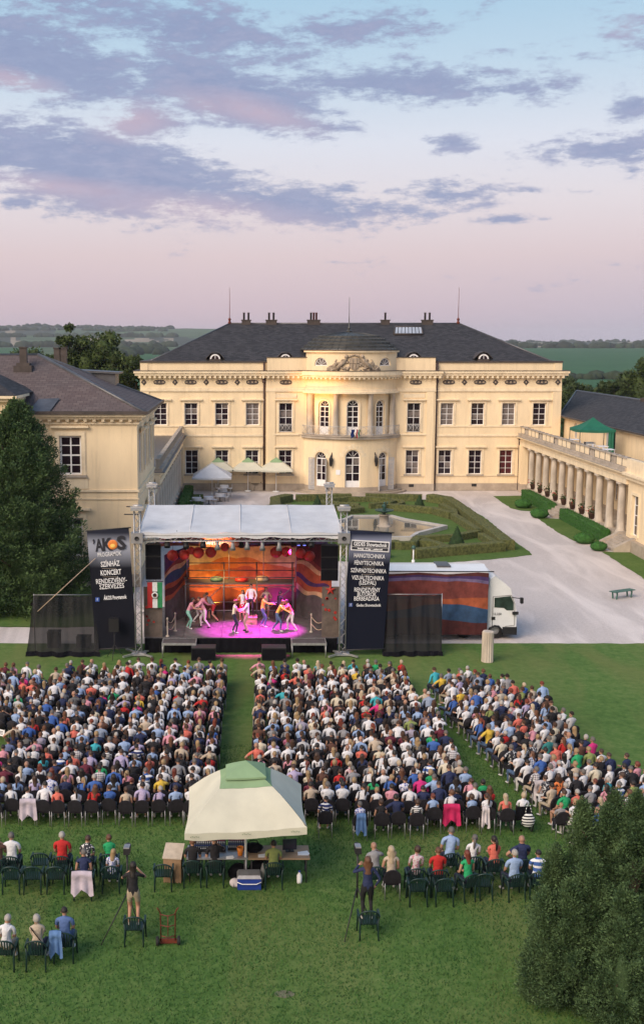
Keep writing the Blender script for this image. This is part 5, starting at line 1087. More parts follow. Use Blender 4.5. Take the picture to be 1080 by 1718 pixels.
PAT = {'navy-striped': striped('navy_white_stripes', (.02, .03, .12), (.7, .7, .72), 9, thr=.68), 'black-striped': striped('black_white_stripes', (.03, .03, .03), (.7, .7, .7), 18), 'blue-checked': striped('blue_check', (.62, .64, .7), (.06, .10, .25), 14, c3=(.1, .15, .35)), 'grey-checked': striped('grey_check', (.6, .6, .6), (.12, .10, .12), 14, c3=(.2, .15, .2)), 'blue-striped': striped('blue_white_stripes', (.05, .12, .38), (.72, .74, .78), 5.5, thr=.62),
       'blue-flowered': floral('blue_flower_print', (.09, .12, .4), (.62, .62, .72)), 'black-and-white': floral('black_white_print', (.65, .65, .65), (.03, .03, .04)), 'rose-patterned': floral('rose_print', (.45, .2, .25), (.55, .48, .5))}
BOTTOM = {k: Mt('trousers_'+k, c, .85, .15, 8, .1, 25) for k, c in (('navy', (.02, .025, .05)), ('black', (.012, .012, .014)), ('beige', (.38, .31, .22)), ('denim', (.07, .12, .22)), ('white', (.62, .60, .58)), ('mint', (.25, .55, .45)), ('red', (.45, .03, .03)), ('grey', (.22, .21, .21)))}
SHOE = Mt('shoe', (.55, .53, .52), .6, .15, 8); SHOE_D = Mt('dark_shoe', (.03, .025, .025), .5, .15, 8)
HAIRM = Mt('hair', (1, 1, 1), .55, .22, 30, .4, 60, obj_color=True, stretch=(1, 1, .15), spec=.5)
HAIRS = {'dark': (.018, .012, .010), 'brown': (.06, .03, .018), 'chestnut': (.13, .055, .028), 'red': (.16, .035, .02), 'blonde': (.34, .23, .12), 'pale blonde': (.48, .38, .26), 'grey': (.135, .12, .11), 'white': (.40, .37, .34), 'bald': (.40, .22, .15)}
TOPS = {'white': (.72, .72, .76), 'black': (.016, .015, .019), 'navy': (.02, .03, .09), 'light blue': (.30, .42, .66), 'blue': (.05, .13, .42), 'red': (.50, .025, .025), 'coral': (.66, .16, .12), 'pink': (.66, .30, .38), 'beige': (.50, .41, .32), 'grey': (.26, .26, .28), 'green': (.02, .34, .13), 'turquoise': (.05, .40, .48), 'yellow': (.66, .45, .06), 'lavender': (.44, .38, .58), 'maroon': (.13, .02, .04), 'olive': (.25, .30, .10), 'orange': (.7, .2, .06), 'teal': (.03, .2, .2), 'magenta': (.6, .03, .2), 'brown': (.11, .05, .035), 'cream': (.62, .56, .44)}

def ik(a, c, l1, l2, pole):
    a, c = Vector(a), Vector(c); d = c-a; L_ = min(d.length, (l1+l2)*.999); d.normalize(); x = (l1*l1-l2*l2+L_*L_)/(2*L_); h = math.sqrt(max(0, l1*l1-x*x)); p = Vector(pole); p = (p-d*p.dot(d)).normalized(); return a+d*x+p*h, a+d*L_
_body = {}
def body_mesh(key, sit=False, pz=.92, lean=0, side=0, arms=None, legs=None, head=(0, 0), twist=0, fem=False, sleeve='short', shorts=False, child=False, fingers=True, hunch=.0, lo=False):
    """Body of one person facing +Y: joints, radii, a skin surface, and clothes as zones of it. Returns mesh, head centre, head rotation."""
    if key in _body: return _body[key]
    V, Rr, E = [], [], []
    def v(p, r, par=None, zone=None):
        V.append(Vector(p)); Rr.append(r if isinstance(r, tuple) else (r, r)); i = len(V)-1
        if par is not None: E.append((par, i, zone))
        return i
    TL = Matrix.Translation((0, 0, pz)) @ Matrix.Rotation(-lean, 4, 'X') @ Matrix.Rotation(side, 4, 'Y') @ Matrix.Rotation(twist, 4, 'Z')
    T = lambda x, y, z: TL @ Vector((x, y, z))
    sw = .165 if fem else .19; wr = .105 if fem else .125
    pel = v((0, 0, pz), (.155, .12)); wa = v(T(0, 0, .19), (wr, .095), pel, 'shirt'); ch = v(T(0, .01-hunch*.3, .37), (.155 if fem else .17, .11), wa, 'shirt'); nb = v(T(0, -.005+hunch*.1, .50), (.075, .07), ch, 'shirt')
    hr = TL.to_3x3() @ Matrix.Rotation(head[0], 3, 'Z') @ Matrix.Rotation(-head[1]+lean*.65, 3, 'X'); nk = T(0, .01, .545); neck = v(nk, .048, nb, 'skin')
    hc = nk+hr @ Vector((0, .02, .125)); h1 = v(nk+hr @ Vector((0, .03, .055)), (.058, .062), neck, 'skin'); h2 = v(hc, (.072, .087), h1, 'skin'); h3 = v(hc+hr @ Vector((0, -.01, .085)), (.055, .065), h2, 'skin')
    hands = []
    for s, k in ((-1, 0), (1, 1)):
        sh = T(s*sw, 0, .46); shi = v(sh, .062 if not fem else .052, nb, 'shirt')
        tg = arms[k] if arms else None
        tgw = Vector(tg[0]) if tg else T(s*.25, .06, -.05); pole = Vector(tg[1]) if tg and len(tg) > 1 else Vector((s*.6, -1, -.3))
        el_, wr_ = ik(sh, tgw, .29, .255, pole); e = v(el_, .043 if not fem else .036, shi, 'upper'); w = v(wr_, .03, e, 'fore'); dr = (wr_-el_).normalized(); hd = v(wr_+dr*.055, (.036, .024), w, 'skin'); v(wr_+dr*(.10 if fingers else .16), (.034, .018), hd, 'skin'); hands.append((wr_+dr*.09, dr, s))
    for s, k in ((-1, 0), (1, 1)):
        hp = Vector((s*.095, 0, pz-.04)); hi = v(hp, .098 if not fem else .105, pel, 'hip')
        if legs: ft = Vector(legs[k][0]); pole = Vector(legs[k][1]) if len(legs[k]) > 1 else Vector((0, 1, 0))
        elif sit: ft = Vector((s*.13, .42, .09)); pole = Vector((s*.2, 1, 1.2))
        else: ft = Vector((s*.11, 0, .09)); pole = Vector((0, 1, 0))
        kn, an = ik(hp, ft, .43, .42, pole); ki = v(kn, .06, hi, 'thigh'); ci = v(kn.lerp(an, .35)+Vector((0, -.012, 0)), .052, ki, 'shin'); ai = v(an, .036, ci, 'shin'); fd = Vector((s*.2, 1, 0)).normalized() if not (legs and len(legs[k]) > 2) else Vector(legs[k][2]).normalized(); hl = v(an+Vector((0, 0, -.045))-fd*.03, .04, ai, 'shoe'); v(an+Vector((0, 0, -.05))+fd*.15, (.042, .03), hl, 'shoe')
    sc = .78 if child else 1
    me = bpy.data.meshes.new('sk'); me.from_pydata(V, [(a, b) for a, b, z in E], []); ob = bpy.data.objects.new('sk', me); COL.objects.link(ob)
    md = ob.modifiers.new('s', 'SKIN'); md.use_smooth_shade = True
    if not me.skin_vertices: me.skin_vertices.new() if hasattr(me.skin_vertices, 'new') else None
    for i, r in enumerate(Rr): me.skin_vertices[0].data[i].radius = r; me.skin_vertices[0].data[i].use_root = (i == 0)
    sb = ob.modifiers.new('u', 'SUBSURF'); sb.levels = 1; sb.render_levels = 1
    dg = bpy.context.evaluated_depsgraph_get(); nm = bpy.data.meshes.new_from_object(ob.evaluated_get(dg)); bpy.data.objects.remove(ob); bpy.data.meshes.remove(me)
    # zones by the nearest bone
    A = np.array([V[a] for a, b, z in E]); B = np.array([V[b] for a, b, z in E]); rE = np.array([(max(Rr[a])+max(Rr[b]))/2 for a, b, z in E])
    n = len(nm.polygons); cen = np.empty(n*3); nm.polygons.foreach_get('center', cen); cen = cen.reshape(-1, 1, 3); ab = B-A; t = np.clip(((cen-A)*ab).sum(2)/(ab*ab).sum(1), 0, 1); dist = np.linalg.norm(cen-(A+t[..., None]*ab), axis=2)-rE*.8; near = dist.argmin(1)
    zm = {'skin': 0, 'shirt': 1, 'upper': 1 if sleeve != 'none' else 0, 'fore': 1 if sleeve == 'long' else 0, 'hip': 2, 'thigh': 2, 'shin': 0 if shorts else 2, 'shoe': 3}
    zi = []
    for j, kq in enumerate(near):
        z = E[kq][2]; q = zm[z]; tt = t[j, kq]
        if z == 'shirt' and kq == 0 and tt < .12: q = 2
        if z == 'thigh' and shorts and tt > .55: q = 0
        if z == 'upper' and sleeve == 'short' and tt > .62: q = 0
        if z == 'hip' and tt < .3: q = 1
        zi.append(q)
    nm.polygons.foreach_set('material_index', zi)
    # face, ears, fingers: joined to the same body
    x = MB(); ph = lambda a, b, c: hc+hr @ Vector((a, b, c))
    x.add([ph(-.014, .088, -.03), ph(.014, .088, -.03), ph(0, .122, -.028), ph(0, .092, .02)], [(0, 1, 2), (1, 3, 2), (3, 0, 2)])
    for s in (-1, 1): x.ball(ph(s*.081, 0, -.01), .026, 5, 4, 0, (.45, .8, 1)); x.ball(ph(s*.034, .083, .012), .011, 5, 4, 4, (1, .5, .7))
    x.ball(ph(0, .084, -.062), .022, 6, 4, 5, (1, .35, .3))
    if fingers:
        for p, d, s in hands:
            a = d.orthogonal().normalized(); up = Vector((0, 0, 1)); a = d.cross(up).normalized() if abs(d.z) < .9 else Vector((1, 0, 0)); c = a.cross(d).normalized()
            for q, L_ in ((-.03, .058), (-.011, .068), (.009, .064), (.027, .05)): b0 = p+a*q; x.path([b0, b0+d*L_*.55-c*.004, b0+d*L_*.9-c*.022], [.0095, .0088, .007], 5, 0)
            th = p-d*.055-a*s*.03; x.path([th, th+d*.03-a*s*.028, th+d*.055-a*s*.03], [.012, .011, .008], 5, 0)
    o = len(nm.vertices); fm = x.mesh('fx', [SKIN]); bm_ = bmesh.new(); bm_.from_mesh(nm); bm_.from_mesh(fm); bm_.to_mesh(nm); bm_.free(); bpy.data.meshes.remove(fm)
    mi_ = np.empty(len(nm.polygons), dtype=np.int32); nm.polygons.foreach_get('material_index', mi_); nm.materials.clear()
    for m in (SKIN, SHIRT, BOTTOM['navy'], SHOE, BLACKPL, Mt('lip', (.35, .12, .10)) if 'lip' not in bpy.data.materials else bpy.data.materials['lip']): nm.materials.append(m)
    nm.polygons.foreach_set('material_index', mi_); nm.update(); nm.name = 'body'; _body[key] = (nm, hc, hr, TL); return _body[key]

_hair = {}
def hair_mesh(style):
    if style in _hair: return _hair[style]
    b = MB(); n, m = 14, 9; rx, ry, rz = .088, .104, .112; long = style in ('long', 'wavy'); vs = []
    for j in range(m+1):
        for i in range(n):
            a = 2*PI*i/n; bk = -math.sin(a)                      # +1 at the back of the head
            lowest = {'short': 1.75, 'bob': 2.05, 'long': 2.0, 'wavy': 2.0, 'bun': 1.85, 'tail': 1.85, 'curly': 1.95, 'crop': 1.6}[style]
            lim = .95+(lowest-.95)*min(1, max(0, (bk+.75)/1.0)); ph = lim*j/m; g = 1+.05*nz2(i*1.3, j*1.1, len(style)); k = 1.13 if style == 'curly' else 1.06 if style in ('wavy', 'bob') else .965 if style == 'crop' else 1
            vs.append((rx*k*g*math.sin(ph)*math.cos(a), ry*k*g*math.sin(ph)*math.sin(a)-.012, .022+rz*k*g*math.cos(ph)))
    b.add(vs, [(j*n+i, (j+1)*n+i, (j+1)*n+(i+1) % n, j*n+(i+1) % n) for j in range(m) for i in range(n)], 0, True)
    if long:
        L_ = .30 if style == 'wavy' else .24; W_ = .115 if style == 'wavy' else .09; k = 9
        def f(u, w): a = -PI*.08-(PI*.84)*u; tw = W_*(1+.22*math.sin(w*7)*(style == 'wavy')); return (tw*1.02*math.cos(a)*(1-.25*w*w), -.02+(.098+.012*math.sin(w*6+u*4))*math.sin(a)*(1-.35*w)-.055*w, .0-L_*w+.012*nz2(u*9, w*3))
        b.grid(f, k, 6); b.grid(lambda u, w: tuple(Vector(f(1-u, w))*.96+Vector((0, .02, 0))), k, 6)
    if style == 'bun': b.ball((0, -.115, .065), .05, 8, 6)
    if style == 'tail': b.path([(0, -.10, .05), (0, -.15, .04), (.005, -.16, -.06), (0, -.145, -.2), (0, -.135, -.27)], [.026, .04, .04, .03, .008], 7)
    me = b.mesh('hair', HAIRM); _hair[style] = me; return me
HATM = Mt('hat_cloth', (.5, .45, .38))
def cap_mesh():
    b = MB(); b.lathe([(.108, -.01), (.108, .05), (.085, .105), (.04, .13), (.001, .135)], (0, -.01, .02), 12); b.add([(.09*math.cos(a), .02+.16*math.sin(a), .03) for a in [PI*i/8 for i in range(9)]], [tuple(range(9))]); return b.mesh('cap', HATM)
def person(pose, loc, rz, label, hair='short', hc='brown', top='white', bottom='navy', pat=None, shoes=None, scale=1, group=None, skin=None):
    me, hcen, hrot, TL = pose; o = bpy.data.objects.new('person', me); COL.objects.link(o); o.location = loc; o.rotation_euler = (0, 0, rz); o.scale = (scale, scale, scale)
    tag(o, label, 'person', group); o.color = (*TOPS.get(top, (.5, .5, .5)), 1)
    o.material_slots[2].link = 'OBJECT'; o.material_slots[2].material = BOTTOM[bottom]
    if pat: o.material_slots[1].link = 'OBJECT'; o.material_slots[1].material = PAT[pat]
    if shoes: o.material_slots[3].link = 'OBJECT'; o.material_slots[3].material = shoes
    if hair:
        h = bpy.data.objects.new('hair', hair_mesh(hair)); COL.objects.link(h); h.parent = o; h.matrix_local = Matrix.Translation(hcen) @ hrot.to_4x4(); h.color = (*HAIRS[hc], 1)
    return o
# seated poses (the seat is at .45 m, so the hips are at .56)
SITS = []
def sit(i, **k): return body_mesh(('sit', i), sit=True, pz=.555, **k)
_ss = [dict(arms=(((-.14, .30, .62),), ((.14, .30, .62),)), lean=-.06), dict(arms=(((.06, .24, .72),), ((-.06, .26, .72),)), lean=-.02, sleeve='long'), dict(arms=(((-.14, .3, .63),), ((.10, .30, .63),)), lean=.10, fem=True, sleeve='none', head=(.25, 0)), dict(arms=(((-.1, .28, .62),), ((.12, .3, .62),)), side=.08, lean=-.04, fem=True, head=(-.2, .05)),
       dict(arms=(((-.16, .3, .62),), ((.1, .2, 1.05), (1, .2, -1))), lean=.16, side=-.05, head=(.1, .1)), dict(arms=(((-.3, .1, .66), (-1, -.4, 0)), ((.16, .3, .62),)), lean=-.10, side=-.09, sleeve='short', head=(-.35, 0)), dict(arms=(((.05, .24, .74),), ((-.05, .25, .74),)), lean=-.05, fem=True, sleeve='long', twist=.15, head=(.15, 0)), dict(arms=(((-.14, .3, .62),), ((.14, .3, .62),)), lean=.04, side=.06, head=(-.1, .12), shorts=True), dict(arms=(((-.1, .26, .66),), ((.05, .16, 1.06), (1, .3, -1))), lean=.08, side=.12, fem=True, head=(.45, .05)), dict(arms=(((-.16, .3, .62),), ((.02, .24, .72),)), lean=.0, side=-.12, fem=True, sleeve='long', head=(-.5, 0)), dict(arms=(((.05, .22, .78),), ((-.05, .23, .8),)), lean=-.12, side=.03, sleeve='short', head=(.3, .0)), dict(arms=(((-.18, .34, .6),), ((.18, .34, .6),)), lean=.28, sleeve='long', head=(.0, .15))]
for i, k in enumerate(_ss): SITS.append(sit(i, **k, fingers=False))
FEM = (2, 3, 6, 8, 9); MAS = (0, 1, 4, 5, 7, 10, 11)

# ------------------------------------------------------------------ chairs
def padded_chair_meshes():
    s = MB(); s.box(-.225, .225, -.20, .22, .42, .48); bk = MB(); n = 10; W_ = .23
    out = [(-W_, .50)]+[(-W_*math.cos(PI*i/n), .70+.20*math.sin(PI*i/n)) for i in range(n+1)]+[(W_, .50)]; k = len(out)
    bk.add([(x, -.215-.05*(z-.5)/.4, z) for x, z in out]+[(x, -.255-.07*(z-.5)/.4, z) for x, z in out], [tuple(range(k)), tuple(range(2*k-1, k-1, -1))]+[(i, k+i, k+(i+1) % k, (i+1) % k) for i in range(k)])
    L_ = []
    for x in (-.2, .2):
        a = MB(); a.tube((x, -.235, .5), (x*1.04, -.26, 0), .013, 5); L_.append(a.mesh('leg', STEEL)); a = MB(); a.tube((x, .19, .42), (x*1.04, .22, 0), .013, 5); L_.append(a.mesh('leg', STEEL))
    return [('seat', s.mesh('seat', CHAIRPAD)), ('backrest', bk.mesh('backrest', CHAIRPAD))]+[('leg', m) for m in L_]
PADDED = padded_chair_meshes()
def garden_chair_meshes():
    out = []; s = MB(); s.grid(lambda u, w: ((u-.5)*.46, -.2+.44*w, .43-.02*math.sin(PI*u)*math.sin(PI*w)), 4, 4); s.grid(lambda u, w: ((u-.5)*.46, .24-.44*w, .40), 4, 4); s.box(-.23, .23, .22, .245, .385, .432); out.append(('seat', s.mesh('seat', GREENCHAIR)))
    f = MB(); n = 12; P = [(-.25*math.cos(PI*i/n), -.23-.10*math.sin(PI*i/n)-.0, .62+.22*math.sin(PI*i/n)**.8) for i in range(n+1)]; P = [(-.25, .16, .62), (-.27, 0, .63)]+P+[(.27, 0, .63), (.25, .16, .62)]; f.path(P, [.022]*len(P), 6); out.append(('back_frame', f.mesh('back_frame', GREENCHAIR)))
    for i in range(6):
        x = -.15+.06*i; a = MB(); t = math.sqrt(max(0, 1-(x/.25)**2)); a.add([(x-.016, -.205, .42), (x+.016, -.205, .42), (x*1.1+.02, -.235-.09*t, .63+.2*t), (x*1.1-.02, -.235-.09*t, .63+.2*t), (x-.016, -.222, .42), (x+.016, -.222, .42), (x*1.1+.02, -.25-.09*t, .63+.2*t), (x*1.1-.02, -.25-.09*t, .63+.2*t)], [(0, 1, 2, 3), (7, 6, 5, 4), (0, 3, 7, 4), (1, 5, 6, 2)]); out.append(('slat', a.mesh('slat', GREENCHAIR)))
    for x in (-1, 1):
        a = MB(); a.cbox((x*.262, -.03, .635), (.05, .40, .022)); out.append(('armrest', a.mesh('armrest', GREENCHAIR)))
        a = MB(); a.path([(x*.262, .15, .63), (x*.25, .2, .42), (x*.265, .24, 0)], [.024, .028, .02], 5); out.append(('leg', a.mesh('leg', GREENCHAIR)))
        a = MB(); a.path([(x*.262, -.18, .63), (x*.23, -.2, .42), (x*.24, -.28, 0)], [.02, .028, .02], 5); out.append(('leg', a.mesh('leg', GREENCHAIR)))
    return out
GARDEN = garden_chair_meshes()
def chair(kind, loc, rz, label, group=None, nm='chair'):
    t = thing(nm, label, 'chair', loc, rz, group)
    for k, m in (PADDED if kind == 'padded' else GARDEN): link(k, m, t)
    return t
# ------------------------------------------------------------------ the open-air stage
TX0, TX1, SY0 = G(233, 1099).x, G(573.6, 1099).x, G(233, 1099).y; SY1 = G(251, 814, 7.3).y; ZT = 7.3; SXC = (TX0+TX1)/2
def truss(t, p0, p1, w=.29, bay=.36, faces=4, rch=.026, rbr=.013, up=Vector((0, 1, 0))):
    """A lattice girder: four chords and the braces of each face, every brace an object."""
    p0, p1 = Vector(p0), Vector(p1); d = (p1-p0); L_ = d.length; d.normalize(); a = d.cross(up).normalized(); c = a.cross(d).normalized(); h = w/2
    cs = [(-1, -1), (1, -1), (1, 1), (-1, 1)]; ch = None
    M3 = Matrix((a, c, d)).transposed().to_4x4()
    b = MB(); b.tube((0, 0, 0), (0, 0, L_), rch, 6); cm = b.mesh('chord', ALU)
    for x, y in cs: o = link('chord', cm, t); o.matrix_local = Matrix.Translation(p0+a*x*h+c*y*h) @ M3
    n = max(2, round(L_/bay)); bl = L_/n
    b = MB(); b.tube((-h, 0, 0), (h, 0, bl), rbr, 4, cap=False); b1 = b.mesh('brace', ALU); b = MB(); b.tube((h, 0, 0), (-h, 0, bl), rbr, 4, cap=False); b2 = b.mesh('brace', ALU)
    for k in range(n):
        for f in range(faces):
            R4 = Matrix.Rotation(PI/2*f, 4, 'Z'); o = link('brace', b1 if (k+f) % 2 else b2, t); o.matrix_local = Matrix.Translation(p0+d*bl*k) @ M3 @ R4 @ Matrix.Translation((0, -h, 0))
for x, y, la in ((TX0, SY0, 'front lattice truss tower beside the ÁKOS banner'), (TX1, SY0, 'front lattice truss tower beside the dark banner with the HANGTECHNIKA line'), (TX0+.02, SY1, 'rear lattice truss tower rising over the stage roof in front of the pavilion corner'), (TX1-.02, SY1, 'rear lattice truss tower rising over the stage roof in front of the parterre')):
    t = thing('truss_tower', la, 'truss tower', (x, y, 0), 0, 'truss towers of the stage'); truss(t, (0, 0, .12), (0, 0, ZT-.1), faces=4 if y == SY0 else 3)
    b = MB(); b.box(-.28, .28, -.28, .28, ZT-.1, ZT); b.cbox((0, 0, ZT+.05), (.66, .07, .08)); b.tube((-.2, .1, ZT+.1), (.25, .1, ZT+.1), .07, 6); b.build('head_block', ALU, t)
    if y == SY0:
        b = MB(); b.box(-.29, .29, -.29, .29, 5.62, 6.12); b.build('sleeve_block', STEEL, t); b = MB(); b.lathe([(.001, 0), (.11, 0), (.11, .02)], n=12); b.xf(Matrix.Translation((0, -.30, 5.86)) @ Matrix.Rotation(PI/2, 4, 'X')); b.build('eye_hole', IRON, t)
    b = MB(); b.cbox((0, 0, .07), (.7, .7, .06)); [b.cbox((0, 0, .1), (2.0, .09, .08), Matrix.Rotation(q, 3, 'Z')) for q in (PI/4, -PI/4)]; b.build('outrigger_base', ALU, t)
for (p0, p1, la) in (((TX0, SY0, 5.85), (TX1, SY0, 5.85), 'front horizontal lattice beam under the white tarp edge'), ((TX0, SY1, 5.85), (TX1, SY1, 5.85), 'rear horizontal lattice beam over the painted backdrop'), ((TX0, SY0+.3, 5.8), (TX0, SY1-.3, 5.8), 'side lattice beam under the tarp on the flag side'), ((TX1, SY0+.3, 5.8), (TX1, SY1-.3, 5.8), 'side lattice beam under the tarp on the truck side')):
    t = thing('truss_beam', la, 'truss beam', p0, 0, 'roof beams of the stage'); truss(t, (.3 if p0[1] == p1[1] else 0, 0, 0), Vector(p1)-Vector(p0)-Vector((.3 if p0[1] == p1[1] else 0, 0, 0)), up=Vector((0, 0, 1)), faces=4 if p0[1] == SY0 else 2)
for px0, px1, py, s in ((212, 234, 850, 'thin lower'), (208, 232, 863, 'thin upper')):
    x0, z = AT(px0, py, SY0+.2); x1, _ = AT(px1, py, SY0+.2); t = MB(); t.tube((x0, SY0+.2, z), (x1, SY0+.2, z), .03, 6); tag(t.build('truss_spigot', IRON), s+' dark bar sticking out of the flag-side tower', 'bar')
# roof tarp in four panels, sagging between the seams
YM = G(400, 847.5, 6.72).y; zf_, zm_ = 6.12, 6.74
rt = thing('stage_roof', 'white tarpaulin roof of the open-air stage, sagging between its seams', 'tarp roof', (SXC, SY0, 6.0)); WID = TX1-TX0+.1
for k in range(4):
    def f(u, w, k=k):
        x = (-.5+(k+u)/4)*WID*(.97); s = math.sin(PI*u); y = -.12+(YM-SY0+.1)*w
        z = (zf_-6)+(zm_-zf_)*(w**.85)-.09*s*math.sin(PI*min(1, w*.9+.05))+.02*nz2(u*3+k*5, w*4, 2)+(.035*math.sin(u*9+k)*(1-w)**4)
        return (x, y, z)
    b = MB(); b.grid(f, 12, 12); b.grid(lambda u, w: (f(u, 0)[0], f(u, 0)[1]-.02-.02*w, f(u, 0)[2]-(.24+.05*nz2(u*4, k))*w), 12, 3); b.grid(lambda u, w: (f(u, 1)[0], f(u, 1)[1]+(SY1-YM-.1)*w, f(u, 1)[2]-.62*w-.06*math.sin(PI*u)*math.sin(PI*w)), 12, 8)
    b.build('tarp_panel', WHITECLOTH, rt)
b = MB(); [b.path([((-.5+k/4)*WID*.97, -.13+(YM-SY0+.1)*w, (zf_-6)+(zm_-zf_)*w**.85+.02) for w in [i/8 for i in range(9)]], .02, 4) for k in range(5)]; b.build('seam', WHITECLOTH, rt)
# platform
DZ = .76; DY0 = SY0+.42; DX0, DX1 = TX0+.25, TX1-.2
DECK = Mt('stage_deck', (.11, .10, .105), .55, .25, 2.5, .1, 20); dk_ = thing('stage_platform', 'dark raised stage floor with black skirting behind the rope posts', 'stage', (SXC, DY0, 0))
for i in range(5):
    for j in range(4):
        w, d = (DX1-DX0)/5, 1.65; b = MB(); b.box(-w/2+.006, w/2-.006, .006, d-.006, -.09, 0); b.build('deck_panel', DECK, dk_, loc=(DX0-SXC+w*(i+.5), d*j, DZ))
b = MB(); b.grid(lambda u, w: (DX0-SXC+(DX1-DX0)*u, -.03-.03*math.sin(u*150)*(.4+w*.6), DZ-.02-(DZ-.03)*w), 160, 3)
for s in (0, 1): b.grid(lambda u, w: ((DX0 if s == 0 else DX1)-SXC, 6.6*u, DZ-.02-(DZ-.03)*w), 20, 2)
b.build('skirting', BLACKCLOTH, dk_)
for px0, px1, la in ((271, 329, 'small square stage riser in front of the flag-side rope posts'), (489, 548, 'small square stage riser in front of the star-side rope posts')):
    y0 = SY0-.55; x0, x1 = AT(px0, 1072, y0)[0], AT(px1, 1072, y0)[0]; t = thing('stage_riser', la, 'stage riser', ((x0+x1)/2, y0, 0), 0, 'stage risers'); w = x1-x0
    b = MB(); b.box(-w/2+.05, w/2-.05, .05, .93, .66, .735); b.build('deck_panel', DECK, t); b = MB()
    for q in ((-w/2, w/2, 0, .05), (-w/2, w/2, .93, .98)): b.box(q[0], q[1], q[2], q[3], .63, .74)
    for q in (-w/2, w/2-.05): b.box(q, q+.05, .05, .93, .63, .738)
    b.build('rim', ALU, t)
    for x in (-w/2+.04, w/2-.04):
        for y in (.04, .94): b = MB(); b.tube((x, y, 0), (x, y, .64), .028, 6); b.build('leg', ALU, t)
# painted cloths: bands of colour, each a strip of the cloth
def P_(name, c): return Mt(name, c, .9, .22, 2.2, .15, 6)
PCOL = dict(sky=P_('painted_sky_ochre', (.56, .40, .17)), hill=P_('painted_orange_hill', (.42, .15, .035)), hill2=P_('painted_rust_hill', (.26, .065, .03)), dark=P_('painted_maroon', (.085, .02, .02)), grey=P_('painted_grey_wall', (.085, .078, .08)), orange=P_('painted_orange', (.35, .085, .035)), blue=P_('painted_blue', (.03, .07, .15)), purple=P_('painted_purple', (.06, .03, .12)), cream=P_('painted_cream', (.55, .38, .22)), red=P_('painted_red', (.19, .045, .038)), lilac=P_('painted_lilac', (.16, .12, .24)))
PM = list(PCOL.values()); PI_ = {k: i for i, k in enumerate(PCOL)}
def banded(b, f, edges, cols, n=24):
    """edges: curves v(u) from top (0) to bottom (1); a strip of colour between each two."""
    for e0, e1, c in zip(edges, edges[1:], cols): b.grid(lambda u, w: f(u, e0(u)*(1-w)+e1(u)*w), n, 2, PI_[c], False)
cst = lambda v: (lambda u: v)
BY = SY0+6.0; bx0, bx1 = AT(316, 980, BY)[0], AT(500, 980, BY)[0]; bz1 = 5.0
bd = thing('backdrop', 'painted backdrop of ochre sky over orange wavy hills, lit warm', 'backdrop', ((bx0+bx1)/2, BY, DZ)); b = MB()
def fb(u, v): return (bx0-bd.location.x+(bx1-bx0)*u, .05*math.sin(u*23)*(.3+v), (bz1-DZ)*(1-v))
hill = lambda u: .42-.11*math.sin(PI*min(1, max(0, (u-.08)/.7)))-.028*abs(math.sin(u*13+.6))+.07*max(0, u-.7)
banded(b, fb, [cst(0), hill, lambda u: hill(u)+.16+.05*math.sin(u*9), lambda u: .72+.03*math.sin(u*14), cst(1)], ['sky', 'hill', 'hill2', 'dark'], 48); b.build('cloth', PM, bd)
for s, (pa, pb), la in ((-1, (276, 318), 'tall painted side flat with blue and orange stripes behind the flag panel'), (1, (497, 556), 'tall painted side flat with orange stripes on the star side')):
    ya, yb = (SY0+2.6, SY0+5.4) if s < 0 else (SY0+5.4, SY0+2.6); xa_, xb_ = AT(pa, 980, ya)[0], AT(pb, 980, yb)[0]; t = thing('painted_flat', la, 'stage flat', ((xa_+xb_)/2, (ya+yb)/2, DZ), 0, 'painted side flats'); zt_ = 3.75 if s < 0 else 4.1
    def ff(u, v): 
        k = .06*math.sin(u*17); return (xa_+(xb_-xa_)*u-t.location.x, ya+(yb-ya)*u-t.location.y+k, zt_*(1-v))
    q = (lambda v: (lambda u: v-.13*u+.025*math.sin(u*7+v*9))) if s < 0 else (lambda v: (lambda u: v+.05*u+.03*math.sin(u*8+v*9)))
    b = MB(); banded(b, ff, [cst(0), q(.22), q(.27), q(.33), q(.46), q(.52), q(.60), q(.66), cst(1)], ['purple', 'red', 'cream', 'blue', 'orange', 'dark', 'orange', 'grey'] if s < 0 else ['dark', 'red', 'cream', 'orange', 'purple', 'orange', 'cream', 'grey']); b.build('cloth', PM, t)
# striped cloth swagged high under the roof
t = thing('ceiling_cloth', 'striped purple, blue and orange cloth hanging high behind the stage lights', 'cloth', (SXC, SY0+4.6, 4.7)); b = MB(); x0, x1 = AT(268, 900, SY0+4.6)[0], AT(548, 900, SY0+4.6)[0]
q = lambda v: (lambda u: v+.10*math.sin(u*6.5+v*5)*math.sin(v*PI)); banded(b, lambda u, v: (x0+(x1-x0)*u-SXC, .25*math.sin(u*11)-.6*v, 1.15*(1-v)), [cst(0), q(.12), q(.25), q(.36), q(.5), q(.62), q(.78), q(.9), cst(1)], ['purple', 'red', 'lilac', 'orange', 'purple', 'red', 'lilac', 'dark'], 40); b.build('cloth', PM, t)
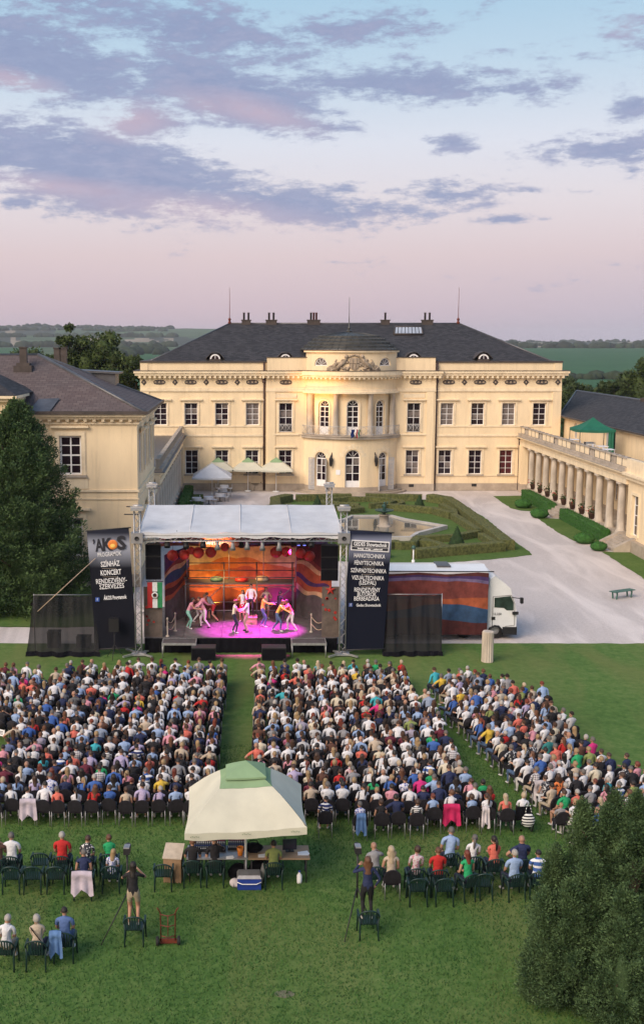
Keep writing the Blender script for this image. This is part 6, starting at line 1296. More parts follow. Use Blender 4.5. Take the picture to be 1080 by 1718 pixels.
# dotted panels beside the speakers, with the flag and the red star
for s, px0, px1, y, la in ((-1, 241, 272, SY0+.55, 'speckled grey panel with red dots under the hanging speaker, behind the flag'), (1, 540, 569, SY0+.55, 'speckled panel with red dots under the hanging speaker, behind the red star')):
    x0, x1 = AT(px0, 1000, y)[0], AT(px1, 1000, y)[0]; t = thing('dotted_panel', la, 'panel', ((x0+x1)/2, y, DZ), 0, 'dotted panels'); b = MB(); w = x1-x0; b.box(-w/2, w/2, 0, .03, 0, 2.55); b.build('board', P_('dotted_grey', (.13, .10, .085)), t)
    q_r = random.Random(s+5)
    for k in range(9): b = MB(); b.lathe([(.001, .0), (q_r.uniform(.05, .09), 0), (.05, .012)], n=10); b.xf(Matrix.Rotation(PI/2, 4, 'X')); b.build('dot', RED, t, loc=(q_r.uniform(-.38, .38), -.006, q_r.uniform(.15, 2.4)))
y = SY0+.42; (x0, z1), (x1, z0) = AT(247, 977, y), AT(272.5, 1020, y)
t = thing('hung_flag', 'red white and green flag with a hole at its centre, hung on end', 'flag', ((x0+x1)/2, y, z0)); w = x1-x0; h = z1-z0
for k, m in enumerate(FL[:3]):
    b = MB(); b.grid(lambda u, v: (-w/2+w*(k+u)/3, .02*math.sin((k+u)*3+v*4), h*v), 4, 8)
    if k == 1:       # the hole
        b = MB(); cx_, cz_, r_ = 0, h*.5, w*.22
        b.grid(lambda u, v: (-w/6+w/3*u, .02*math.sin((1+u)*3+v*4), h*.36*v), 4, 5); b.grid(lambda u, v: (-w/6+w/3*u, .02*math.sin((1+u)*3+v*4), h*.64+h*.36*v), 4, 5)
        b.lathe([(r_*.62, -.012), (r_, -.012), (r_, .0), (r_*.62, 0)], n=14); n0 = len(b.v)-56; b.v = b.v[:n0]+[(x, -.03+z_, cz_+yy) for x, yy, z_ in b.v[n0:]]
    b.build('stripe', m, t)
b = MB(); b.tube((-w/2-.05, .02, h+.03), (w/2+.05, .02, h+.03), .02, 5); b.build('rail', IRON, t)
x, z = AT(554, 990, SY0+.5); b = MB(); P = [(.26*(1 if i % 2 == 0 else .4)*math.sin(PI*i/5), -.02, .26*(1 if i % 2 == 0 else .4)*math.cos(PI*i/5)) for i in range(10)]; b.add(P+[(0, -.07, 0)]+[(a, .01, c) for a, _, c in P], [(i, 10, (i+1) % 10) for i in range(10)]+[(i, (i+1) % 10, 11+(i+1) % 10, 11+i) for i in range(10)]); tag(b.build('red_star', RED, loc=(x, SY0+.5, z)), 'red five-pointed star on the dotted panel by the far speaker', 'star')
# scaffold behind the actors
sy = SY0+3.9; z_p = AT(400, 981, sy)[1]; sx0, sx1 = AT(311, 981, sy)[0], AT(492, 981, sy)[0]; sc = thing('scaffold', 'grey tube scaffold with a plank platform behind the actors', 'scaffold', ((sx0+sx1)/2, sy, DZ)); w = sx1-sx0
for x in (-w/2, -w/2+2.0, w/2-1.9, w/2):
    for y in (0, 1.3): b = MB(); b.tube((x, y, 0), (x, y, z_p-DZ+(.95 if y else .4)), .035, 6); b.build('upright', SCAF, sc)
for i in range(4): b = MB(); b.box(-w/2, w/2, .02+.32*i, .32*i+.31, z_p-DZ, z_p-DZ+.05); b.build('plank', SCAF, sc)
for y, z in ((0, z_p-DZ-.12), (1.3, z_p-DZ-.12), (0, .55), (0, z_p-DZ+.38), (1.3, z_p-DZ+.9), (1.3, z_p-DZ+.5), (1.3, .7)): b = MB(); b.tube((-w/2-.1, y, z), (w/2+.1, y, z), .028, 6); b.build('rail', SCAF, sc)
for x in (-w/2, w/2-1.9): b = MB(); b.tube((x, .03, .1), (x+1.9, .03, z_p-DZ-.1), .024, 5); b.build('diagonal_brace', SCAF, sc)
for k, (dx, y) in enumerate(((-1.2, .7), (.1, .6), (1.2, .8))): b = MB(); b.lathe([(.25, 0), (.34, .03), (.36, .1), (.3, .2), (.1, .24), (.001, .24)], n=12); tag(b.build('drum_cushion', (GREENWOOD, RED, STONE)[k], loc=(sc.location.x+dx, sy+y, z_p+.05)), ('green', 'red', 'pale grey')[k]+' round cushion lying on the scaffold platform', 'cushion')
for k, x in enumerate((-2.4, -.2, 1.6, 3.3)):      # thin poles hanging the backdrop
    b = MB(); b.tube((SXC+x-.4, SY0+4.2, 2.8), (SXC+x-.4, SY0+4.2, 5.7), .022, 5); tag(b.build('thin_pole', ALU), 'thin pale pole hanging in front of the hills, '+('first', 'second', 'third', 'fourth')[k]+' from the flag side', 'pole', 'thin poles before the backdrop')
# red paper balls
balls = ((198, 375, .34), (252, 372, .31), (320, 362, .34), (380, 360, .32), (446, 335, .26), (690, 360, .34), (738, 358, .30), (808, 365, .30), (850, 378, .32), (285, 352, .24))
for k, (zx, zy, r_) in enumerate(balls):
    y = SY0+2.3; x, z = AT(220+zx/2.842, 800+zy/2.842, y); t = thing('paper_ball', 'red paper ball lantern, '+('first', 'second', 'fourth', 'fifth', 'sixth', 'seventh', 'eighth', 'ninth', 'last', 'third smaller')[k]+' from the flag side of the row', 'lantern', (x, y, z), 0, 'red paper balls over the stage'); b = MB(); r_ *= .86; b.ball((0, 0, 0), r_, 16, 10); b.v = [(p[0]*(1+.03*math.cos(8*math.atan2(p[1], p[0]))), p[1]*(1+.03*math.cos(8*math.atan2(p[1], p[0]))), p[2]) for p in b.v]; b.build('ball', RED, t); b = MB(); b.tube((0, 0, r_*.9), (0, 0, 5.75-z), .008, 4); b.build('cord', IRON, t)
# stage lights along the front beam
def lamp(name, loc, aim, colr, power, spot=None, size=.1, blend=.6):
    d = bpy.data.lights.new(name, 'SPOT'); d.energy = power; d.color = colr; d.spot_size = rad(spot); d.spot_blend = blend; d.shadow_soft_size = size
    o = bpy.data.objects.new(name, d); COL.objects.link(o); o.location = loc; o.rotation_euler = (Vector(aim)-Vector(loc)).to_track_quat('-Z', 'Y').to_euler(); return o
ordn = ['first', 'second', 'third', 'fourth', 'fifth', 'sixth', 'seventh', 'eighth', 'ninth', 'tenth', 'eleventh', 'twelfth', 'thirteenth']
LENS = {k: emit('lens_'+k, c, s) for k, c, s in (('magenta', (1, .1, .75), 1.5), ('amber', (1, .5, .12), 1.5), ('blue', (.2, .25, 1), 1.2), ('off', (.3, .3, .32), .05))}
for k, (zx, zy, tp, ln) in enumerate(((172, 318, 'par', 'off'), (218, 300, 'box', 'blue'), (262, 322, 'par', 'off'), (343, 318, 'par', 'amber'), (411, 325, 'can', 'off'), (484, 328, 'can', 'off'), (525, 318, 'par', 'magenta'), (553, 325, 'can', 'off'), (625, 328, 'can', 'off'), (705, 328, 'can', 'off'), (775, 315, 'par', 'magenta'), (812, 318, 'box', 'blue'), (858, 316, 'par', 'off'))):
    y = SY0+(2.2 if ln == 'magenta' else .1); x, z = AT(220+zx/2.842, 800+zy/2.842, y); t = thing('stage_light', {'par': 'black', 'can': 'grey flared', 'box': 'twin-eyed'}[tp]+' stage light hanging under the front beam, '+ordn[k]+' from the flag side', 'stage light', (x, y, z), 0, 'lights under the front beam')
    m = Matrix.Rotation(rad(-28 if tp != 'can' else 14), 4, 'X'); b = MB()
    if tp == 'par': b.lathe([(.001, .24), (.09, .22), (.13, .1), (.15, -.12), (.15, -.2), (.13, -.2), (.13, -.12), (.001, -.11)], n=12)
    elif tp == 'can': b.lathe([(.001, .2), (.08, .19), (.09, .0), (.11, -.05), (.15, -.2), (.14, -.2), (.1, -.06), (.001, -.05)], n=12); b.box(-.13, .13, -.012, .012, -.28, -.2)
    else: [b.lathe([(.001, .1), (.10, .09), (.12, -.06), (.10, -.09), (.001, -.08)], (q, 0, 0), 10) for q in (-.14, .14)]; b.box(-.27, .27, -.03, .03, .08, .14)
    b.xf(m); b.build('housing', BLACKPL if tp != 'can' else STEEL, t)
    b = MB(); [b.lathe([(.001, -.125 if tp == 'par' else -.1 if tp == 'box' else -.07), (.11 if tp != 'box' else .08, -.12 if tp == 'par' else -.095 if tp == 'box' else -.066)], (q, 0, 0), 12) for q in ((-.14, .14) if tp == 'box' else (0,))]; b.xf(m); b.build('lens', LENS[ln], t)
    b = MB(); b.path([(-.17, 0, 0), (-.18, 0, .28), (.18, 0, .28), (.17, 0, 0)], .014, 4); b.tube((0, 0, .28), (0, 0, 5.72-z if 5.72-z > .3 else .45), .02, 5); b.build('yoke', IRON, t)
    if ln == 'magenta': lamp('magenta_spot', (x, y, z-.2), (SXC+(1.35 if zx > 600 else -.2), SY0+2.0, DZ), (1, .04, .78), 8500 if zx > 600 else 6500, 56)
    if ln == 'amber': lamp('amber_spot', (x, y+3.0, z+.1), (SXC-.2, BY, 2.9), (1, .50, .14), 1500, 75)
    if ln == 'blue': lamp('warm_wash', (x, y+.3, z), (SXC+(-1 if zx < 500 else 1)*1.6, SY0+2.6, 1.6), (1, .80, .72), 550, 60)
# low amber floods behind the scaffold, magenta one under it
for dx, cl_, pw in ((-1.5, (1, .40, .06), 200), (.3, (1, .40, .06), 240), (2.0, (.75, .12, .95), 120)):
    x = SXC+dx; t = thing('flood_light', ('amber' if cl_[2] < .5 else 'violet')+' floor flood light under the scaffold, '+('on the flag side' if dx < 0 else 'at the middle' if dx < 1 else 'on the star side'), 'flood light', (x, BY-.9, DZ), 0, 'floor floods'); b = MB(); b.box(-.18, .18, -.06, .06, .06, .28); b.tube((-.2, 0, 0), (-.2, 0, .2), .02, 4); b.tube((.2, 0, 0), (.2, 0, .2), .02, 4); b.build('housing', BLACKPL, t); b = MB(); b.box(-.15, .15, .06, .064, .09, .25); b.build('lens', LENS['amber' if cl_[2] < .5 else 'magenta'], t); lamp('flood_beam', (x, BY-.8, DZ+.3), (x, BY, 2.6), cl_, pw*1.8, 130, .15, 1)
# speakers
def speaker(px0, px1, py0, py1, y, la):
    (x0, z1), (x1, z0) = AT(px0, py0, y), AT(px1, py1, y); w = (x1-x0)/2; h = z1-z0; t = thing('hanging_speaker', la, 'loudspeaker', ((x0+x1)/2, y, z0), 0, 'hanging loudspeakers'); n = 3
    for i in range(n): b = MB(); b.add([(x_, y_, z_) for z_ in (h*i/n+.012, h*(i+1)/n-.012) for x_, y_ in ((-w, 0), (w, 0), (w*.8, .55), (-w*.8, .55))], [(3, 2, 1, 0), (4, 5, 6, 7), (0, 1, 5, 4), (1, 2, 6, 5), (2, 3, 7, 6), (3, 0, 4, 7)]); b.build('cabinet', BLACKPL, t); b = MB(); b.box(-w+.03, w-.03, -.012, .002, h*i/n+.04, h*(i+1)/n-.04); b.build('grille', BLACKCLOTH, t)
    b = MB(); [b.tube((q, .2, h), (q*.4, .2, 5.6-z0), .01, 4) for q in (-w*.7, w*.7)]; b.build('chain', IRON, t)
speaker(243.5, 270.5, 913.5, 973, SY0+.35, 'tall black loudspeaker hanging above the red white and green flag'); speaker(538.5, 567, 915, 975, SY0+.35, 'tall black loudspeaker hanging above the red star')
for px0, px1, la in ((320.5, 361.5, 'black subwoofer box on the grass before the stage, on the flag side'), (439, 480, 'black subwoofer box on the grass before the stage, nearer the aisle centre')):
    y = SY0-1.05; x0, x1 = AT(px0, 1090, y)[0], AT(px1, 1090, y)[0]; t = thing('subwoofer', la, 'subwoofer', ((x0+x1)/2, y, 0), 0, 'subwoofers'); w = (x1-x0)/2; b = MB(); b.box(-w, w, 0, .72, .02, .62); b.build('cabinet', BLACKPL, t); b = MB(); b.box(-w+.04, w-.04, -.02, -.001, .06, .57); b.build('grille', BLACKCLOTH, t); b = MB(); b.box(-w, w, -.004, .725, .622, .632); b.build('lid_edge', Mt('worn_black_lid', (.05, .05, .055), .5), t)
def stand_speaker(px, py0, py1, y, la, base):
    x, z0 = AT(px, py1, y); z1 = AT(px, py0, y)[1]; t = thing('stand_speaker', la, 'loudspeaker', (x, y, 0)); b = MB(); b.add([(a, c, z) for z in (z0, z1) for a, c in ((-.24, -.18), (.24, -.18), (.18, .2), (-.18, .2))], [(3, 2, 1, 0), (4, 5, 6, 7), (0, 1, 5, 4), (1, 2, 6, 5), (2, 3, 7, 6), (3, 0, 4, 7)]); b.build('cabinet', BLACKPL, t); b = MB(); b.tube((0, 0, .35), (0, 0, z0), .022, 6); b.build('pole', IRON, t)
    for k in range(3): a = 2*PI*k/3+.4; b = MB(); b.tube((0, 0, .7), (.5*math.cos(a), .5*math.sin(a), 0), .016, 5); b.build('leg', IRON, t)
stand_speaker(191.5, 1037, 1059, SY0-.6, 'black loudspeaker on a tripod pole in front of the ÁKOS banner', 0)
# rope posts
ROPE = Mt('pale_rope', (.5, .38, .28)); 
for px, la in (((281, 294), 'two turned posts joined by slack ropes on the flag-side stage edge'), ((522, 543), 'two turned posts joined by slack ropes on the star-side stage edge')):
    ya_, yb_ = (DY0+.25, DY0+1.3) if px[0] < 400 else (DY0+1.1, DY0+.25); x0, x1 = AT(px[0], 1050, ya_)[0], AT(px[1], 1050, yb_)[0]; t = thing('rope_barrier', la, 'rope barrier', (x0, ya_, DZ), 0, 'rope barriers'); dx, dy = x1-x0, yb_-ya_
    for q in (0, 1): b = MB(); b.lathe([(.1, 0), (.1, .04), (.03, .08), (.04, .5), (.03, .85), (.06, .9), (.03, .96), (.001, .98)], n=8); b.build('post', STONE, t, loc=(dx*q, dy*q, 0))
    for z in (.8, .45): b = MB(); b.path([(dx*u, dy*u, z-.22*math.sin(PI*u)) for u in [i/8 for i in range(9)]], .018, 5); b.build('rope', ROPE, t)
# banners
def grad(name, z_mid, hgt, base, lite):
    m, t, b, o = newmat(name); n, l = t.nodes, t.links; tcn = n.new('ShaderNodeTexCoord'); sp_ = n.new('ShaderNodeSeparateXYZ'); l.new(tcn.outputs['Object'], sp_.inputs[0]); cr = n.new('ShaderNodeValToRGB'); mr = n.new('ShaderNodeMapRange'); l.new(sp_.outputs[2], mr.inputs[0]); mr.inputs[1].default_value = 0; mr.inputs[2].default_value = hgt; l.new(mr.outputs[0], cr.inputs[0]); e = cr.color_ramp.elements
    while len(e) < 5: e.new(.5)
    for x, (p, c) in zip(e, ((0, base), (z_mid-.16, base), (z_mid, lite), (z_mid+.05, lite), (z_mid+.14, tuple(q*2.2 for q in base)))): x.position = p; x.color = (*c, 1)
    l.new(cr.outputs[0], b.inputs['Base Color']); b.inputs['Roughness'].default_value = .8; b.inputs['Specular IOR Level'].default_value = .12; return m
LETTER = Mt('white_lettering', (.75, .75, .78), .7, .02); LETTER_D = Mt('dark_lettering', (.02, .02, .03), .7, .02)
def text(s, parent, x, z, size, m, width=None, y=-.03, align='CENTER', bold=.0, name='lettering'):
    c = bpy.data.curves.new(name, 'FONT'); c.body = s; c.size = size; c.align_x = align; c.align_y = 'CENTER'; c.extrude = .004; c.offset = bold; c.resolution_u = 2
    o = bpy.data.objects.new(name, c); COL.objects.link(o); bpy.context.view_layer.update(); me = bpy.data.meshes.new_from_object(o.evaluated_get(bpy.context.evaluated_depsgraph_get())); bpy.data.objects.remove(o)
    xs = [v.co.x for v in me.vertices]; k = width/(max(xs)-min(xs)) if width and xs else 1; me.materials.clear(); me.materials.append(m)
    q = link(name, me, parent, loc=(x, y, z)); q.rotation_euler = (PI/2, 0, 0); q.scale = (k, 1, 1); return q
def banner(corners, y, la, mats, name='banner'):
    (tl, tr, br_, bl_) = [AT(px, py, y) for px, py in corners]; cx = (bl_[0]+br_[0])/2; zb_0 = (bl_[1]+br_[1])/2; t = thing(name, la, 'banner', (cx, y, zb_0), 0, 'advertising banners'); b = MB()
    f = lambda u, v: Vector((((bl_[0]+(br_[0]-bl_[0])*u)*(1-v)+(tl[0]+(tr[0]-tl[0])*u)*v)-cx, .025*math.sin(u*5+v*3), ((bl_[1]*(1-u)+br_[1]*u)*(1-v)+(tl[1]*(1-u)+tr[1]*u)*v)-zb_0))
    b.grid(lambda u, v: tuple(f(u, v)), 10, 20); b.build('cloth', mats, t); b = MB(); b.tube(f(-.03, 1), f(1.05, 1.0), .03, 6); b.tube(f(-.05, 0), f(1.05, 0), .035, 6); b.each('rod', IRON, t, boxes=12); return t, f
hB = 5.4
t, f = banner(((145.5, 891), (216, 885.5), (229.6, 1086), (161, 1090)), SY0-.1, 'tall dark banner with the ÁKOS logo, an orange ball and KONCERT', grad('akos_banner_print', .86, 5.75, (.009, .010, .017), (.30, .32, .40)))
def row(f, v, s, size, width, m=LETTER, u=.5, bold=.008, parent=t):
    p = f(u, v); q = text(s, parent, p.x, p.z, size, m, width, -.045, bold=bold); d = f(u+.1, v)-f(u-.1, v); q.rotation_euler = (PI/2, -math.atan2(d.z, d.x), 0); return q
vv = lambda zy: 1-((880+zy/10.8)-888)/(1088-888)
row(f, vv(365), '’A', .85, .48, LETTER_D, .24, .02); row(f, vv(362), 'K', .85, .5, LETTER_D, .45, .03); row(f, vv(352), 'S', .9, .44, LETTER_D, .80, .035)
p = f(.595, vv(360)); b = MB(); b.ball((0, 0, 0), .24, 16, 8, 0, (1, .12, 1)); b.build('logo_ball', Mt('orange_ball_print', (.85, .25, .05), .5, .2, 3), t, loc=(p.x, -.05, p.z)); b = MB(); b.ball((0, 0, 0), .13, 12, 8, 0, (1, .12, .8)); b.build('logo_ball_glint', Mt('yellow_ball_print', (.95, .6, .15)), t, loc=(p.x, -.07, p.z-.05))
row(f, vv(530), 'PROGRAMOK', .30, 1.15, LETTER, .5, .003); row(f, vv(705), 'SZÍNHÁZ', .36, .92); row(f, vv(860), 'KONCERT', .36, 1.0); row(f, vv(1010), 'RENDEZVÉNY-', .34, 1.5, LETTER, .5, .004); row(f, vv(1110), 'SZERVEZÉS', .34, 1.2, LETTER, .5, .004); row(f, vv(1315), 'ÁKOS Programok', .27, 1.12, LETTER, .56)
for z in (782, 935): p = f(.47, vv(z)); b = MB(); b.box(-.35, .35, -.004, .004, -.006, .006); b.build('rule', STONE, t, loc=(p.x, -.045, p.z))
p = f(.13, vv(1330)); b = MB(); b.box(-.1, .1, -.01, .01, -.1, .1); b.build('logo_square', Mt('logo_blue', (.04, .10, .4)), t, loc=(p.x, -.045, p.z)); text('f', t, p.x, p.z, .2, LETTER, None, -.06)
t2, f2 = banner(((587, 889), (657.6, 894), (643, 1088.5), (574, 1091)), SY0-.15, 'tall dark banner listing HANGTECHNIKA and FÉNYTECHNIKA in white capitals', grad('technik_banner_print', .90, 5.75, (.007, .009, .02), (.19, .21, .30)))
vv2 = lambda zy: 1-((880+zy/10.8)-891)/(1089-891)
row2 = lambda z, s, sz, w, u=.5, m=LETTER, b=.008: row(f2, vv2(z), s, sz, w, m, u, b, t2)
def plate(u, z, w, h, m, y): p = f2(u, vv2(z)); b = MB(); b.box(-w/2, w/2, -.003, .003, -h/2, h/2); o = b.build('logo_plate', m, t2, loc=(p.x, y, p.z)); d = f2(u+.1, vv2(z))-f2(u-.1, vv2(z)); o.rotation_euler = (0, -math.atan2(d.z, d.x), 0)
plate(.5, 378, 1.86, .52, LETTER, -.036); plate(.5, 355, 1.76, .27, LETTER_D, -.042); plate(.5, 432, 1.76, .12, LETTER_D, -.042); row2(355, 'GEDES Showtechnik', .27, 1.62, .5, LETTER, .006); row2(432, 'hang · fény · színpad', .09, 1.2)
for z, s, w in ((560, 'HANGTECHNIKA', 1.5), (690, 'FÉNYTECHNIKA', 1.42), (825, 'SZÍNPADTECHNIKA', 1.72), (955, 'VIZUÁLTECHNIKA', 1.56), (1040, '(LEDFAL)', .82), (1170, 'RENDEZVÉNY', 1.25), (1250, 'BÚTOROK', .92), (1330, 'BÉRBEADÁSA', 1.22)): row2(z, s, .29, w, .5, LETTER, .003)
row2(1447, 'Gedes Showtechnik', .2, 1.2, .56, LETTER, .003)
for z in (625, 755, 885, 1100): p = f2(.5, vv2(z)); b = MB(); b.box(-.3, .3, -.004, .004, -.006, .006); b.build('rule', STONE, t2, loc=(p.x, -.045, p.z))
p = f2(.13, vv2(1440)); b = MB(); b.box(-.09, .09, -.01, .01, -.09, .09); b.build('logo_square', Mt('logo_navy', (.06, .10, .3)), t2, loc=(p.x, -.045, p.z)); text('f', t2, p.x, p.z, .18, LETTER, None, -.06)
# dark netting screens on either side
NET, _t, _b, _o = newmat('black_netting'); _b.inputs['Base Color'].default_value = (.010, .010, .013, 1); _b.inputs['Roughness'].default_value = .9
_tr = _t.nodes.new('ShaderNodeBsdfTransparent'); _mx = _t.nodes.new('ShaderNodeMixShader'); _mx.inputs[0].default_value = .89; _t.links.new(_tr.outputs[0], _mx.inputs[1]); _t.links.new(_b.outputs[0], _mx.inputs[2]); _t.links.new(_mx.outputs[0], _o.inputs[0])
def net(c, y, la, y1=None):
    tl, tr, br_, bl_ = [AT(px, py, y) for px, py in c]; cx = (bl_[0]+br_[0])/2; t = thing('netting_screen', la, 'screen', (cx, y, 0), 0, 'netting screens'); q = random.Random(int(cx*10))
    def f(u, v): x = (bl_[0]+(br_[0]-bl_[0])*u)*(1-v)+(tl[0]+(tr[0]-tl[0])*u)*v-cx; z = max(.02, (bl_[1]*(1-u)+br_[1]*u)*(1-v)+(tl[1]*(1-u)+tr[1]*u)*v); return (x, .16*nz2(u*5, v*1.5, cx)+.07*math.sin(u*23+v*3)+.03*math.sin(u*57)-.25*(1-v)**6, z-.05*math.sin(PI*u)*v)
    b = MB(); b.grid(f, 40, 16); b.build('net', NET, t); b = MB(); b.grid(lambda u, v: (f(u, 0)[0]+.03, f(u, .1*v)[1]-.10-.06*math.sin(u*31), .02+.2*v), 40, 3); b.build('hem', BLACKCLOTH, t); b = MB()
    for u in ((0, .97) if cx < 0 else (.05, 1)): x, _, z = f(u, 1); b.tube((x, .1, 0), (x, .1, z+.04), .025, 6)
    b.tube((f(0, 1)[0], .1, f(0, 1)[2]), (f(1, 1)[0], .1, f(1, 1)[2]), .02, 5); b.build('frame', STEEL, t)
net(((56, 999), (160, 999), (168, 1101), (44, 1103)), SY0-.02, 'dark see-through netting screen with ragged hem beside the ÁKOS banner'); net(((643, 998), (742, 998), (740, 1101), (640, 1101)), SY0+.02, 'dark netting screen between the lettered banner and the striped cloth')
a_, b_ = AT(63, 1026, SY0-.3), AT(160, 937, SY0-.3); b = MB(); b.tube((a_[0], SY0-.3, a_[1]), (b_[0], SY0-.2, b_[1]), .02, 5); tag(b.build('guy_rope', ROPE), 'slanting pale guy strap over the netting beside the yew', 'strap')
a_, b_ = AT(640, 1010, SY0+.3), AT(722, 1045, SY0+.3)
for k, (px, py, w, h, la) in enumerate(((90, 1090, .62, .85, 'black equipment case behind the netting beside the ÁKOS banner'), (140, 1090, .7, .6, 'black flight case behind the netting close to the ÁKOS banner'), (614, 1075, .55, .6, 'black speaker case behind the lettered banner'))):
    x = AT(px, py, SY0+1.2)[0]; t = thing('equipment_case', la, 'case', (x, SY0+1.2, 0)); b = MB(); b.box(-w/2, w/2, 0, .5, .03, h); b.build('body', BLACKPL, t); b = MB(); [b.cbox((sx*w/2, sy_*.25+.25, z), (.05, .05, .06)) for sx in (-1, 1) for sy_ in (-1, 1) for z in (.06, h-.03)]; b.build('corner', STEEL, t)
# ------------------------------------------------------------------ the truck behind the screens, a painted cloth along its side
TY = SY0+2.9; tx = lambda px, py=1040: AT(px, py, TY)[0]; tz = lambda py: AT(800, py, TY)[1]
X0, X1, X2 = tx(640), tx(817), tx(867); tk = thing('box_truck', 'white box truck with wind deflector, parked nose out behind the striped cloth', 'truck', (X1, TY, 0)); k = 1.0; ztop = tz(951)
TRWHITE = Mt('white_truck_paint', (.72, .73, .75), .3, .04, 1.5, spec=.5); q = lambda x: x-X1
b = MB(); b.box(q(X0)-1.2, q(X1)+.02, .15, 2.5, 1.0, tz(958)-.05); b.build('cargo_box', TRWHITE, tk)
b = MB(); b.add([(x, y, z) for x, y, z in ((q(X0)-1.2, .13, tz(958)-.05), (q(X1)+.03, .13, tz(958)-.05), (q(X1)+.03, 2.52, tz(958)-.05), (q(X0)-1.2, 2.52, tz(958)-.05), (q(X0)-1.2, 1.3, tz(958)+.12), (q(X1)+.03, 1.3, tz(958)+.12))], [(0, 1, 5, 4), (2, 3, 4, 5), (1, 2, 5), (3, 0, 4)]); b.build('box_roof', TRWHITE, tk)
SIDE = [(817, 1063), (817, 997), (822, 972), (829, 967), (845, 979), (856, 989), (858, 999), (864, 1012), (867, 1030), (867, 1058), (862, 1066), (846, 1066), (843, 1057), (836, 1053), (828, 1053), (822, 1059), (820, 1064)]
P = [(q(tx(x)), 0, tz(y)) for x, y in SIDE]; n = len(P); b = MB()
b.add([(x, y, z) for y in (.12, 2.42) for x, _, z in P], [tuple(range(n)), tuple(range(2*n-1, n-1, -1))]+[(i, n+i, n+(i+1) % n, (i+1) % n) for i in range(n)]); cab = b.build('cab', TRWHITE, tk, sharp=25)
g_ = [(829, 1004), (856, 1001), (861, 1012), (861.5, 1025), (850, 1025), (845, 1021), (829, 1020)]; b = MB(); P2 = [(q(tx(x)), .10, tz(y)) for x, y in g_]; b.add(P2+[(x, .125, z) for x, _, z in P2], [tuple(range(7))[::-1]]+[(i, (i+1) % 7, 7+(i+1) % 7, 7+i) for i in range(7)]); b.build('side_window', CABGLASS, cab)
b = MB(); b.add([(q(tx(858.5)), .3, tz(1000)), (q(tx(866)), .3, tz(1026)), (q(tx(866)), 2.25, tz(1026)), (q(tx(858.5)), 2.25, tz(1000))], [(0, 1, 2, 3)]); b.v = [(x+.02, y, z) for x, y, z in b.v]; b.build('windscreen', CABGLASS, cab)
b = MB(); b.box(q(tx(825)), q(tx(831)), .095, .12, tz(1041), tz(1036)); b.build('door_handle', BLACKPL, cab)
b = MB(); b.path([(q(tx(x)), .105, tz(y)) for x, y in ((826.5, 1053), (826.5, 1002), (857, 999.5), (863, 1014), (864, 1050), (848, 1052))], .012, 4); b.build('door_seam', BLACKPL, cab)
text('12.220', cab, q(tx(834)), tz(1031), .16, BLACKPL, None, .09)
b = MB(); b.box(q(tx(844)), q(tx(868)), .08, 2.46, tz(1066), tz(1053)); b.build('bumper', BLACKPL, tk); b = MB(); b.path([(q(tx(x)), .1, tz(y)) for x, y in ((820, 1062), (823, 1055), (830, 1051.5), (837, 1052), (842, 1057), (844, 1064))], .06, 5); b.build('wheel_arch', BLACKPL, tk)
b = MB(); b.path([(q(tx(858)), .1, tz(1003)), (q(tx(872)), -.25, tz(1003)), (q(tx(872)), -.25, tz(1012))], .025, 5); b.cbox((q(tx(871.5)), -.28, tz(1005.5)), (.14, .2, .28)); b.cbox((q(tx(864)), .02, tz(1029)), (.3, .12, .14)); b.build('wing_mirror', BLACKPL, tk)
for x, y in ((832, .22), (832, 2.1), (660, .3), (660, 2.1), (781, .3)):
    b = MB(); b.lathe([(.2, .0), (.42, .0), (.46, .04), (.46, .22), (.42, .26), (.2, .26)], n=20); b.xf(Matrix.Rotation(-PI/2, 4, 'X')); w_ = b.build('wheel', RUBBER, tk, loc=(q(tx(x)), y, .46)); b = MB(); b.lathe([(.001, .05), (.1, .03), (.22, .1), (.24, .02)], n=14); b.xf(Matrix.Rotation(-PI/2, 4, 'X')); b.v = [(x_, -abs(y_)+.06, z_) for x_, y_, z_ in b.v]; b.build('rim', STEEL, w_)
b = MB(); b.box(q(X0), q(tx(815)), .4, 2.2, .55, .85); b.build('chassis', IRON, tk)
b = MB(); b.box(q(tx(735)), q(tx(758)), .7, 1.9, tz(958)+.06, tz(958)+.13); b.build('roof_hatch', ZINC, tk)
t = thing('striped_cloth', 'large painted cloth with rust, orange and blue bands hung along the white truck', 'cloth', (X1, TY-.25, 0)); b = MB(); xa_, xb_ = q(tx(600)), q(tx(816))
Q = lambda v: (lambda u: v+.03*math.sin(u*8+v*6)-.02*u)
zt_a, zb_a = tz(960)+.05, tz(1063)
banded(b, lambda u, v: (xa_+(xb_-xa_)*u, .09*nz2(u*9, v*2, 3)+.05*math.sin(u*26), zt_a+(zb_a-zt_a)*v-(.10*abs(math.sin(u*PI*2.2)))*(1-v)), [cst(0), lambda u: .04+.12*max(0, u-.75), lambda u: .07+.22*max(0, u-.72), lambda u: .12+.25*max(0, u-.75), lambda u: .42-.02*u, lambda u: .55+.06*math.sin(u*7), lambda u: .76+.05*math.sin(u*6+2), cst(1)], ['dark', 'purple', 'lilac', 'red', 'red', 'orange', 'blue'][:4]+['orange', 'blue', 'dark'], 60); b.build('cloth', PM, t)
b = MB(); b.tube((xa_, .02, zt_a+.05), (xb_+.25, .02, zt_a+.02), .03, 6); b.build('rail', IRON, t)
b = MB(); x, z = AT(685, 945, SY0+2.2); x2, z2 = AT(700, 1060, SY0+2.2)
